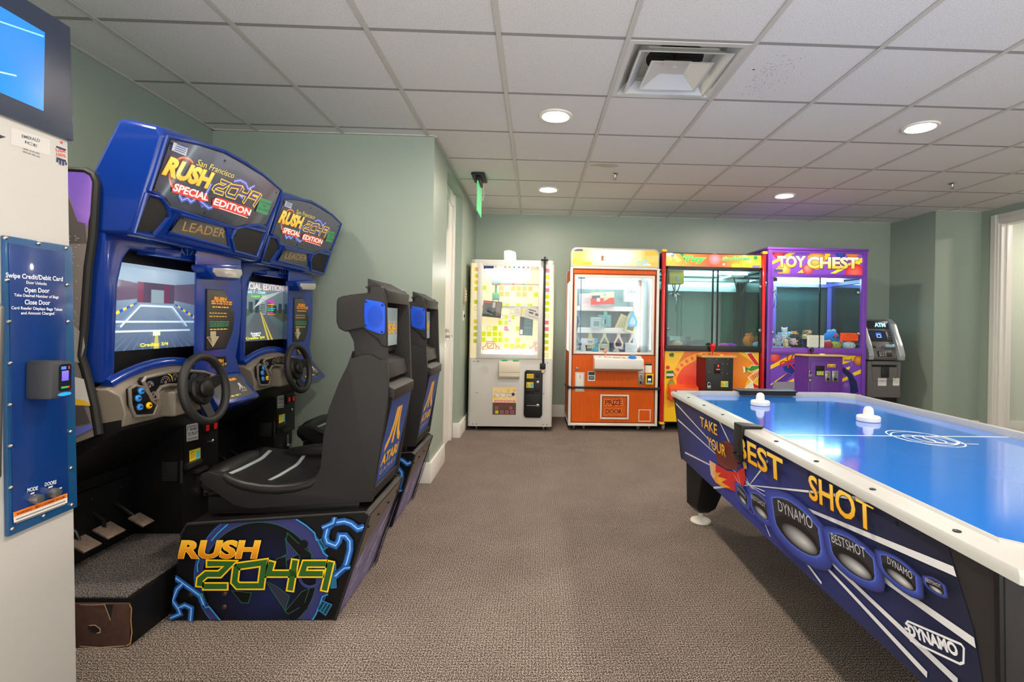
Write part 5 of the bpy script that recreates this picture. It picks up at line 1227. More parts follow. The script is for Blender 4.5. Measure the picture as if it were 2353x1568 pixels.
for lx, ly, sx, sy in ((1.02, 3.0, 1, -1), (1.965, 3.0, -1, -1), (1.02, 1.10, 1, 1), (1.965, 1.10, -1, 1)):
    m = MB(); q4 = lambda cx_, cy_, hx, hy, z: [(cx_-sx*hx, cy_-sy*hy, z), (cx_+sx*hx, cy_-sy*hy*0.6, z), (cx_+sx*hx, cy_+sy*hy, z), (cx_-sx*hx*0.6, cy_+sy*hy, z)]
    m.loft([q4(lx, ly, 0.035, 0.035, 0.065), q4(lx, ly, 0.07, 0.06, 0.10), q4(lx+sx*0.03, ly+sy*0.06, 0.115, 0.10, 0.40)]); lg = ah.part('leg', m, BLACK, smooth=20, bevel=0.006)
    m = MB(); m.cyl((lx, ly, 0.02), (lx, ly, 0.075), 0.014, seg=14); m.lathe((lx, ly, 0.001), (0, 0, 1), [(0.058, 0), (0.062, 0.006), (0.058, 0.014), (0.03, 0.022), (0.014, 0.026)], 28); ah.part('foot', m, FOOTM, sub=lg, label='pale round levelling foot')
# mallets
MAL = mat('mallet_white', (238, 232, 222), 0.4)
def mallet(px, lab):
    x, y = px
    t = Thing('striker', lab, 'air hockey mallet', (x, y, 0.737), 'white air hockey mallets')
    m = MB(); m.lathe((x, y, 0.7374), (0, 0, 1), [(0.050, 0.0), (0.052, 0.003), (0.052, 0.020), (0.048, 0.026), (0.026, 0.027), (0.024, 0.024)], 36); t.part('base', m, MAL)
    m = MB(); m.lathe((x, y, 0.7374), (0, 0, 1), [(0.026, 0.022), (0.0235, 0.030), (0.0225, 0.046), (0.0215, 0.056), (0.017, 0.065), (0.009, 0.0705), (0.001, 0.072)], 30); t.part('knob', m, MAL)
    m = MB(); m.lathe((x, y, 0.7372), (0, 0, 1), [(0.048, 0.0), (0.0515, 0.0015), (0.0515, 0.003)], 36); t.part('felt_pad', m, mat('felt', (190, 186, 178), 0.95))
mallet([(1.2961,2.8315)][0], 'white mallet left on the table, nearest the far end')
mallet([(1.6297,2.3906)][0], 'white mallet right on the table, beside the centre logo')

# ------------------------------------------------------------------ fittings shared by the prize machines
def caster(t, x, y, lab=None):
    m = MB(); m.cyl((x-0.012, y, 0.036), (x+0.012, y, 0.036), 0.035, seg=20); w = t.part('caster', m, mat('caster_grey', (120, 118, 116), 0.5))
    m = MB(); m.prism([(y-0.02, 0.036), (y+0.02, 0.036), (y+0.028, 0.085), (y-0.028, 0.085)], 'X', x-0.018, x-0.013); m.prism([(y-0.02, 0.036), (y+0.02, 0.036), (y+0.028, 0.085), (y-0.028, 0.085)], 'X', x+0.013, x+0.018); m.box((x-0.03, y-0.03, 0.083), (x+0.03, y+0.03, 0.088)); t.part('fork', m, STEEL, sub=w)
def level_foot(t, x, y, top=0.09):
    m = MB(); m.cyl((x, y, 0.012), (x, y, top), 0.006, seg=10); m.lathe((x, y, 0.0), (0, 0, 1), [(0.026, 0), (0.026, 0.008), (0.012, 0.018), (0.008, 0.02)], 20); m.cyl((x, y, 0.03), (x, y, 0.042), 0.011, seg=6); t.part('levelling_foot', m, CHROME)
def padlock(t, x, y, z, sub=None):
    m = MB(); m.box((x-0.022, y-0.016, z-0.022), (x+0.022, y, z+0.014), 0.008, seg=3); o = t.part('padlock', m, STEEL, sub=sub)
    m = MB(); m.tube([(x-0.013, y-0.008, z+0.01)]+[(x+0.013*math.cos(a), y-0.008, z+0.035+0.014*math.sin(a)) for a in [PI*(1-k/8) for k in range(9)]]+[(x+0.013, y-0.008, z+0.01)], 0.0042, 8)
    s_ = t.part('shackle', m, CHROME, sub=sub)
def tube_light(t, a, b, r=0.018, col=(238, 248, 255), s=14.0, name='tube_lamp'):
    m = MB(); m.cyl(a, b, r, seg=14); return t.part(name, m, emis_mat('fluorescent_tube', col, s), label='glowing fluorescent tube')

# ------------------------------------------------------------------ white prize crane
WX0, WX1, WYF, WYB = -0.712, 0.202, 5.45, 6.22
wc_ = Thing('prize_crane', 'white prize crane machine with yellow and pink square pattern, leftmost by the wall', 'prize machine', ((WX0+WX1)/2, 5.83, 0), 'prize machines along the back wall')
CWH = mat('crane_white_enamel', (204, 202, 198), 0.35, coat=0.2)
m = MB(); m.prism([(WX0, WYB), (WX0, WYF+0.03), (WX0+0.01, WYF+0.008), (WX0+0.03, WYF), (WX1-0.03, WYF), (WX1-0.01, WYF+0.008), (WX1, WYF+0.03), (WX1, WYB)], 'Z', 0.05, 0.79, 0.003); wb = wc_.part('lower_body', m, CWH)
m = MB(); m.prism([(WX0+0.004, WYB), (WX0+0.004, WYF+0.05), (WX0+0.02, WYF+0.015), (WX0+0.05, WYF), (WX1-0.05, WYF), (WX1-0.02, WYF+0.015), (WX1-0.004, WYF+0.05), (WX1-0.004, WYB)], 'Z', 1.815, 1.855, 0.004); wc_.part('roof', m, CWH)
m = MB(); m.box((WX0+0.006, WYB-0.012, 0.79), (WX1-0.006, WYB, 1.815)); m.box((WX0+0.006, 5.62, 0.79), (WX0+0.012, WYB-0.012, 1.815)); m.box((WX1-0.012, 5.62, 0.79), (WX1-0.006, WYB-0.012, 1.815)); wc_.part('side_wall', m, mat('cream_interior', (240, 226, 190), 0.6), split=True)
LIME, PINK, ORG, CREAM, AQUA, YEL = (196, 214, 20), (238, 120, 150), (248, 190, 120), (250, 236, 200), (110, 200, 196), (240, 214, 60)
def squares(m, x, z, s, kind):
    if kind == 'L': m.rect(x, z, x+s, z+s, LIME, up=False)
    if kind == 'O': m.rect(x, z, x+s, z+s, ORG, up=False)
    if kind == 'P': m.rect(x, z, x+s, z+s, PINK, up=False)
    if kind == 'A': m.rect(x, z, x+s, z+s, AQUA, up=False)
    if kind == 'Y': m.rect(x, z, x+s, z+s, YEL, up=False)
    if kind in 'wpl': m.stroke([(x+.004, z+.004), (x+s-.004, z+.004), (x+s-.004, z+s-.004), (x+.004, z+s-.004)], 0.005, {'w': (236, 230, 190), 'p': PINK, 'l': LIME}[kind], True, up=False)
BKY = 6.0
m = D(FY(BKY)); m.rect(WX0+0.02, 0.80, WX1-0.02, 1.81, CREAM, (252, 240, 214))
ROWS = ['L..O.OOOO.L', '..LOO.OOwLL', '...........', '..LLL.L.L.l', '....wp.LLLL', '...pLL.....', '...LL..L..L', '.lL.P.L...L', 'LLLL..w..wp', 'L.LLL.L...L', '....LLLL...', '...l.LLL...']
pit = 0.0685
for r, row in enumerate(ROWS):
    for k, ch in enumerate(row):
        if ch != '.': squares(m, -0.64+k*pit, 1.555-r*pit, 0.055, ch)
m.up()
for ox in (-0.52, 0.045):
    for g in ([(-.09, 0), (-.10, .03), (-.06, .05), (-.05, .10), (.04, .10), (.06, .05), (.10, .03), (.09, 0), (-.09, 0)], [(-.04, .02), (-.04, .08), (.03, .08), (.03, .02), (-.04, .02)], [(-.03, .03), (.02, .07)], [(.06, 0), (.06, .06)]): m.stroke([(ox+a, 0.845+b) for a, b in g], 0.008, (242, 100, 130))
m.stroke([(-.25, .85), (-.23, .89), (-.17, .89), (-.15, .85), (-.25, .85)], 0.007, (244, 150, 150))
wc_.part('back_print', m, PAPER, smooth=0, label='cream back wall with lime and orange squares')
m = MB(); m.box((WX0+0.013, BKY+0.001, 0.79), (WX1-0.013, BKY+0.01, 1.815)); wc_.part('back_board', m, CWH)
tube_light(wc_, (-0.56, 5.60, 1.76), (-0.06, 5.60, 1.76), 0.027, (255, 250, 240), 8); tube_light(wc_, (-0.56, 5.60, 1.70), (-0.06, 5.60, 1.70), 0.027, (255, 250, 240), 8); tube_light(wc_, (-0.56, 5.56, 0.84), (0.0, 5.56, 0.85), 0.03, (255, 250, 240), 8)
# printed clear corner columns
for s_, xa in ((-1, WX0), (1, WX1)):
    out = [(xa-s_*0.0, 5.62), (xa, WYF+0.05), (xa-s_*0.015, WYF+0.012), (xa-s_*0.05, WYF), (xa-s_*0.10, WYF)]
    m = MB()
    m.loft([[(x, y, 0.79) for x, y in out], [(x, y, 1.815) for x, y in out]], cap=False, closed=False)
    bmesh.ops.solidify(m.bm, geom=m.bm.faces[:], thickness=0.004)
    co = wc_.part('corner_window', m, mat('tinted_corner_acrylic', (250, 236, 196), 0.25, emit=(250, 236, 190), estr=0.12))
    m = D(FY(WYF), base=0.001); xx = WX0+0.05 if s_ < 0 else WX1-0.095; rg = random.Random(3+s_)
    for r in range(14):
        z = 0.81+r*0.0705
        for k in range(1 if s_ < 0 else 1):
            ch = rg.choice('LlYPwL.' if r < 10 else 'PAYPOY'); squares(m, xx, z, 0.042, ch)
    m.up(); wc_.part('corner_squares', m, PAPER, sub=co, smooth=0)
    m = D(frame((xa-s_*0.0, WYF+0.05, 0), (0, s_, 0), (0, 0, 1)), base=0.001)
    for r in range(14):
        ch = rg.choice('LlYPwL.' if r < 10 else 'PAYPOY'); squares(m, 0.015 if s_ > 0 else -0.06, 0.81+r*0.0705, 0.045, ch)
    m.up(); wc_.part('corner_squares', m, PAPER, sub=co, smooth=0)
FRG = mat('door_frame_grey', (206, 206, 204), 0.4, 0.1)
m = MB(); fx0, fx1, fz0, fz1 = -0.625, 0.083, 0.785, 1.815
m.box((fx0, WYF-0.012, fz0), (fx0+0.05, WYF+0.012, fz1), 0.003); m.box((fx1-0.05, WYF-0.012, fz0), (fx1, WYF+0.012, fz1), 0.003); m.box((fx0+0.05, WYF-0.012, fz1-0.03), (fx1-0.05, WYF+0.012, fz1), 0.003); m.box((fx0+0.05, WYF-0.012, fz0), (fx1-0.05, WYF+0.012, fz0+0.05), 0.003)
dr = wc_.part('glass_door', m, FRG)
m = MB(); m.box((fx0+0.045, WYF-0.002, fz0+0.045), (fx1-0.045, WYF+0.002, fz1-0.025)); wc_.part('door_glass', m, CLEAR, sub=dr, smooth=0)
m = D(FY(WYF-0.0025)); m.rect(fx0+0.06, 1.755, fx0+0.17, 1.785, (60, 74, 130)); rg = random.Random(9)
for k in range(10): squares(m, fx0+0.18+k*0.05, 1.765, 0.02, rg.choice('PAOY.'))
m.up(); m.rect(fx0+0.18, 1.585, fx1-0.05, 1.60, (186, 170, 150))
for k in range(10): squares(m, fx0+0.10+k*0.055, 1.583, 0.02, rg.choice('PAPO.'))
m.up(); wc_.part('door_stickers', m, PAPER, sub=dr, smooth=0)
m = MB(); m.cyl((WX0+0.03, 5.70, 1.345), (WX1-0.03, 5.70, 1.345), 0.006, seg=10); m.cyl((WX0+0.03, 5.72, 1.36), (WX1-0.03, 5.72, 1.36), 0.005, seg=10); wc_.part('gantry_rail', m, STEEL, split=True)
CLAW = mat('claw_green_plastic', (110, 180, 150), 0.4)
m = MB(); m.box((-0.50, 5.66, 1.60), (-0.40, 5.78, 1.70), 0.01); m.cyl((-0.45, 5.72, 1.60), (-0.45, 5.72, 1.50), 0.012); m.box((-0.49, 5.69, 1.43), (-0.41, 5.75, 1.51), 0.01); m.tube([(-0.48, 5.72, 1.43), (-0.495, 5.72, 1.39), (-0.47, 5.72, 1.36)], 0.005, 8); m.tube([(-0.42, 5.72, 1.43), (-0.405, 5.72, 1.39), (-0.43, 5.72, 1.36)], 0.005, 8); wc_.part('claw', m, CLAW, label='small green string cutter claw')
m = MB(); m.box((-0.378, 5.36, 0.645), (-0.155, WYF, 0.762), 0.008); m.prism([(5.37, 0.60), (WYF, 0.56), (WYF, 0.65), (5.37, 0.65)], 'X', -0.376, -0.157, 0.004); cb = wc_.part('control_box', m, mat('cream_plastic', (224, 216, 196), 0.4))
for bx in (-0.32, -0.20): m = MB(); m.lathe((bx, 5.40, 0.762), (0, 0, 1), [(0.034, 0), (0.034, 0.008), (0.028, 0.014), (0.002, 0.016)], 20); wc_.part('push_button', m, mat('green_button', (10, 150, 90), 0.3), sub=cb)
m = MB(); m.prism([(-0.1037,0.6452),(-0.0857,0.6653),(0.0771,0.6618),(0.0917,0.6408),(0.0939,0.1802),(0.0717,0.1517),(-0.0840,0.1528),(-0.1057,0.1781)][::-1], 'Y', WYF-0.02, WYF, 0.004); cdw = wc_.part('coin_door', m, BLACKM, label='black coin and bill door')
m = D(FY(WYF-0.02), base=0.0008); a = [(-0.0796,0.5770),(-0.0043,0.6260)]; m.rect(a[0][0], a[0][1], a[1][0], a[1][1], (226, 196, 40)); m.lines(a[0][0]+.006, a[1][0]-.004, [a[0][1]+.008+.011*k for k in range(3)], 0.004, (90, 70, 20), 3)
a = [(-0.0821,0.4754),(-0.0056,0.5357)]; m.rect(a[0][0], a[0][1], a[1][0], a[1][1], (230, 206, 40)); m.rect((a[0][0]+a[1][0])/2+.006, a[0][1]+.006, a[1][0]-.004, a[1][1]-.012, (84, 180, 190)); m.rect(a[0][0]+.006, a[0][1]+.006, a[0][0]+.01, a[1][1]-.012, (30, 30, 30)); m.lines(a[0][0]+.014, a[0][0]+.03, [a[0][1]+.008, a[0][1]+.018, a[0][1]+.028], 0.004, (60, 60, 30), 4)
wc_.part('door_labels', m, PAPER, sub=cdw, smooth=0)
m = MB()
for px_ in ([(0.0381,0.6181)][0],): a = px_; m.box((a[0]-0.02, 5.415, a[1]-0.025), (a[0]+0.02, 5.43, a[1]+0.02), 0.003)
a = [(-0.0813,0.4289),(-0.0016,0.4652)]; m.box((a[0][0], 5.405, a[0][1]), (a[1][0], 5.43, a[1][1]), 0.004); a = [(0.0130,0.4371),(0.0574,0.4828)]; m.box((a[0][0], 5.42, a[0][1]), (a[1][0], 5.43, a[1][1]), 0.003); a = [(-0.0895,0.1679),(0.0840,0.4098)]; m.box((a[0][0], 5.424, a[0][1]), (a[1][0], 5.43, a[1][1]), 0.004)
wc_.part('slot_plate', m, BLACK, sub=cdw, split=True)
m = MB()
for px_ in ([(0.0409,0.5363)][0],[(0.0438,0.2865)][0]): a = px_; m.lathe((a[0], 5.43, a[1]), (0, -1, 0), [(0.018, 0), (0.018, 0.008), (0.010, 0.014), (0.001, 0.015)], 16)
a = [(-0.0718,0.2851),(0.0269,0.2863)]; m.box((a[0][0], 5.42, a[0][1]-.003), (a[1][0], 5.425, a[0][1]+.003))
wc_.part('cam_lock', m, CHROME, sub=cdw, split=True)
m = D(FY(WYF)); a = [(-0.4442,0.1772),(-0.1912,0.4742)]; (ax0, az0), (ax1, az1) = a; zm = az0+(az1-az0)*0.44
m.rect(ax0, az0, ax1, zm, (96, 76, 66)); m.rect(ax0, zm, ax1, az1, (252, 220, 160))
for k, (fx_, fz_, ch) in enumerate(((.08, .86, 'w'), (.45, .86, 'w'), (.62, .84, 'Y'), (.86, .84, 'O'), (.02, .6, 'Y'))): squares(m, ax0+(ax1-ax0)*fx_, az0+(az1-az0)*fz_, 0.028, ch)
m.up(); m.rect(ax0+.02, zm+.004, ax1-.012, zm+.028, (236, 130, 130)); m.text('MINIPRIZE', (ax0+.035, zm+.008), (ax1-.03, zm+.008), 0.014, (252, 220, 200), bold=0.02); m.text('Bag Beg Guys', (ax0+.022, zm+.075), (ax1-.04, zm+.072), 0.040, (250, 246, 230), bold=0.05, outline=(70, 74, 84), ow=0.05)
m.ell2(ax1-.032, zm+.092, .018, .018, (36, 70, 130)); m.lines(ax0+.06, ax1-.06, [zm-.04], .016, (150, 60, 60), 3)
for k in range(4): squares(m, ax0+.03+k*.055, az0+.012, 0.034, 'Lppp'[k])
m.up(); squares(m, ax0+.03, az0+.06, 0.03, 'p'); squares(m, ax1-.07, az0+.06, .03, 'p'); m.up()
wc_.part('front_poster', m, PRINT, sub=wb, smooth=0, label='orange and brown square poster low on the front')
m = MB(); a = [(-0.5341,0.6647)][0]; m.cyl((a[0], WYF, a[1]), (a[0], WYF-0.003, a[1]), 0.045, seg=28); wc_.part('round_cover', m, mat('cover_grey', (196, 196, 194), 0.5), sub=wb)
m = MB(); a = [(0.0896,0.7416),(0.1015,1.8644)]; m.box((a[0][0]-.006, 5.415, a[0][1]), (a[1][0]+.006, 5.435, a[1][1]+.03), 0.003); m.box((a[0][0]-.035, 5.40, 1.855), (a[1][0]+.03, 5.52, 1.868), 0.003); m.box((a[0][0]-.03, 5.40, a[0][1]-.06), (a[1][0]+.02, 5.44, a[0][1]), 0.006); sb_ = wc_.part('security_bar', m, BLACKM, label='tall black security bar over the glass')
m = MB(); m.lathe(((a[0][0]+a[1][0])/2, 5.445, a[0][1]-.085), (0, -1, 0), [(0.022, 0), (0.022, 0.02), (0.018, 0.026), (0.001, 0.026)], 18); wc_.part('disc_lock', m, mat('brass_lock', (196, 170, 130), 0.35, 0.8), sub=sb_)
m = MB(); m.prism([(-0.36, 1.855), (-0.22, 1.855), (-0.23, 1.965), (-0.30, 1.985), (-0.36, 1.975)], 'Y', 5.60, 5.72, 0.01); bk_ = wc_.part('top_bracket', m, WHITEP)
for x in (-0.62, 0.11):
    for y in (5.50, 6.15): level_foot(wc_, x, y, 0.06)
m = MB()
for px_ in [(-0.6169,0.4124),(0.1069,0.4100),(-0.6533,0.0734),(-0.6154,0.0738),(0.1056,0.0727),(0.1467,0.0731),(-0.6550,0.7505),(-0.6157,0.7510),(-0.6016,0.7512),(0.1423,0.7478)]: m.ell((px_[0], WYF, px_[1]), (0.005, 0.003, 0.005), 8, 6)
wc_.part('body_screw', m, BLACKM, sub=wb, split=True)
# hanging prizes
def box_prize(name, label, c, half, yaw, pitch, base, art, hang=None, group='prizes in the white crane', roll=0.0):
    R = Matrix.Rotation(yaw, 3, 'Z') @ Matrix.Rotation(roll, 3, 'Y') @ Matrix.Rotation(pitch, 3, 'X'); c = V(c); t = Thing(name, label, 'prize box', c-V((0, 0, half[2])), group)
    ux, uy, uz = R @ V((1, 0, 0)), R @ V((0, 1, 0)), R @ V((0, 0, 1))
    m = MB(); m.obox(c, ux, uy, uz, half[0], half[1], half[2], 0.002); bo = t.part('carton', m, mat(name+'_card', base, 0.5))
    m = D((c-uy*half[1], ux, uz, -uy), base=0.0006); art(m, half[0], half[2]); t.part('front_print', m, PAPER, sub=bo, smooth=0)
    if hang:
        m = MB(); m.tube([c+uz*half[2], V((c.x, c.y, hang))], 0.0012, 6); t.part('string', m, WHITEP)
    return t
def art_dark(m, w, h):
    m.rect(-w, -h, w, h, (70, 74, 76)); m.rect(-w*.9, h*.72, -w*.1, h*.9, (200, 60, 50)); m.rect(-w*.0, h*.2, w*.3, h*.9, (180, 184, 184)); m.rect(w*.4, -h*.8, w*.9, h*.9, (120, 112, 104)); m.stroke([(-w*.6, -h*.5), (w*.1, -h*.7)], w*.12, (90, 150, 160)); m.poly([(-w*.7, -h*.2), (-w*.2, -h*.4), (0, h*.1), (-w*.5, h*.3)], (40, 44, 46))
def art_white(m, w, h):
    m.rect(-w, -h, w, h, (236, 234, 230)); m.rect(-w*.7, h*.4, w*.1, h*.6, (90, 94, 98)); m.rect(-w*.6, -h*.1, -w*.1, h*.2, (60, 64, 70)); m.rect(w*.1, -h*.2, w*.5, h*.2, (80, 84, 90)); m.lines(-w*.7, w*.8, [-h*.5, -h*.65], h*.06, (120, 120, 124), 3)
def art_buds(m, w, h):
    m.rect(-w, -h, w, h, (226, 222, 212)); m.ell2(-w*.2, h*.1, w*.3, h*.4, (246, 246, 244), (190, 188, 182)); m.ell2(w*.35, -h*.1, w*.25, h*.35, (246, 246, 244), (190, 188, 182))
def art_teal(m, w, h):
    m.rect(-w, -h, -w*.35, h, (52, 58, 66)); m.rect(-w*.35, -h, w, h, (54, 90, 100), (70, 110, 116)); m.rect(-w*.9, -h*.9, -w*.5, -h*.4, (220, 220, 216)); m.lines(-w*.2, w*.8, [h*.6, h*.3, -h*.2], h*.05, (120, 160, 164), 6)
def art_plug(m, w, h):
    m.rect(-w, -h, w, h, (236, 230, 214)); m.ell2(-w*.3, 0, w*.12, h*.06, (60, 60, 60)); m.ell2(w*.3, 0, w*.12, h*.06, (60, 60, 60))
box_prize('game_box', 'dark game box with red title hanging at left in the white crane', (-0.4878,5.7000,1.3238), (0.105, 0.04, 0.09), 0.10, 0, (60, 62, 64), art_dark, 1.345, roll=0.08)
box_prize('earbud_box', 'tiny white earbud box hanging at the middle of the white crane', (-0.1896,5.7000,1.3025), (0.036, 0.03, 0.055), -0.3, 0, (230, 226, 216), art_buds, 1.345)
box_prize('headphone_box', 'tilted white printed box hanging at upper right in the white crane', (-0.0160,5.6200,1.2792), (0.105, 0.03, 0.065), 0.2, 0.1, (232, 230, 226), art_white, 1.345, roll=0.25)
box_prize('speaker_box', 'dark teal upright box hanging below the white printed box', (-0.0988,5.7400,1.1379), (0.072, 0.03, 0.105), -0.1, 0, (48, 60, 70), art_teal, 1.345, roll=0.03)
box_prize('charger', 'slim cream wall charger hanging between the game box and the teal box', (-0.2866,5.7000,1.1913), (0.024, 0.03, 0.085), 0.05, 0, (238, 232, 216), art_plug, 1.345)

# ------------------------------------------------------------------ orange key-game prize machine
OX0, OX1, OYF, OYB = 0.385, 1.358, 5.50, 6.24
om = Thing('key_prize_machine', 'orange wood-grain prize machine with PRIZE DOOR and a brightly lit white window', 'prize machine', ((OX0+OX1)/2, 5.87, 0), 'prize machines along the back wall')
def wood_mat():
    m = bpy.data.materials.new('orange_wood_laminate'); N, L = nodes(m); b = N['Principled BSDF']; b.inputs['Roughness'].default_value = 0.42; setin(b, 'Specular IOR Level', 0.25)
    tc = N.new('ShaderNodeTexCoord'); mp = N.new('ShaderNodeMapping'); mp.inputs['Scale'].default_value = (9, 9, 0.8); nz = N.new('ShaderNodeTexNoise'); nz.inputs['Scale'].default_value = 6; nz.inputs['Detail'].default_value = 5
    mx = N.new('ShaderNodeMix'); mx.data_type = 'RGBA'; mx.inputs['A'].default_value = lin((190, 74, 4)); mx.inputs['B'].default_value = lin((226, 100, 12))
    L.new(tc.outputs['Object'], mp.inputs['Vector']); L.new(mp.outputs['Vector'], nz.inputs['Vector']); L.new(nz.outputs['Fac'], mx.inputs['Factor']); L.new(mx.outputs['Result'], b.inputs['Base Color'])
    return m
WOOD = wood_mat()
EDGEW = mat('white_edge_extrusion', (222, 220, 214), 0.35)
wx0, wx1, wz0, wz1 = 0.433, 1.307, 0.851, 1.713
m = MB()
m.box((OX0+0.02, OYF, 0.085), (OX1-0.02, OYB, 0.80), 0.003)
m.box((OX0+0.02, OYF, 0.80), (wx0-0.004, OYF+0.03, 1.79)); m.box((wx1+0.004, OYF, 0.80), (OX1-0.02, OYF+0.03, 1.79)); m.box((wx0-0.004, OYF, wz1+0.004), (wx1+0.004, OYF+0.03, 1.79)); m.box((wx0-0.004, OYF, 0.80), (wx1+0.004, OYF+0.03, wz0-0.004))
m.box((OX0, OYF+0.03, 0.085), (OX0+0.02, OYB, 0.86)); m.box((OX0, OYF+0.03, 0.86), (OX0+0.02, OYF+0.14, 1.79)); m.box((OX0, OYB-0.10, 0.86), (OX0+0.02, OYB, 1.79)); m.box((OX0, OYF+0.14, 1.66), (OX0+0.02, OYB-0.10, 1.79)); m.box((OX1-0.02, OYF+0.03, 0.085), (OX1, OYB, 1.79))
ob = om.part('cabinet', m, WOOD, smooth=0)
m = MB(); m.box((OX0+0.02, OYB-0.02, 0.80), (OX1-0.02, OYB-0.001, 1.79)); m.box((OX0+0.02, OYF+0.03, 1.765), (OX1-0.02, OYB-0.02, 1.79)); m.box((OX1-0.03, OYF+0.04, 0.80), (OX1-0.021, OYB-0.02, 1.765)); m.box((OX0+0.03, OYF+0.03, 0.80), (OX1-0.03, OYB-0.02, 0.815)); INW = mat('bright_white_interior', (240, 244, 242), 0.5); inn = om.part('interior', m, INW, smooth=0)
m = MB()
for a, b in (((OX0-0.006, OYF-0.01, 0.06), (OX0+0.022, OYF+0.03, 1.80)), ((OX1-0.022, OYF-0.01, 0.06), (OX1+0.006, OYF+0.03, 1.80)), ((OX0+0.022, OYF-0.008, 0.06), (OX1-0.022, OYF+0.02, 0.088)), ((OX0+0.022, OYF-0.008, 1.785), (OX1-0.022, OYF+0.02, 1.805)), ((OX0-0.004, OYF+0.03, 0.06), (OX0+0.02, OYB, 0.088)), ((OX0-0.004, OYB-0.02, 0.06), (OX0+0.02, OYB, 1.80))): m.box(a, b, 0.004)
om.part('edge_trim', m, EDGEW, sub=ob, split=True)
m = MB(); m.box((OX0+0.004, OYF+0.14, 0.86), (OX0+0.010, OYB-0.10, 1.66)); om.part('side_window', m, mat('frosted_white_acrylic', (226, 240, 240), 0.4, emit=(220, 244, 246), estr=0.5), sub=ob, label='frosted white side window')  # emission stands in for interior lamp light passing through the pane
DARKL = mat('dark_line_vinyl', (40, 34, 30), 0.5)
m = D(FY(OYF), base=0.001)
for p in ([(OX0+.028, 0.095), (OX1-.028, 0.095), (OX1-.028, 1.775), (OX0+.028, 1.775)], [(wx0-.016, 0.84), (wx0-.016, wz1+.016), (wx1+.016, wz1+.016), (wx1+.016, 0.84)]): m.stroke(p, 0.006, (50, 36, 26), True)
m.stroke([(OX0+.03, 0.838), (wx0-.012, 0.838)], 0.008, (40, 30, 24)); m.stroke([(wx1+.012, 0.838), (OX1-.03, 0.838)], 0.008, (40, 30, 24)); a = [(1.1617,0.1137),(1.2872,0.2391)]; m.stroke([(a[0][0], a[0][1]), (a[1][0], a[0][1]), (a[1][0], a[1][1]), (a[0][0], a[1][1])], 0.008, (236, 214, 190), True)
om.part('pinstripes', m, PRINT, sub=ob, smooth=0)
m = MB(); m.box((wx0-.004, OYF-0.006, wz0-.004), (wx0+.024, OYF+.02, wz1+.004), .003); m.box((wx1-.024, OYF-0.006, wz0-.004), (wx1+.004, OYF+.02, wz1+.004), .003); m.box((wx0+.024, OYF-0.006, wz1-.02), (wx1-.024, OYF+.02, wz1+.004), .003); m.box((wx0+.024, OYF-0.006, wz0-.004), (wx1-.024, OYF+.02, wz0+.02), .003); wf = om.part('window_frame', m, EDGEW, sub=ob)
m = MB(); m.box((wx0+.02, OYF+.004, wz0+.016), (wx1-.02, OYF+.008, wz1-.016)); om.part('window_glass', m, CLEAR, sub=wf, smooth=0)
m = D(FY(OYF+.004)); m.rect(wx0+.035, wz1-.04, wx0+.11, wz1-.026, (90, 130, 190)); om.part('window_sticker', m, PAPER, sub=wf, smooth=0)
tube_light(om, (0.52, 5.60, 1.745), (1.22, 5.60, 1.745), 0.014, (226, 250, 255), 15); tube_light(om, (0.52, 5.95, 1.745), (1.22, 5.95, 1.745), 0.014, (226, 250, 255), 11); tube_light(om, (1.29, 5.56, 0.90), (1.29, 5.56, 1.65), 0.010, (226, 250, 255), 8, 'tube_lamp')
# prize bank: shelves, dark bays and keyhole plates
m = MB()
for z0, z1 in ((1.33, 1.385), (1.07, 1.135), (0.82, 0.865)): m.box((OX0+.03, 5.86, z0), (1.15, 5.885, z1), .002); m.box((OX0+.03, 5.885, z0+.01), (1.15, 6.2, z0+.02))
m.box((1.15, 5.84, 0.82), (1.20, 5.90, 1.74), .003); m.box((OX0+.03, 5.86, 1.60), (1.15, 5.885, 1.74)); om.part('prize_shelf', m, INW, sub=inn, split=True)
m = MB(); m.box((OX0+.03, 6.10, 0.87), (1.15, 6.11, 1.60)); om.part('bay_backs', m, mat('grey_green_bay', (126, 150, 148), 0.5, var=.2, bscale=12), sub=inn)
m = MB(); m.box((1.21, 5.90, 0.83), (1.325, 5.905, 1.70)); om.part('side_mirror', m, mat('mirror_panel', (196, 214, 214), 0.1, 0.9), sub=inn)
KEYC = [(150, 200, 190), (196, 206, 150), (196, 210, 170), (222, 206, 190), (200, 206, 206)]
def keyplate(x, z, s, col, name='keyhole_plate'):
    m = MB(); fr = frame((x, 5.69, z), (1, 0, 0), (0, 0, 1))
    out = [(-.3, 1), (.3, 1), (.3, .62), (.62, .15), (.85, -.2), (.85, -.7), (.55, -1), (-.55, -1), (-.85, -.7), (-.85, -.2), (-.62, .15), (-.3, .62)]
    inn_ = [(-.1, .42), (.1, .42), (.1, .32), (.40, -.05), (.56, -.32), (.54, -.55), (.36, -.70), (-.36, -.70), (-.54, -.55), (-.56, -.32), (-.40, -.05), (-.1, .32)]
    o_, u_, v_, n_ = fr; P = lambda p, d: o_+u_*p[0]*s*.75+v_*p[1]*s+n_*d
    k = len(out); vs = [P(p, .006) for p in out]+[P(p, .006) for p in inn_]+[P(p, 0) for p in out]+[P(p, 0) for p in inn_]
    fs = []
    for i in range(k):
        j = (i+1) % k; fs += [(i, j, k+j, k+i), (2*k+i, 3*k+i, 3*k+j, 2*k+j), (i, 2*k+i, 2*k+j, j), (k+i, k+j, 3*k+j, 3*k+i)]
    bv, f = m.faces(vs, fs); bmesh.ops.recalc_face_normals(m.bm, faces=f)
    return om.part(name, m, mat('key_plate', col, 0.35), sub=inn, label='coloured keyhole plate')
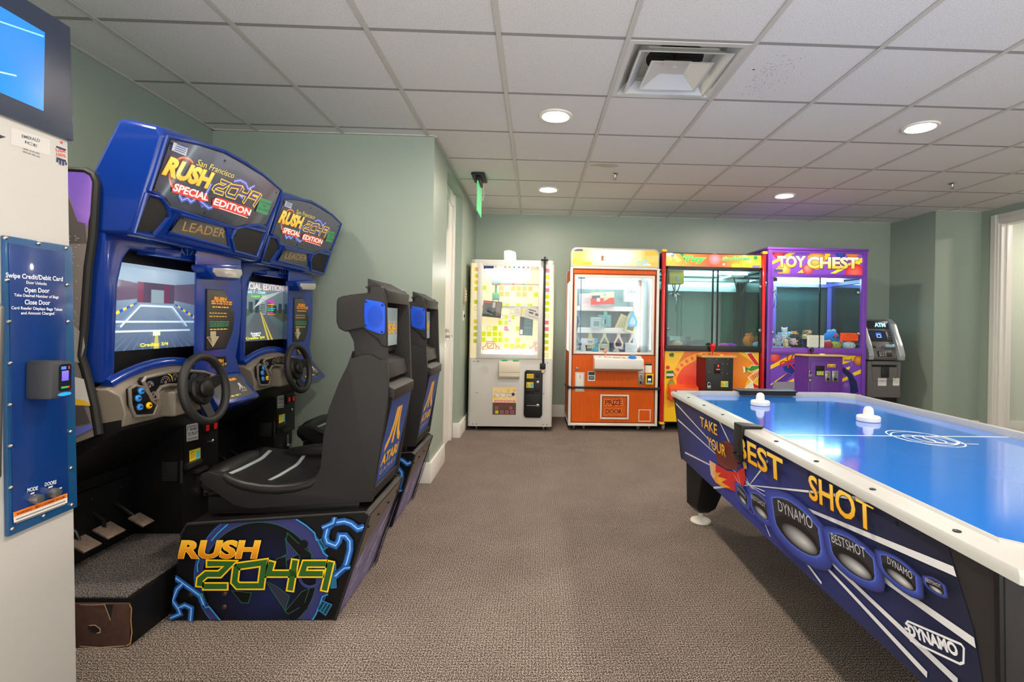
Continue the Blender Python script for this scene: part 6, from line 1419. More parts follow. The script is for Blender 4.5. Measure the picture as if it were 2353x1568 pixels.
for k in range(5): keyplate(0.468+k*0.162, 0.985, 0.085, KEYC[k])
for x, c in ((0.47, (120, 200, 196)), (0.80, (100, 190, 184)), (1.11, (80, 180, 230))): keyplate(x, 1.235, 0.085, c)
m = MB(); m.cyl((0.51, 5.62, 1.70), (0.51, 5.62, 0.99), 0.004, seg=8); m.ell((0.51, 5.62, 0.95), (.02, .02, .02), 12, 8); m.tube([(0.45, 5.60, 1.25), (0.475, 5.60, 1.26), (0.478, 5.60, 1.20), (0.452, 5.60, 1.0)], 0.007, 8); om.part('key_arm', m, mat('key_arm_blue', (30, 70, 170), 0.4), sub=inn, label='hanging key arm with blue tip')
# marquee
mqp = [(OX0-0.002, 1.803)]+[(OX0-0.002+.06-.06*math.cos(a), 1.955+.06*math.sin(a)) for a in [k*PI/12 for k in range(7)]]+[(OX1+.002-.06+.06*math.sin(a), 1.955+.06*math.cos(a)) for a in [k*PI/12 for k in range(7)]]+[(OX1+0.002, 1.803)]
m = MB(); m.prism(mqp, 'Y', OYF-0.005, OYF+0.30, 0.004); mo = om.part('marquee_box', m, mat('marquee_grey_trim', (186, 184, 172), 0.4, 0.2))
c_ = V(((OX0+OX1)/2, 1.905))
inp = [tuple(c_+V(((p[0]-c_.x)*.965, (p[1]-c_.y)*.84))) for p in mqp]
m = D(FY(OYF-.006), clip=inp[::-1]); 
def omq(u, v):
    w = max(0, 1-((u-.48)/.36)**2)*max(0, 1-((v-.6)/.75)**2); return (238+17*w, 178+77*w, 92+160*w)
m.grid(OX0, 1.80, OX1, 2.02, 24, 8, omq)
for p in ([(0.39, 1.83), (0.50, 1.83), (0.49, 1.86), (0.40, 1.865)], [(0.41, 1.87), (0.47, 1.875), (0.47, 1.885), (0.41, 1.90)], [(1.20, 1.94), (1.34, 1.945), (1.34, 1.99), (1.20, 1.985)], [(1.20, 1.82), (1.34, 1.83), (1.34, 1.87), (1.24, 1.86)], [(0.5, 1.825), (0.62, 1.83), (0.6, 1.86), (0.5, 1.86)]): m.poly(p, (238, 168, 40))
a = [(0.7278,1.9075)][0]; m.ell2(a[0], a[1]+.006, .016, .018, (150, 100, 14)); m.poly([(a[0]-.008, a[1]), (a[0]-.016, a[1]-.032), (a[0]+.016, a[1]-.032), (a[0]+.008, a[1])], (150, 100, 14))
m.ring(1.145, 1.845, .022, .034, (120, 190, 226)); m.ring(1.205, 1.868, .018, .030, (120, 190, 226)); m.stroke([(1.16, 1.85), (1.20, 1.875)], .012, (120, 190, 226)); m.rect(.41, 1.975, .51, 1.998, (70, 74, 100))
om.part('marquee_art', m, BRIGHT, sub=mo, smooth=0, label='glowing yellow marquee with a keyhole')
# control shelf
a = [(0.6334,0.6769),(1.1610,0.8110)]; 
m = MB(); m.prism([(OYF-.16, .70), (OYF, .66), (OYF, .835), (OYF-.16, .80)], 'X', .645, 1.172, .006); cs_ = om.part('control_shelf', m, mat('control_white', (222, 220, 216), 0.35))
m = MB(); m.cyl((.765, OYF-.09, .81), (.765, OYF-.09, .87), .006, seg=10); m.ell((.765, OYF-.09, .885), (.02, .02, .02), 14, 10); om.part('joystick', m, mat('pink_ball', (240, 150, 130), 0.3), sub=cs_, label='pink ball joystick')
m = MB(); m.lathe((1.06, OYF-.09, .815), (0, -.15, 1), [(.045, 0), (.045, .008), (.032, .016), (.03, .03), (.002, .034)], 22); om.part('dome_button', m, mat('blue_dome', (40, 130, 230), 0.2), sub=cs_, label='blue dome button')
m = D(frame((.645, OYF-.158, .803), (1, 0, 0), (0, .16, .034)), base=.001); m.lines(.19, .34, [.055], .02, (210, 70, 40), 6); m.ell2(.06, .07, .012, .01, (60, 120, 200)); m.ell2(.17, .07, .012, .01, (60, 120, 200)); om.part('shelf_print', m, PRINT, sub=cs_, smooth=0)
# prize door and fittings
pd = [(0.7301,0.1331),(1.0462,0.4039)]; (px0, pz0), (px1, pz1) = pd
m = MB(); mw = .018
m.box((px0, OYF-.014, pz0), (px0+mw, OYF, pz1), .004); m.box((px1-mw, OYF-.014, pz0), (px1, OYF, pz1), .004); m.box((px0+mw, OYF-.014, pz0), (px1-mw, OYF, pz0+mw), .004); m.box((px0+mw, OYF-.014, pz1-mw), (px1-mw, OYF, pz1), .004); do_ = om.part('prize_door', m, EDGEW, sub=ob)
m = MB(); m.box((px0+mw, OYF-.004, pz0+mw), (px1-mw, OYF-.0005, pz1-mw)); om.part('door_panel', m, WOOD, sub=do_)
m = D(FY(OYF-.004)); m.stroke([(px0+.025, pz0+.025), (px1-.025, pz0+.025), (px1-.025, pz1-.025), (px0+.025, pz1-.025)], .005, (60, 40, 28), True)
q = [(0.7867,0.2883),(0.9717,0.2932),(0.7926,0.1900),(0.9706,0.1919)]; m.text('PRIZE', q[0], q[1], .056, (150, 24, 22), bold=.05, outline=(246, 196, 80), ow=.045); m.text('DOOR', q[2], q[3], .056, (150, 24, 22), bold=.05, outline=(246, 196, 80), ow=.045)
om.part('door_lettering', m, PRINT, sub=do_, smooth=0, label='red lettering reading PRIZE DOOR')
a = [(0.4504,0.4331),(0.5523,0.6435)]; m = MB(); m.box((a[0][0], OYF-.008, a[0][1]), (a[1][0], OYF, a[1][1]), .004); wp = om.part('white_slot_plate', m, EDGEW, sub=ob)
m = D(FY(OYF-.008)); cx_ = (a[0][0]+a[1][0])/2; m.rect(cx_-.004, a[1][1]-.07, cx_+.004, a[1][1]-.025, (150, 148, 146)); m.stroke([(a[0][0]+.008, a[0][1]+.008), (a[1][0]-.008, a[0][1]+.008), (a[1][0]-.008, a[1][1]-.008), (a[0][0]+.008, a[1][1]-.008)], .003, (120, 118, 116), True); om.part('plate_print', m, PRINT, sub=wp, smooth=0)
a = [(0.5891,0.5499),(0.6704,0.6563)]; m = D(FY(OYF), base=.002); (ax0, az0), (ax1, az1) = a; m.rect(ax0, az0, ax1, az1, (214, 214, 210)); m.rect(ax0+.006, (az0+az1)/2+.01, ax1-.006, az1-.006, (44, 60, 40)); m.rect(ax0+.01, az0+.014, ax1-.01, (az0+az1)/2, (60, 70, 78)); m.rect(ax0+.02, az0+.03, ax1-.02, (az0+az1)/2-.014, (170, 180, 186)); om.part('notice_card', m, PAPER, sub=ob, smooth=0, label='small dark and white notice')
a = [(1.1426,0.6487),(1.2150,0.7230)]; m = D(FY(OYF), base=.002); m.rect(a[0][0], a[0][1], a[1][0], a[1][1], (230, 228, 222)); m.text('1 dollar', (a[0][0]+.006, a[0][1]+.034), (a[1][0]-.006, a[0][1]+.034), .013, (40, 40, 40), bold=.03); m.text('TO PLAY', (a[0][0]+.006, a[0][1]+.012), (a[1][0]-.006, a[0][1]+.012), .013, (40, 40, 40), bold=.03); om.part('price_sign', m, PAPER, sub=ob, smooth=0, label='white sign reading 1 dollar TO PLAY')
a = [(1.2234,0.6484),(1.2952,0.7636)]; m = D(FY(OYF), base=.002); m.rect(a[0][0], a[0][1], a[1][0], a[1][1], (236, 232, 216)); m.rect(a[0][0], a[1][1]-.034, a[1][0], a[1][1], (36, 34, 34)); m.rect(a[0][0]+.004, a[1][1]-.012, a[1][0]-.004, a[1][1]-.006, (220, 170, 60)); om.part('reader_card', m, PAPER, sub=ob, smooth=0)
a = [(1.1477,0.5178),(1.2122,0.6426)]; m = MB(); m.box((a[0][0], OYF-.008, a[0][1]), (a[1][0], OYF, a[1][1]), .003); cx_ = (a[0][0]+a[1][0])/2; m.box((cx_-.012, OYF-.016, a[1][1]-.03), (cx_+.012, OYF-.008, a[1][1]-.012), .003); m.cyl((cx_+.012, OYF-.008, a[0][1]+.03), (cx_+.012, OYF-.02, a[0][1]+.03), .01, seg=14); cmo = om.part('coin_mechanism', m, STEEL, sub=ob)
m = D(FY(OYF-.008)); m.rect(cx_-.003, a[1][1]-.06, cx_+.003, a[1][1]-.034, (20, 20, 20)); m.poly([(cx_-.014, a[0][1]+.01), (cx_+.006, a[0][1]+.01), (cx_+.006, a[0][1]+.024), (cx_-.014, a[0][1]+.04)], (24, 24, 24)); om.part('coin_slot', m, PRINT, sub=cmo, smooth=0)
a = [(1.2228,0.5202),(1.3088,0.6355)]; m = MB(); m.box((a[0][0], OYF-.03, a[0][1]), (a[1][0], OYF, a[1][1]), .006); cr_ = om.part('card_reader', m, mat('reader_yellow', (232, 198, 30), 0.35), sub=ob, label='yellow card reader')
m = D(FY(OYF-.03), base=.0008); m.rrect(a[0][0]+.014, a[0][1]+.02, a[1][0]-.014, a[1][1]-.012, .005, (20, 26, 34)); m.rect(a[0][0]+.026, a[0][1]+.046, a[1][0]-.026, a[0][1]+.068, (220, 230, 226)); m.rect(a[0][0]+.024, a[0][1]+.026, a[1][0]-.03, a[0][1]+.034, (60, 140, 200)); om.part('reader_display', m, SCREEN, sub=cr_, smooth=0)
a = [(0.4686,0.6844)][0]; m = MB(); m.lathe((a[0], OYF, a[1]), (0, -1, 0), [(.016, 0), (.016, .006), (.008, .01), (.001, .01)], 16); om.part('cabinet_lock', m, STEEL, sub=ob)
a = [(0.3560,0.5058),(0.3801,0.4810),(1.3751,0.4768)]; m = MB(); m.tube([(a[1][0]-.005, OYF-.03, a[1][1]), (OX1+.02, OYF-.03, a[2][1])], .012, 10); m.box((OX0-.02, OYF-.042, a[1][1]-.018), (OX0, OYF+.05, a[1][1]+.018), .002); m.box((OX1+.002, OYF-.042, a[2][1]-.018), (OX1+.018, OYF+.05, a[2][1]+.018), .002); m.tube([(OX0-.01, OYF+.04, a[1][1]), (OX0-.05, OYF+.05, a[0][1])], .006, 8); om.part('security_bar', m, BLACKM, label='black security bar across the front')
for x in (0.45, 1.29): level_foot(om, x, 5.55, 0.09)
for x in (0.56, 1.17): caster(om, x, 5.60)
# prizes
PG = 'prizes in the orange machine'
def art_red(m, w, h):
    m.rect(-w, -h, w, h*.05, (232, 96, 84)); m.rect(-w, h*.05, w, h, (246, 214, 190)); m.rect(-w*.9, -h*.0, -w*.2, h*.5, (86, 110, 120)); m.rect(-w*.5, -h*.5, -w*.2, h*.1, (214, 226, 240)); m.poly([(w*.1, -h*.5), (w*.6, 0), (w*.3, h*.4), (w*.1, h*.1)], (240, 206, 170)); m.ell2(w*.2, h*.6, w*.12, h*.2, (110, 190, 240))
def art_plain(c1, c2):
    def f(m, w, h): m.rect(-w, -h, w, h, c1); m.rect(-w*.7, -h*.6, w*.2, h*.3, c2); m.lines(-w*.7, w*.7, [h*.55], h*.08, c2, 3)
    return f
def art_gold(m, w, h): m.rect(-w, -h, w, h, (206, 206, 160)); m.rect(-w*.72, -h*.1, w*.72, h*.75, (190, 206, 214)); m.rect(-w*.6, -h*.75, w*.6, -h*.2, (120, 112, 92))
def art_cam(m, w, h): m.rect(-w, -h, w, h, (70, 84, 106)); m.poly([(-w*.8, -h*.9), (-w*.3, -h*.3), (w*.2, -h*.8), (w*.1, -h)], (190, 200, 206)); m.ell2(w*.5, -h*.5, w*.3, h*.2, (150, 164, 176)); m.rect(-w*.4, h*.1, w*.5, h*.6, (40, 46, 60))
def art_blue(m, w, h): m.rect(-w, -h, w, h, (230, 236, 240)); m.poly([(w*.2, -h), (w, -h), (w, h), (w*.5, h)], (70, 180, 220)); m.poly([(-w*.6, -h*.9), (w*.2, -h*.9), (w*.3, -h*.1), (-w*.7, 0)], (70, 96, 110)); m.ell2(0, h*.5, w*.4, h*.2, (80, 180, 214))
box_prize('console_box', 'red and cream gadget box tilted on the top shelf of the orange machine', (0.775, 5.80, 1.475), (.135, .05, .07), -.1, .05, (226, 90, 80), art_red, None, PG, roll=-.05)
box_prize('white_box', 'plain white box leaning left of the red box on the top shelf', (0.61, 5.93, 1.46), (.085, .03, .075), .1, 0, (240, 240, 238), art_plain((240, 240, 240), (222, 226, 230)), None, PG, roll=-.05)
box_prize('ship_box', 'white box with a blue skyline print at top right of the orange machine', (1.10, 5.79, 1.53), (.075, .04, .09), 0, 0, (238, 240, 242), lambda m, w, h: (m.rect(-w, -h, w, h, (238, 240, 242)), [m.rect(-w*.5+k*w*.25, h*.1, -w*.35+k*w*.25, h*(.3+.12*(k % 3)), (90, 150, 200)) for k in range(5)], m.stroke([(-w*.6, 0), (w*.5, -h*.08)], h*.05, (226, 190, 150))), None, PG)
box_prize('clear_case', 'clear teal-tinted case standing behind the middle keyhole plate', (0.72, 5.79, 1.19), (.075, .035, .065), .1, 0, (170, 206, 210), art_plain((176, 206, 210), (120, 160, 168)), None, PG)
box_prize('teal_case', 'teal box with a dark gadget on the middle shelf of the orange machine', (0.82, 5.92, 1.215), (.075, .02, .07), 0, 0, (120, 186, 196), art_plain((126, 190, 200), (60, 80, 90)), None, PG)
box_prize('gold_box', 'plain pale gold box leaning at right of the middle shelf', (1.02, 5.90, 1.19), (.055, .03, .10), 0, 0, (206, 206, 160), art_plain((208, 208, 164), (200, 200, 156)), None, PG, roll=.42)
box_prize('tool_box', 'pale gold picture box leaning behind the bright blue keyhole plate', (1.115, 5.78, 1.185), (.062, .03, .105), 0, 0, (206, 206, 160), art_gold, None, PG, roll=.30)
box_prize('gift_bag', 'white and blue box at lower left of the orange machine', (0.625, 5.74, 0.935), (.085, .05, .075), .15, 0, (220, 230, 236), art_blue, None, PG)
box_prize('camera_box', 'navy picture box at the centre right of the bottom shelf', (0.955, 5.76, 0.945), (.08, .05, .085), 0, 0, (70, 84, 106), art_cam, None, PG)
box_prize('pale_box', 'small white box on the bottom shelf between the keyhole plates', (0.79, 5.77, 0.905), (.06, .04, .045), 0, 0, (232, 236, 236), art_plain((232, 236, 236), (110, 120, 122)), None, PG)
box_prize('right_box', 'plain white box at the right end of the bottom shelf', (1.10, 5.77, 0.915), (.07, .04, .05), 0, 0, (226, 236, 238), art_plain((226, 236, 240), (210, 222, 228)), None, PG)

# ------------------------------------------------------------------ plush toys
def plush(label, c, s, col, kind=0, col2=None, rot=0.0, group='plush toys in the purple crane'):
    c = V(c); t = Thing('plush_toy', label, 'plush toy', c, group); col2 = col2 or (250, 246, 240)
    R = Matrix.Rotation(rot, 3, 'Z'); P = lambda x, y, z: c+R @ V((x*s, y*s, z*s))
    pm = mat('plush_fur', col, 0.95, spec=.1, bump=.6, bscale=260); p2 = mat('plush_fur_light', col2, 0.95, spec=.1, bump=.6, bscale=260)
    m = MB(); m.ell(P(0, 0, .5), (.55*s, .5*s, .5*s), 18, 12)
    if kind in (0, 2):
        m.ell(P(0, -.08, 1.15), (.48*s, .45*s, .42*s), 18, 12)
    body = t.part('body', m, pm, smooth=180)
    hz = 1.15 if kind in (0, 2) else .62
    m = MB()
    for sx in (-1, 1):
        if kind == 2: m.ell(P(sx*.2, 0, hz+.62), (.11*s, .08*s, .34*s), 12, 8)
        elif kind == 1: m.ell(P(sx*.38, 0, hz+.32), (.13*s, .1*s, .13*s), 12, 8)
        else: m.ell(P(sx*.36, 0, hz+.36), (.16*s, .1*s, .16*s), 12, 8)
    t.part('ears', m, pm, smooth=180)
    m = MB()
    for sx in (-1, 1): m.ell(P(sx*.5, -.25, .62), (.16*s, .2*s, .16*s), 12, 8); m.ell(P(sx*.3, -.42, .12), (.18*s, .24*s, .15*s), 12, 8)
    t.part('limbs', m, pm, smooth=180)
    m = MB(); m.ell(P(0, -.46, hz-.1), (.2*s, .12*s, .15*s), 14, 8); t.part('muzzle', m, p2, smooth=180)
    m = MB()
    for sx in (-1, 1): m.ell(P(sx*.17, -.47, hz+.08), (.05*s, .04*s, .06*s), 10, 6)
    m.ell(P(0, -.58, hz-.05), (.05*s, .03*s, .035*s), 10, 6)
    t.part('eyes', m, BLACK, smooth=180)
    return t
def blob(label, c, r, col, group, nose=None, cap=None):
    c = V(c); t = Thing('plush_toy', label, 'plush toy', c, group); m = MB(); m.ell(c+V((0, 0, r[2])), r, 20, 12); t.part('body', m, mat('plush_fur', col, .95, spec=.1, bump=.6, bscale=260), smooth=180)
    m = MB()
    for sx in (-1, 1): m.ell(c+V((sx*r[0]*.25, -r[1]*.94, r[2]*1.1)), (r[0]*.08, r[1]*.06, r[2]*.1), 10, 6)
    t.part('eyes', m, BLACK, smooth=180)
    if nose: m = MB(); m.ell(c+V((0, -r[1]*.98, r[2]*1.35)), (r[0]*.26,)*3, 12, 8); t.part('nose', m, mat('nose_felt', nose, .9), smooth=180)
    if cap: m = MB(); m.ell(c+V((-r[0]*.3, 0, r[2]*1.95)), (r[0]*.35, r[1]*.4, r[2]*.3), 12, 8); m.ell(c+V((r[0]*.25, 0, r[2]*2.0)), (r[0]*.3, r[1]*.35, r[2]*.35), 12, 8); t.part('tuft', m, mat('tuft_felt', cap, .9), smooth=180)
    return t

# ------------------------------------------------------------------ red and yellow crane
RX0, RX1, RYF, RYB = 1.392, 2.556, 5.50, 6.20
rm = Thing('claw_machine', 'red and yellow claw machine with orange candy artwork and black window frame', 'claw machine', ((RX0+RX1)/2, 5.85, 0), 'prize machines along the back wall')
REDP = mat('red_post_gloss', (196, 22, 30), 0.25, coat=.5); YELP = mat('yellow_cap_plastic', (244, 196, 40), 0.35)
FRB = mat('black_frame_paint', (22, 22, 22), 0.4)
m = MB(); m.box((RX0+.03, RYF+.01, .10), (RX1-.03, RYB, .92), .003); rb = rm.part('lower_body', m, FRB)
for x, nm in ((RX0+.022, 0), (RX1-.022, 1)):
    m = MB(); m.prism([(x-.022, RYF+.03), (x-.022, RYF-.005), (x-.010, RYF-.022), (x+.010, RYF-.022), (x+.022, RYF-.005), (x+.022, RYF+.03)], 'Z', .10, 1.985, .003); po = rm.part('corner_post', m, REDP, label='glossy red corner post')
    m = MB(); m.box((x-.026, RYF-.026, 1.985), (x+.026, RYF+.034, 2.015), .005); m.box((x-.026, RYF-.026, .085), (x+.026, RYF+.034, .11), .005); rm.part('post_cap', m, YELP, sub=po, label='yellow post cap')
    xs = RX0 if nm == 0 else RX1-.03
    m = MB(); m.box((xs-(.04 if nm else 0), RYB-.05, .92), (xs+(.03 if nm else .07), RYB, 1.80)); rm.part('rear_post', m, FRB)
m = MB(); m.box((RX0+.005, RYF+.02, 1.80), (RX1-.005, RYB, 1.985), .003); hdr = rm.part('header_box', m, FRB)
m = MB()
fx0, fx1 = RX0+.046, RX1-.046
m.box((fx0, RYF-.012, .92), (fx0+.02, RYF+.02, 1.83), .003); m.box((fx1-.02, RYF-.012, .92), (fx1, RYF+.02, 1.83), .003); m.box((fx0, RYF-.012, 1.80), (fx1, RYF+.02, 1.832), .003); m.box((fx0, RYF-.02, .895), (fx1, RYF+.02, .955), .004)
wf = rm.part('window_frame', m, FRB)
mx1 = [(1.9630,1.4749)][0][0]; mx2 = [(2.0190,1.4760)][0][0]
m = MB(); m.box((mx1-.008, RYF-.006, .955), (mx1+.008, RYF+.012, 1.80)); m.box((mx2-.008, RYF-.002, .955), (mx2+.008, RYF+.022, 1.80)); rm.part('door_edge_seal', m, BLACK, sub=wf, split=True)
m = MB(); m.box((fx0+.02, RYF-.002, .955), (mx2, RYF+.002, 1.80)); m.box((mx1, RYF+.012, .955), (fx1-.02, RYF+.016, 1.80)); rm.part('sliding_glass', m, glass_mat('tinted_glass', (236, 248, 246)), sub=wf, smooth=0, split=True)
m = MB(); m.box((RX0+.006, RYF+.06, .93), (RX0+.011, RYB-.04, 1.80)); m.box((RX1-.011, RYF+.06, .93), (RX1-.006, RYB-.04, 1.80)); m.box((RX0+.03, RYB-.012, .93), (RX1-.03, RYB-.008, 1.80)); rm.part('cabinet_glass', m, glass_mat('side_glass', (214, 236, 232), .8), smooth=0, split=True)
for p in [(2.4905,1.6222),(2.4934,1.1353),(1.4689,1.1404)]:
    m = MB(); m.lathe((p[0], RYF-.004, p[1]), (0, -1, 0), [(.018, 0), (.018, .01), (.012, .018), (.002, .02)], 16); rm.part('window_lock', m, STEEL, sub=wf)
m = MB(); m.box((RX0+.03, RYF+.03, .915), (RX1-.03, RYB-.03, .93)); rm.part('prize_floor', m, mat('teal_prize_floor', (60, 170, 166), .6), smooth=0)
tube_light(rm, (RX0+.15, RYF+.14, 1.775), (RX1-.15, RYF+.14, 1.775), .013, (205, 246, 255), 22); tube_light(rm, (RX0+.1, RYB-.10, 1.74), (RX1-.1, RYB-.10, 1.74), .013, (205, 246, 255), 22)
m = MB(); m.box((RX0+.04, RYF+.03, 1.79), (RX1-.04, RYB-.03, 1.797)); m.box((RX0+.03, RYB-.05, 1.60), (RX1-.03, RYB-.04, 1.72)); rm.part('ceiling_panel', m, mat('perforated_white', (206, 220, 220), .5), smooth=0)
m = MB(); m.box((RX0+.06, 5.82, 1.70), (RX1-.06, 5.85, 1.73)); m.box((RX0+.06, 5.95, 1.70), (RX1-.06, 5.98, 1.73)); m.box((RX1-.35, 5.60, 1.735), (RX1-.20, 6.1, 1.76)); gn = rm.part('gantry', m, mat('pale_gantry', (190, 206, 208), .35, .5))
a = [(1.5068,1.6466),(1.6748,1.8023)]; m = MB(); m.box((a[0][0], 5.62, a[0][1]), (a[1][0], 5.76, a[1][1]), .006); ch = rm.part('claw_carriage', m, mat('claw_yellow', (226, 206, 30), .4), label='yellow claw carriage')
m = MB(); cx_ = (a[0][0]+a[1][0])/2; m.ell((cx_+.01, 5.615, (a[0][1]+a[1][1])/2-.02), (.026, .012, .026), 14, 8); rm.part('carriage_badge', m, mat('badge', (200, 214, 230), .3), sub=ch)
def claw(t, x, y, z, s, sub=None):
    m = MB(); m.cyl((x, y, z+.10*s), (x, y, z+.22*s), .012*s, seg=12); m.cyl((x, y, z+.03*s), (x, y, z+.10*s), .028*s, seg=14)
    for k in range(3):
        an = k*2*PI/3+.4; d = V((math.cos(an), math.sin(an), 0)); b = V((x, y, z))
        m.tube([b+d*.02*s+V((0, 0, .07*s)), b+d*.08*s+V((0, 0, .05*s)), b+d*.13*s+V((0, 0, -.02*s)), b+d*.12*s+V((0, 0, -.11*s)), b+d*.10*s+V((0, 0, -.15*s))], .006*s, 8)
    return t.part('claw', m, CHROME, sub=sub, label='chrome three-fingered claw')
claw(rm, cx_, 5.69, a[0][1]-.17, .95)
m = MB(); m.tube([(cx_-.04, 5.66, a[0][1])]+[(cx_-.04+.09*k/8, 5.66, a[0][1]-.10*math.sin(PI*k/8)) for k in range(1, 8)]+[(cx_+.05, 5.66, a[0][1])], .006, 8); m.tube([(RX1-.28, 5.7, 1.735)]+[(RX1-.28+.16*k/8, 5.7, 1.735-.20*math.sin(PI*k/8)) for k in range(1, 8)]+[(RX1-.12, 5.7, 1.70)], .006, 8); rm.part('cable', m, BLACK, sub=gn)
m = MB(); m.box((RX0+.11, RYF+.06, .93), (RX0+.114, RYF+.26, 1.05)); m.box((RX0+.35, RYF+.06, .93), (RX0+.354, RYF+.26, 1.05)); m.box((RX0+.114, RYF+.26, .93), (RX0+.354, RYF+.264, 1.05)); rm.part('prize_chute', m, glass_mat('chute_acrylic', (226, 244, 244), 2.0), smooth=0)
m = D(FY(RYF+.02), base=.001); hx0, hx1, hz0, hz1 = RX0+.046, RX1-.046, 1.833, 1.978
m.grid(hx0, hz0, hx1, hz1, 16, 4, lambda u, v: (250, 200-120*max(0, 1-abs(u-.5)*2.3), 30+30*(1-abs(u-.5))))
RB = random.Random(4)
for k in range(9): x = hx0+.03+k*.125; m.stroke([(x, hz0), (x+.05, hz0+.07), (x+.02, hz1)], .003, (200, 120, 20), up=False)
m.up()
for u, w in ((.05, .07), (.14, .10), (.80, .08), (.92, .10)): m.poly([(hx0+u*1.07, hz1), (hx0+u*1.07+.04, hz1), (hx0+u*1.07+.10+w*.3, hz1-.08), (hx0+u*1.07+.05+w*.3, hz1-.10)], RB.choice([(250, 240, 120), (30, 150, 80), (244, 150, 40)]))
q = [(1.6266,1.8886),(1.8596,1.8936),(2.0695,1.9069),(2.3962,1.9227)]; m.text('Toy', q[0], q[1], .060, (30, 190, 100), (120, 230, 120), shear=.35, bold=.06, outline=(250, 190, 40), ow=.05); m.text('Soldier', q[2], q[3], .040, (30, 190, 100), (130, 240, 130), shear=.35, bold=.05, outline=(246, 130, 60), ow=.05)
a = [(1.9849,1.9207)][0]; m.ell2(a[0], a[1], .075, .065, (252, 150, 190), (252, 110, 60))
for px_, r, c in (([(1.5113,1.9582)][0], .019, (40, 90, 170)), ([(2.4444,1.9449)][0], .024, (30, 130, 70)), ([(2.0871,1.8650)][0], .014, (240, 170, 200)), ([(2.2227,1.8423)][0], .05, (250, 200, 50))):
    a = px_; m.ell2(a[0], min(a[1], hz1-r-.002) if r < .04 else a[1]+.01, r, min(r, .028), c)
m.rect(hx1-.10, hz0+.006, hx1-.012, hz0+.03, (110, 110, 160)); m.rect(hx0, hz1-.004, hx1, hz1+.002, (20, 20, 20))
rm.part('header_art', m, BACKLIT, sub=hdr, smooth=0, label='yellow and red header with green lettering')
lx0, lx1, lz0, lz1 = RX0+.05, RX1-.06, .11, .892
m = D(FY(RYF+.01), base=.001, clip=[(lx0, lz0), (lx1, lz0), (lx1, lz1), (lx0, lz1)])
m.grid(lx0, lz0, lx1, lz1, 14, 8, lambda u, v: (232, 70+60*abs(u-.45)*2.2+20*v, 24)); m.poly([(lx0, lz0), (lx0+.16, lz0), (lx0+.12, .70), (lx0+.22, lz1), (lx0, lz1)], (250, 200, 30)); m.poly([(lx1, lz0), (lx1-.2, lz0), (lx1-.14, .55), (lx1-.02, .75), (lx1-.24, lz1), (lx1, lz1)], (250, 196, 30))
m.ring(1.93, .42, .40, .47, (250, 170, 40), 60, 200, 30); m.ring(1.93, .42, .34, .38, (250, 140, 40), 60, 200, 30); m.ell2(1.80, .55, .22, .22, (226, 40, 30), (230, 80, 30))
for a0 in range(70, 190, 9): an = math.radians(a0); m.ell2(1.93+.435*math.cos(an), .42+.435*math.sin(an), .022, .016, (232, 100, 40), rot=an, up=False)
m.up()
for px_, r, c in (([(1.4766,0.7089)][0], .022, (210, 40, 70)), ([(1.6245,0.5427)][0], .013, (214, 50, 90)), ([(1.5188,0.5214)][0], .042, (90, 140, 40)), ([(1.5188,0.5214)][0], .034, (120, 170, 60))):
    a = px_; m.ell2(a[0], a[1], r, r, c)
for g, c in (([(1.4851,0.8583),(1.5239,0.8754),(1.5465,0.8592),(1.5359,0.8259),(1.4968,0.8308)], (30, 110, 50)), ([(1.4802,0.8195),(1.5303,0.8258),(1.5254,0.7870),(1.4920,0.7810)], (250, 200, 40)), ([(1.4605,0.6700),(1.5329,0.6765),(1.5502,0.6435),(1.4610,0.6423)], (20, 110, 50)), ([(1.4610,0.6423),(1.5390,0.6434),(1.5507,0.6159),(1.4615,0.6147)], (220, 216, 206)), ([(1.4615,0.6147),(1.5451,0.6158),(1.5343,0.5935),(1.4619,0.5870)], (20, 110, 50))): m.poly(g[::-1], c)
for g, c in (([(2.3593,0.8713),(2.4098,0.8832),(2.5255,0.7236),(2.4976,0.7009)], (220, 30, 30)), ([(2.3392,0.7321),(2.3847,0.7105),(2.4179,0.7443),(2.4631,0.7416),(2.5024,0.7511),(2.5143,0.7179),(2.4638,0.7005),(2.4134,0.6775),(2.3737,0.6937),(2.3459,0.6710)], (60, 140, 40)), ([(2.3863,0.6160),(2.4977,0.6954),(2.5266,0.6568),(2.4323,0.5666)], (244, 150, 60)), ([(2.3490,0.4932),(2.4154,0.5608),(2.4444,0.5167),(2.4335,0.4943)], (230, 226, 220)), ([(2.4325,0.5499),(2.5292,0.5066),(2.5295,0.4900),(2.4448,0.4944)], (210, 24, 36))):
    cc0 = V((sum(p[0] for p in g)/len(g), sum(p[1] for p in g)/len(g))); m.poly([tuple(cc0+(V(p)-cc0)*1.25) for p in g][::-1], (252, 236, 200)); m.poly(g[::-1], c)
for f in (.2, .4, .6, .8): a = V([(2.4029,0.6329)][0]).lerp(V([(2.5071,0.6733)][0]), f); m.stroke([tuple(a), (a.x+.02, a.y-.04)], .005, (90, 60, 150))
rm.part('lower_art', m, PRINTG, sub=rb, smooth=0, label='orange and yellow candy artwork')
m = MB(); a = [(1.8559,0.8330),(2.1584,0.8374),(2.1642,0.5055)]; bx0, bx1, bz1 = a[0][0], a[1][0], a[0][1]
m.box((bx0, 5.38, .30), (bx1, RYF+.01, bz1), .004); cb = rm.part('coin_box', m, FRB, label='black protruding coin box')
m = MB(); m.prism([(bx0-.06, RYF+.008), (bx0, 5.382), (bx0, RYF+.008)], 'Z', .30, bz1); rm.part('coin_box_cheek', m, mat('maroon_side', (110, 24, 22), .4), sub=cb)
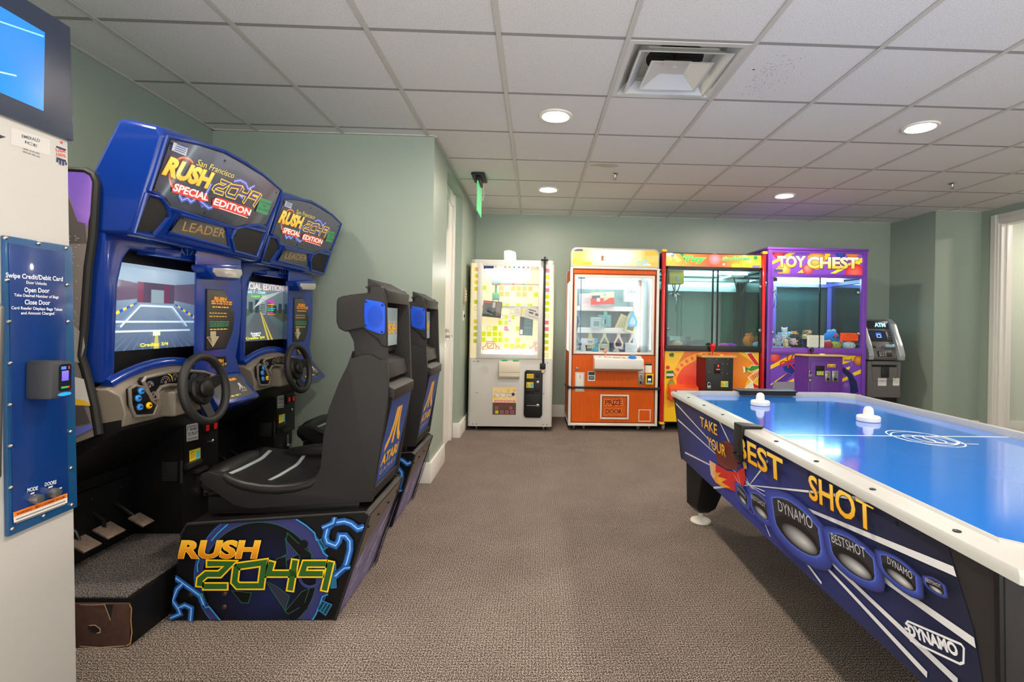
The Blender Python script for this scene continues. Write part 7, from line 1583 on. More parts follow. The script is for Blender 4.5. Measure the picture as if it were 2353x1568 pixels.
m = MB(); m.box((bx0-.05, 5.36, bz1), (bx1+.03, RYF+.01, bz1+.022), .006); tp = rm.part('control_top', m, mat('worn_wood_edge', (196, 160, 96), .5), sub=cb)
m = MB(); m.cyl((bx0+.09, 5.43, bz1+.02), (bx0+.09, 5.43, bz1+.075), .006, seg=10); m.lathe((bx0+.09, 5.43, bz1+.06), (0, 0, 1), [(.012, 0), (.03, .05), (.03, .075), (.018, .092), (.002, .095)], 20); rm.part('joystick', m, mat('red_knob', (206, 24, 30), .25, coat=.4), sub=cb, label='red joystick')
m = MB(); m.cyl((bx0+.19, 5.44, bz1+.022), (bx0+.19, 5.44, bz1+.035), .025, seg=18); rm.part('drop_button', m, YELP, sub=cb)
m = D(FY(5.38)); a = [(2.0265,0.5172),(2.1055,0.5811)]; m.rect(a[0][0], a[0][1], a[1][0], a[1][1], (226, 206, 40)); m.rect((a[0][0]+a[1][0])/2+.008, a[0][1]+.006, a[1][0]-.004, a[1][1]-.014, (90, 190, 200)); m.rect(a[0][0]+.008, a[0][1]+.006, a[0][0]+.013, a[1][1]-.012, (30, 30, 30)); m.lines(a[0][0]+.018, a[0][0]+.04, [a[0][1]+.01+.011*k for k in range(3)], .004, (60, 60, 30), 4)
m.stroke([(bx0+.02, .30), (bx0+.02, bz1-.035), (bx1-.02, bz1-.035), (bx1-.02, .30)], .003, (60, 60, 60)); rm.part('bill_label', m, PAPER, sub=cb, smooth=0, label='yellow bill label')
m = MB(); a = [(1.9506,0.6625),(2.0144,0.7717)]; m.box((a[0][0], 5.37, a[0][1]), (a[1][0], 5.38, a[1][1]), .003); m.box((a[0][0]+.01, 5.355, a[0][1]+.04), (a[1][0]-.01, 5.37, a[0][1]+.056), .003); bp_ = rm.part('bill_slot', m, BLACK, sub=cb)
m = MB(); m.box((a[0][0]+.012, 5.352, a[0][1]+.042), (a[1][0]-.012, 5.356, a[0][1]+.052)); m.box((a[0][0]+.034, 5.366, a[0][1]+.07), (a[0][0]+.046, 5.371, a[1][1]-.012)); rm.part('slot_light', m, mat('slot_red', (230, 50, 30), .3, emit=(255, 70, 40), estr=1.0), sub=bp_)
m = MB()
for px_ in ([(2.0386,0.7699)][0],[(2.0935,0.7674)][0],[(1.9541,0.7741)][0],[(1.9582,0.6658)][0],[(2.0381,0.6691)][0],[(2.0931,0.6644)][0],[(1.8955,0.6780)][0],[(1.9753,0.8145)][0],[(1.9040,0.8189)][0],[(2.1014,0.8163)][0]): p = px_; m.ell((p[0], 5.379, p[1]), (.006, .004, .006), 8, 6)
rm.part('box_bolt', m, STEEL, sub=cb, split=True)
p = [(1.8915,0.5168)][0]; padlock(rm, p[0], 5.378, p[1], sub=cb)
m = MB(); a = [(1.4836,0.4889),(1.7987,0.5149)]; m.prism([(5.42, .36), (RYF+.01, .36), (RYF+.01, a[1][1]+.01), (5.42, a[1][1]-.02)], 'X', a[0][0], a[1][0], .006); rm.part('prize_flap', m, mat('orange_chute_flap', (226, 80, 24), .3, coat=.3), label='orange prize chute flap')
caster(rm, RX0+.05, 5.56); caster(rm, RX1-.06, 5.56)
G2 = 'plush toys in the red crane'
p = (2.4896,5.7500,0.9679); blob('big orange teardrop plush at the right end of the red claw machine', (p[0], 5.75, .93), (.075, .07, .075), (250, 130, 40), G2, cap=(250, 130, 40))
p = (2.5205,5.7000,0.9649); blob('pale blue plush in front of the orange teardrop plush', (p[0]+.02, 5.62, .93), (.065, .06, .04), (170, 200, 226), G2)
p = (2.6120,5.7500,1.0336); blob('cream plush by the right post of the red claw machine', (p[0]-.02, 5.78, .93), (.05, .06, .075), (230, 214, 150), G2)
p = (2.1768,5.7000,0.9710); blob('hot pink plush low in the centre of the red claw machine', (p[0], 5.7, .931), (.06, .05, .026), (236, 90, 180), G2)
p = (2.2350,5.7000,0.9720); blob('purple plush low in the centre of the red claw machine', (p[0]+.02, 5.69, .931), (.06, .05, .027), (170, 60, 210), G2)
p = (1.6179,5.6500,0.9759); blob('peach plush lying in the clear prize chute', (p[0], 5.65, .931), (.06, .06, .035), (236, 180, 150), G2)

# ------------------------------------------------------------------ purple crane
QX0, QX1, QYF, QYB = 2.578, 3.705, 5.50, 6.20
qm = Thing('claw_machine', 'purple claw machine with balloon artwork, full of plush toys, beside the cash machine', 'claw machine', ((QX0+QX1)/2, 5.85, 0), 'prize machines along the back wall')
PUR = mat('purple_enamel', (112, 58, 172), 0.35, coat=.2); PURD = mat('purple_door_enamel', (92, 40, 140), 0.35, coat=.2)
BLV = mat('blue_violet_frame', (110, 110, 206), 0.4)
m = MB(); m.box((QX0, QYF+.008, .04), (QX1, QYB, .93), .003); qb = qm.part('lower_body', m, PUR)
m = MB(); m.box((QX0, QYF+.02, 1.76), (QX1, QYB, 2.04), .003); m.box((QX0-.012, QYF-.012, 2.04), (QX1+.012, QYB, 2.066), .004); qh = qm.part('header_box', m, PUR)
m = MB()
m.box((QX0, QYF-.008, .04), (QX0+.045, QYF+.03, 2.04), .003); m.box((QX1-.045, QYF-.008, .04), (QX1, QYF+.03, 2.04), .003); m.box((QX0+.045, QYF-.008, 1.735), (QX1-.045, QYF+.03, 1.775), .003); m.box((QX0+.045, QYF-.01, .875), (QX1-.045, QYF+.03, .95), .004); m.box((QX0+.045, QYF-.004, 2.01), (QX1-.045, QYF+.03, 2.04))
m.box((QX0+.045, QYF-.014, .90), (QX1-.045, QYF-.010, .906)); m.box((QX0+.045, QYF-.006, .95), (QX0+.065, QYF+.02, 1.735)); m.box((QX1-.065, QYF-.006, .95), (QX1-.045, QYF+.02, 1.735))
qf = qm.part('front_frame', m, PUR)
m = MB(); m.box((QX0+.002, QYB-.05, .93), (QX0+.045, QYB-.002, 1.76)); m.box((QX1-.045, QYB-.05, .93), (QX1-.002, QYB-.002, 1.76)); m.box((QX0+.36, QYB-.045, .93), (QX0+.42, QYB-.005, 1.76)); m.box((QX0+.045, QYB-.05, 1.68), (QX1-.045, QYB-.01, 1.73)); m.box((QX1-.04, QYF+.06, 1.69), (QX1-.01, QYB-.05, 1.73)); qm.part('rear_frame', m, BLV, split=True)
sx = [(3.1733,1.3420)][0][0]
m = MB(); m.box((sx-.006, QYF-.004, .95), (sx+.006, QYF+.012, 1.735)); qm.part('door_edge_seal', m, BLACK, sub=qf)
m = MB(); m.box((QX0+.065, QYF, .95), (sx, QYF+.004, 1.735)); m.box((sx, QYF+.006, .95), (QX1-.065, QYF+.010, 1.735)); qm.part('sliding_glass', m, CLEAR, sub=qf, smooth=0, split=True)
m = MB(); m.box((QX0+.004, QYF+.04, .94), (QX0+.009, QYB-.05, 1.75)); m.box((QX1-.009, QYF+.04, .94), (QX1-.004, QYB-.05, 1.75)); m.box((QX0+.045, QYB-.02, .94), (QX1-.045, QYB-.016, 1.68)); qm.part('cabinet_glass', m, glass_mat('rear_glass', (206, 226, 230), .8), smooth=0, split=True)
m = MB(); m.box((QX0+.03, QYF+.03, .92), (QX1-.03, QYB-.03, .935)); qm.part('prize_floor', m, mat('pale_prize_floor', (190, 206, 214), .6), smooth=0)
m = MB(); m.box((QX0+.03, QYF+.03, 1.745), (QX1-.03, QYB-.03, 1.758)); qm.part('ceiling_panel', m, mat('lit_ceiling_white', (216, 232, 234), .5), smooth=0)
tube_light(qm, (QX0+.2, QYF+.20, 1.725), (QX1-.15, QYF+.20, 1.725), .013, (180, 238, 255), 22); tube_light(qm, (QX0+.2, QYB-.15, 1.725), (QX1-.15, QYB-.15, 1.725), .013, (180, 238, 255), 22)
m = D(FY(QYF+.02), base=.001); hx0, hx1, hz0, hz1 = QX0+.045, QX1-.045, 1.776, 2.01
m.clip = [(hx0, hz0), (hx1, hz0), (hx1, hz1), (hx0, hz1)]; m.rect(hx0, hz0, hx1, hz1, (118, 66, 186), (140, 84, 200))
YL = (248, 214, 50)
for g in ([(2.6324,1.9101),(2.8818,2.0393),(2.9658,2.0411),(2.6330,1.8748)], [(2.9221,1.7888),(3.0408,1.8715),(3.0893,1.8489),(2.9942,1.7902)], [(3.2323,1.9346),(3.2304,2.0469),(3.3087,2.0486),(3.2801,1.9593)], [(3.2952,1.7881),(3.4984,1.9047),(3.6849,1.9679),(3.6796,1.9263),(3.5472,1.8821),(3.3555,1.7893)], [(3.5459,1.9531),(3.6848,1.9738),(3.6197,1.8836)], [(2.6522,1.8045),(2.7407,1.8770),(2.8128,1.8667),(2.7062,1.7938)]): m.poly(g[::-1], YL)
for (px_, r, c, e) in (([(2.7083,2.0178)][0], .075, (246, 120, 110), (206, 24, 40)), ([(2.7657,1.8186)][0], .075, (250, 190, 110), (240, 130, 40)), ([(3.0392,1.8301)][0], .060, (250, 150, 140), (214, 30, 50)), ([(3.1360,1.9326)][0], .105, (252, 200, 120), (240, 130, 40)), ([(3.4118,2.0213)][0], .060, (60, 110, 220), (24, 50, 150)), ([(2.9657,2.0470)][0], .04, (60, 100, 200), (30, 50, 150)), ([(3.5443,2.0455)][0], .085, (236, 160, 90), (220, 120, 50)), ([(3.5791,1.7879)][0], .115, (250, 110, 100), (206, 20, 40))):
    a = px_; m.ell2(a[0], a[1], r, r, c, e, dc=(-.01, .02))
q = [(2.6993,1.8502),(3.0026,1.8565),(3.0389,1.8478),(3.6082,1.8525)]; m.text('TOY', q[0], q[1], .120, (246, 190, 40), (255, 250, 226), bold=.045, outline=(90, 50, 30), ow=.03); m.text('CHEST', q[2], q[3], .120, (246, 190, 40), (255, 250, 226), bold=.045, outline=(90, 50, 30), ow=.03)
a = [(2.6524,1.7927),(2.7536,1.8242)]; m.rect(a[0][0], a[0][1], a[1][0], a[1][1], (74, 70, 110))
qm.part('header_art', m, BACKLIT, sub=qh, smooth=0, label='purple header with balloons and yellow lettering')
lx0, lx1, lz0, lz1 = QX0+.047, QX1-.047, .06, .872
m = D(FY(QYF+.008), base=.001, clip=[(lx0, lz0), (lx1, lz0), (lx1, lz1), (lx0, lz1)]); m.rect(lx0, lz0, lx1, lz1, (104, 62, 178), (118, 72, 190))
for g in ([(2.6240,0.7445),(2.8845,0.8895),(3.0044,0.8913),(2.6247,0.7033)], [(2.6252,0.5352),(2.7811,0.6408),(2.8403,0.6769),(2.6397,0.5271)], [(2.8242,0.5707),(2.9514,0.6313),(2.9525,0.5665)], [(3.4381,0.8505),(3.5580,0.8937),(3.6788,0.8955),(3.6795,0.8541),(3.4395,0.7678)], [(3.5618,0.6750),(3.6817,0.7299),(3.6825,0.6825),(3.5865,0.6457)], [(3.4399,0.6083),(3.5021,0.6387),(3.5148,0.6034),(3.4405,0.5729)], [(3.4883,0.7390),(3.5363,0.7515),(3.5249,0.7159),(3.4947,0.7154)], [(3.6385,0.4335),(3.6863,0.4636),(3.6870,0.4281)]): m.poly(g[::-1], (246, 206, 30))
m.poly([(3.4398,0.7501),(3.5375,0.6865),(3.6118,0.5810),(3.6356,0.4630),(3.5419,0.4323),(3.5403,0.5210),(3.5143,0.6270),(3.4470,0.6852)][::-1], (30, 34, 84)); m.poly([(2.8285,0.6709),(2.8769,0.6421),(2.7942,0.5762),(2.6987,0.5691)][::-1], (86, 50, 140))
for (px_, r, c, e) in (([(2.6699,0.8510)][0], .07, (250, 130, 110), (200, 16, 36)), ([(3.6257,0.8178)][0], .055, (240, 170, 80), (160, 80, 24)), ([(3.4919,0.5322)][0], .04, (150, 110, 190), (110, 70, 170))): a = px_; m.ell2(a[0], a[1], r, r, c, e, dc=(-.005, .02))
a = [(3.4628,0.8178),(3.5472,0.8190),(3.5468,0.8403),(3.5486,0.7398)]; m.stroke([a[0], a[1]], .02, (150, 120, 150)); m.stroke([a[2], a[3]], .018, (130, 100, 160))
m.poly([(2.7734,0.7407),(2.8987,0.7661),(2.9292,0.7311),(2.8767,0.6538),(2.7802,0.6937)][::-1], [(30, 60, 150), (24, 50, 140), (20, 40, 110), (14, 30, 90), (24, 50, 140)])
for g in ([(2.8205,0.7826),(2.7374,0.7461),(2.7428,0.7815),(2.7784,0.7997),(2.8204,0.7885),(2.8860,0.8071),(2.9158,0.8134)], [(2.8264,0.7886),(2.8135,0.8414),(2.8487,0.8831),(2.8846,0.8836),(2.8733,0.8481),(2.8383,0.7946)], [(2.8205,0.7826),(2.8276,0.7238)], [(2.8385,0.7829),(2.8873,0.7306),(2.9118,0.7014)]): m.stroke(g, .014, (206, 24, 40))
a = [(2.6581,0.4980),(2.9285,0.5662)]; m.rect(a[0][0], a[0][1]-.06, a[1][0], a[1][1], (140, 138, 150))
qm.part('lower_art', m, PRINTG, sub=qb, smooth=0, label='purple artwork with a blue gift box and balloons')
a = [(2.9896,0.8657),(3.3692,0.8713)]; bx0, bx1, bz1 = a[0][0], a[1][0], a[0][1]
m = MB(); m.box((bx0, 5.38, .06), (bx1, QYF+.008, bz1), .003); m.prism([(bx0-.09, QYF+.006), (bx0, 5.382), (bx0, QYF+.006)], 'Z', .06, bz1); cb = qm.part('coin_box', m, PURD)
m = MB(); m.box((bx0+.02, 5.372, .10), (bx1-.03, 5.381, bz1-.05), .002); cdq = qm.part('coin_door', m, PURD, sub=cb)
m = MB(); m.prism([(bx0-.10, QYF), (bx0-.02, 5.36), (bx1+.03, 5.36), (bx1+.03, QYF)], 'Z', bz1, bz1+.016, .003); qm.part('control_top', m, mat('yellow_worn_top', (214, 180, 90), .5), sub=cb)
p = [(3.0629,0.9077)][0]; m = MB(); m.lathe((p[0], 5.45, bz1+.014), (0, 0, 1), [(.008, 0), (.008, .02), (.020, .035), (.022, .065), (.012, .08), (.001, .082)], 18); qm.part('joystick', m, mat('dark_knob', (36, 26, 40), .3), sub=cb, label='dark joystick knob')
p = [(3.1736,0.8977)][0]; m = MB(); m.cyl((p[0], 5.44, bz1+.016), (p[0], 5.44, bz1+.026), .028, seg=20); qm.part('drop_button', m, WHITEP, sub=cb)
FQ = 5.372
a = [(3.0645,0.6560),(3.1563,0.7642)]; m = MB(); m.box((a[0][0], FQ-.012, a[0][1]), (a[1][0], FQ, a[1][1]), .003); m.box((a[0][0]+.01, FQ-.03, a[1][1]-.05), (a[1][0]-.01, FQ-.01, a[1][1]-.03), .003); ba = qm.part('bill_acceptor', m, BLACK, sub=cb)
m = D(FY(FQ-.012), base=.0008); z_ = (a[0][1]+a[1][1])/2; m.rect(a[0][0]+.006, a[0][1]+.006, a[1][0]-.006, z_-.004, (222, 206, 50)); m.rect(a[0][0]+.010, a[0][1]+.012, (a[0][0]+a[1][0])/2-.005, z_-.010, (130, 190, 190)); m.rect(a[1][0]-.014, a[0][1]+.012, a[1][0]-.010, z_-.010, (40, 40, 30)); m.lines((a[0][0]+a[1][0])/2+.003, a[1][0]-.02, [a[0][1]+.014+.01*k for k in range(3)], .004, (80, 76, 30), 4); qm.part('bill_label', m, PAPER, sub=ba, smooth=0, label='yellow bill label')
for px_ in ([(3.1711,0.5895),(3.2289,0.7100)],[(3.2486,0.5905),(3.3134,0.7112)]):
    a = px_; m = MB(); m.box((a[0][0], FQ-.006, a[0][1]), (a[1][0], FQ, a[1][1]), .003); cx_ = (a[0][0]+a[1][0])/2; m.cyl((cx_-.012, FQ-.006, a[1][1]-.02), (cx_-.012, FQ-.018, a[1][1]-.02), .012, seg=14); co = qm.part('coin_mechanism', m, CHROME, sub=cb)
m = D(FY(FQ-.0065), base=.0008)
for x0_, x1_, z0_, z1_ in [([(3.1711,0.5895)][0][0], [(3.2289,0.7100)][0][0], [(3.1711,0.5895)][0][1], [(3.2289,0.7100)][0][1]), ([(3.2486,0.5905)][0][0], [(3.3134,0.7112)][0][0], [(3.2486,0.5905)][0][1], [(3.3134,0.7112)][0][1])]:
    w = x1_-x0_; h = z1_-z0_; m.rect(x0_+w*.55, z0_+h*.65, x0_+w*.65, z0_+h*.9, (20, 20, 20)); m.poly([(x0_+w*.35, z0_+h*.1), (x0_+w*.75, z0_+h*.1), (x0_+w*.75, z0_+h*.3), (x0_+w*.35, z0_+h*.42)], (24, 24, 26)); m.rect(x0_+w*.3, z0_+h*.5, x0_+w*.6, z0_+h*.58, (70, 110, 150))
qm.part('coin_slots', m, PRINT, sub=cb, smooth=0)
a = [(3.1941,0.7498),(3.2851,0.7833)]; m = D(FY(FQ), base=.001); m.rect(a[0][0], a[0][1], a[1][0], a[1][1], (236, 190, 40)); m.poly([(a[0][0]+.006, a[1][1]-.008), (a[0][0]+.006, a[0][1]+.006), (a[1][0]-.006, a[0][1]+.006), (a[1][0]-.006, a[1][1]-.008), ((a[0][0]+a[1][0])/2, a[0][1]+.008)][::-1], (140, 100, 30)); qm.part('arrow_label', m, PAPER, sub=cb, smooth=0)
p = [(3.0024,0.6588)][0]; padlock(qm, p[0], FQ-.002, p[1], sub=cb)
m = MB(); p = [(3.0045,0.6034)][0]; m.lathe((p[0], FQ, p[1]), (0, -1, 0), [(.014, 0), (.014, .01), (.001, .012)], 14); qm.part('cam_lock', m, CHROME, sub=cb)
for p in [(3.6084,1.5753),(2.6487,1.5781),(2.6413,1.1159),(3.6165,1.1142)]: m = MB(); m.lathe((p[0], QYF-.006, p[1]), (0, -1, 0), [(.018, 0), (.018, .01), (.012, .018), (.002, .02)], 16); qm.part('window_lock', m, STEEL, sub=qf)
m = MB(); m.box((QX0+.06, 5.64, 1.70), (QX0+.18, 5.76, 1.74), .004); m.tube([(QX0+.10, 5.68, 1.70), (QX0+.09, 5.68, 1.55), (QX0+.075, 5.68, 1.42), (QX0+.055, 5.68, 1.40)], .008, 8); gq = qm.part('claw_carriage', m, BLACKM)
claw(qm, QX0+.14, 5.70, 1.52, .8, sub=gq)
a = [(3.4130,1.0371),(3.6201,1.1255)]; m = D(FY(QYF+.004), base=.001); m.rect(a[0][0], a[0][1], a[1][0], a[1][1], (236, 84, 24)); m.lines(a[0][0]+.06, a[1][0]-.06, [a[1][1]-.02], .006, (150, 50, 14), 2); m.lines(a[0][0]+.02, a[1][0]-.02, [a[1][1]-.035-.014*k for k in range(6)], .005, (190, 66, 20), 4); qm.part('orange_notice', m, PAPER, sub=qf, smooth=0, label='orange notice taped inside the window')
a = [(3.0334,0.9628),(3.2280,1.0931)]; m = D(FY(QYF-.0005), base=.001); m.rect(a[0][0], a[0][1], a[1][0], a[1][1], (206, 216, 210)); m.lines(a[0][0]+.02, a[1][0]-.02, [a[1][1]-.02-.016*k for k in range(8)], .004, (130, 136, 130), 7); qm.part('white_notice', m, PAPER, sub=qf, smooth=0, label='white notice taped to the window')
m = MB(); a = [(2.9669,0.9569),(2.9616,1.1244)]; m.box((a[0][0], 5.53, .935), (a[0][0]+.004, 5.75, 1.10)); m.box((a[0][0]+.10, 5.53, .935), (a[0][0]+.104, 5.75, 1.05)); qm.part('prize_chute', m, glass_mat('chute_acrylic', (226, 244, 244), 2.0), smooth=0, split=True)
# plush pile
G3 = 'plush toys in the purple crane'
TOYS = [
 ('pale blue plush bear against the left glass of the purple crane', (2.7567,5.6200,1.0187), .060, (170, 200, 230), 0),
 ('white plush toy at the bottom left corner of the purple crane', (2.6946,5.5800,1.0252), .050, (226, 226, 232), 1),
 ('lavender plush on the left part of the pile', (2.8153,5.6600,1.0361), .060, (186, 170, 214), 0),
 ('sky blue round plush high on the left pile', (2.8752,5.8000,1.0878), .060, (140, 196, 236), 1),
 ('white plush rabbit on the left pile', (2.8643,5.6600,1.0430), .055, (232, 230, 236), 2),
 ('white plush seagull at the peak of the left pile', (2.9921,5.8500,1.1196), .060, (236, 236, 240), 0),
 ('aqua plush behind the white rabbit', (2.9155,5.7800,1.0828), .060, (170, 220, 226), 1),
 ('cream plush low in the middle of the left pile', (2.8414,5.5700,0.9981), .045, (242, 226, 170), 0),
 ('mint green plush low at the left front', (2.7547,5.5700,0.9789), .035, (70, 200, 140), 1),
 ('big white and pink plush pig left of the clear chute', (2.9067,5.5800,1.0226), .062, (238, 206, 216), 1),
 ('grey blue plush above the pink pig', (2.9793,5.7500,1.0724), .060, (190, 204, 226), 0),
 ('bright orange plush fish behind the clear chute', (3.1095,5.8500,1.0990), .062, (250, 130, 30), 1),
 ('brown curly plush dog at the middle of the pile', (3.1860,5.8500,1.0915), .060, (170, 120, 70), 0),
 ('tan plush at the back, right of the curly dog', (3.3176,5.9500,1.1228), .050, (190, 140, 90), 1),
 ('navy plush in the clear chute', (3.0191,5.6200,1.0288), .055, (24, 60, 130), 0),
 ('royal blue plush right of the chute', (3.0903,5.6600,0.9981), .050, (40, 90, 200), 1),
 ('pale yellow plush behind the white notice', (3.1432,5.7200,1.0576), .045, (226, 220, 170), 0),
 ('pink plush lying at the front by the white notice', (3.0060,5.5600,0.9714), .030, (244, 140, 190), 1),
 ('light pink plush just right of the white notice', (3.4251,5.8000,1.0470), .060, (244, 170, 190), 0),
 ('pink plush behind the pale ghost plush', (3.5597,5.7200,1.0152), .050, (250, 110, 170), 1),
 ('sky blue plush between the green plush and the ghost plush', (3.4917,5.6000,0.9890), .040, (100, 200, 236), 0),
 ('white and blue plush at the far right corner of the purple crane', (3.7335,5.6600,1.0021), .055, (220, 232, 240), 1)]
for k, (lab, p, s, c, kd) in enumerate(TOYS):
    s *= 1.2; p = (p[0], p[1]+.05*((k % 3)-.4), p[2]); plush(lab, (p[0], p[1], max(.936, p[2]-s*(.6 if kd == 1 else .85))), s, c, kd, rot=(k*1.7 % 1.2)-.6, group=G3)
p = (3.4229,5.6800,1.0268); blob('big bright blue plush with a red nose and pale tuft', (p[0], 5.68, .99), (.088, .08, .075), (40, 140, 236), G3, nose=(240, 90, 110), cap=(150, 206, 236))
p = (3.3182,5.5800,0.9872); blob('dark red round plush at the front, below the blue one', (p[0], 5.58, .937), (.058, .05, .045), (190, 50, 70), G3, cap=(232, 196, 150))
p = (3.4060,5.5800,0.9886); blob('olive green oblong plush beside the dark red plush', (p[0], 5.58, .937), (.068, .05, .045), (176, 190, 76), G3)
p = (3.5623,5.5800,0.9910); blob('pale ghost plush with a dotted face under the orange notice', (p[0], 5.58, .937), (.072, .055, .045), (206, 230, 236), G3)

# ------------------------------------------------------------------ cash machine
AX0, AX1, AYF = 3.80, 4.21, 5.62
am = Thing('cash_machine', 'grey cash machine with lit ATM sign in the back right corner', 'cash machine', ((AX0+AX1)/2, 5.85, 0))
GREY = mat('atm_grey_plastic', (104, 102, 102), 0.42, 0.15, bump=.1, bscale=600); GREYL = mat('atm_silver_side', (176, 184, 188), 0.3, 0.4); GREYD = mat('atm_dark_plastic', (36, 37, 40), 0.3)
zmid = .82
m = MB(); m.box((AX0+.01, AYF, .385), (AX1, 6.10, zmid-.01), .02, seg=3); lo = am.part('lower_cabinet', m, GREY)
m = MB(); m.box((AX0+.03, AYF+.04, .0), (AX1-.02, 6.08, .39), .005); am.part('pedestal', m, BLACK, label='dark pedestal')
prof = [(AYF-.01, zmid), (AYF-.02, zmid+.03), (AYF+.02, .96), (AYF+.06, 1.03), (AYF+.12, 1.16), (AYF+.15, 1.27), (AYF+.20, 1.285), (6.08, 1.27), (6.10, zmid)]
m = MB(); m.prism(prof, 'X', AX0+.05, AX1-.06, .008); up_ = am.part('upper_head', m, GREY)
fin = [(AYF-.05, zmid), (AYF-.06, zmid+.06), (AYF-.02, .99), (AYF+.05, 1.13), (AYF+.10, 1.24), (AYF+.17, 1.292), (6.08, 1.285), (6.10, zmid)]
for x0_, x1_ in ((AX0-.01, AX0+.052), (AX1-.062, AX1+.005)):
    m = MB(); m.prism(fin, 'X', x0_, x1_, .014, seg=3); am.part('side_fin', m, GREYL, label='curved silver side fin')
sf = frame((AX0+.06, AYF+.06, 1.02), (1, 0, 0), (0, .06, .14)); sw = AX1-AX0-.13
m = MB(); m.fprism(sf, [(0, .01), (sw, .01), (sw, .145), (0, .145)], -.002, .012, .003); ms = am.part('screen_bezel', m, GREYD, sub=up_)
m = D(sf, base=.0125); m.rect(.02, .025, sw-.055, .135, (10, 18, 40), (14, 24, 56)); m.rrect(.10, .05, .165, .115, .012, (40, 110, 214)); m.rect(.115, .06, .15, .085, (10, 18, 40)); m.stroke([(.113, .058), (.152, .058), (.152, .09), (.113, .09)], .004, (220, 236, 250), True)
am.part('screen', m, SCREEN, sub=ms, smooth=0, label='dark screen with a blue icon')
m = MB(); o_, u_, v_, n_ = sf
for k in range(4): m.obox(o_+u_*(sw-.022)+v_*(.035+k*.03)+n_*.014, u_, v_, n_, .012, .008, .003, .001)
am.part('side_key', m, STEEL, sub=ms, split=True)
tf = frame((AX0+.06, AYF+.124, 1.175), (1, 0, 0), (0, .03, .11)); m = MB(); m.fprism(tf, [(0, 0), (sw, 0), (sw, .095), (0, .095)], -.004, .006, .002); sg = am.part('sign_panel', m, GREYD, sub=up_)
m = D(tf, base=.0066); m.text('ATM', (sw*.42, .026), (sw*.86, .026), .046, (130, 206, 250), bold=.05); am.part('sign_lettering', m, attr_mat('lit_sign', .3, emit=1.6), sub=sg, smooth=0, label='lit blue letters ATM')
kf = frame((AX0+.06, AYF-.02, zmid+.015), (1, 0, 0), (0, .05, .15))
m = MB(); m.fprism(kf, [(.06, .02), (sw-.05, .02), (sw-.05, .09), (.06, .09)], -.002, .006, .002); m.fprism(kf, [(.0, .125), (.06, .125), (.06, .16), (0, .16)], -.002, .006, .002); kp = am.part('keypad_recess', m, GREYD, sub=up_)
m = MB(); o_, u_, v_, n_ = kf
for r in range(3):
    for c in range(4): m.obox(o_+u_*(.085+c*.022)+v_*(.033+r*.02)+n_*.008, u_, v_, n_, .008, .007, .003, .001)
am.part('keypad_key', m, STEEL, sub=kp, split=True)
m = MB(); c0 = o_+u_*(sw-.075)+v_*.145+n_*.018; m.obox(c0, u_, v_, n_, .055, .018, .022, .008); am.part('card_slot', m, mat('clear_card_slot', (150, 190, 206), .1, .2), sub=up_)
m = D(FY(AYF), base=.001); m.rect(AX0+.06, zmid-.08, AX1-.06, zmid-.055, (24, 24, 26)); m.stroke([(AX0+.055, zmid-.03), (AX0+.075, zmid-.24), (AX1-.10, zmid-.24), (AX1-.05, zmid-.18), (AX1-.045, zmid-.03)], .004, (60, 60, 62)); am.part('cabinet_lines', m, PRINT, sub=lo, smooth=0)
m = MB(); m.box((AX0+.17, AYF-.012, zmid-.20), (AX0+.26, AYF+.002, zmid-.08), .006); am.part('cash_tray', m, GREYD, sub=lo)
for px_, c in (([(3.9352,0.5237),(4.0351,0.6120)], (226, 222, 224)), ([(4.1108,0.5284),(4.1861,0.6141)], (214, 218, 206))):
    a = px_; m = D(FY(AYF), base=.001); m.rect(a[0][0], a[0][1], a[1][0], a[1][1], c); m.lines(a[0][0]+.008, a[1][0]-.008, [a[1][1]-.012-.014*k for k in range(4)], .005, (150, 146, 150), 5); am.part('paper_notice', m, PAPER, sub=lo, smooth=0)

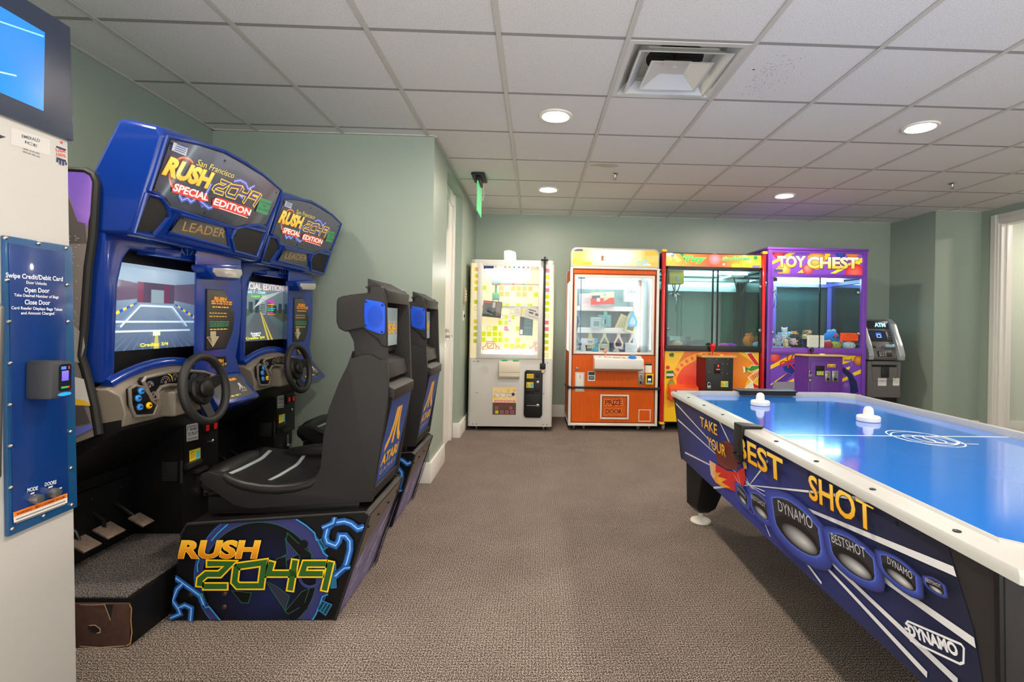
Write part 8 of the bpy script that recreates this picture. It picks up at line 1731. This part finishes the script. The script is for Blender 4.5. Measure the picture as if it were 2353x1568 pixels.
# ------------------------------------------------------------------ camera, world, exposure
cam = bpy.data.cameras.new('camera'); co = bpy.data.objects.new('camera', cam); COL.objects.link(co)
Fp, PXC, PYC, yaw, roll = 1153.43, 1268.28, 739.43, -0.0336, -0.0171
cam.sensor_width = 36.0; cam.lens = Fp/2353*36.0; cam.shift_x = (1176.5-PXC)/2353; cam.shift_y = (PYC-784)/2353
cam.clip_start = 0.02
cY, sY, cR, sR = math.cos(yaw), math.sin(yaw), math.cos(roll), math.sin(roll)
Rw = Matrix(((cY, -sY, 0), (sY, cY, 0), (0, 0, 1))) @ Matrix(((cR, 0, sR), (0, 1, 0), (-sR, 0, cR)))
rt, fw, upv = Rw @ V((1, 0, 0)), Rw @ V((0, 1, 0)), Rw @ V((0, 0, 1))
M = Matrix.Identity(4)
for i in range(3): M[i][0] = rt[i]; M[i][1] = upv[i]; M[i][2] = -fw[i]
M.translation = V((0, 0, 1.195)); co.matrix_world = M
S.camera = co
w = bpy.data.worlds.new('world'); S.world = w; w.use_nodes = True
NW, LW = w.node_tree.nodes, w.node_tree.links
tcw = NW.new('ShaderNodeTexCoord'); sxw = NW.new('ShaderNodeSeparateXYZ'); rw = NW.new('ShaderNodeValToRGB')
mrw = NW.new('ShaderNodeMath'); mrw.operation = 'MULTIPLY_ADD'; mrw.inputs[1].default_value = 0.5; mrw.inputs[2].default_value = 0.5
LW.new(tcw.outputs['Generated'], sxw.inputs[0]); LW.new(sxw.outputs['Z'], mrw.inputs[0]); LW.new(mrw.outputs[0], rw.inputs['Fac'])
rw.color_ramp.elements[0].position = 0.42; rw.color_ramp.elements[0].color = (1.0, 0.97, 0.93, 1); rw.color_ramp.elements[1].position = 0.56; rw.color_ramp.elements[1].color = (0.22, 0.22, 0.22, 1)  # brighter below the horizon, added to light the ceiling through the open rear
LW.new(rw.outputs['Color'], NW['Background'].inputs['Color']); NW['Background'].inputs['Strength'].default_value = 3.0
S.view_settings.view_transform = 'Standard'; S.view_settings.look = 'None'; S.view_settings.exposure = 0.70; S.view_settings.gamma = 1.0; S.view_settings.use_curve_mapping = False
S.cycles.use_denoising = True; S.cycles.max_bounces = 8; S.cycles.diffuse_bounces = 4; S.cycles.glossy_bounces = 4; S.cycles.transparent_max_bounces = 16; S.cycles.caustics_reflective = False; S.cycles.caustics_refractive = False
S.cycles.sample_clamp_indirect = 6.0
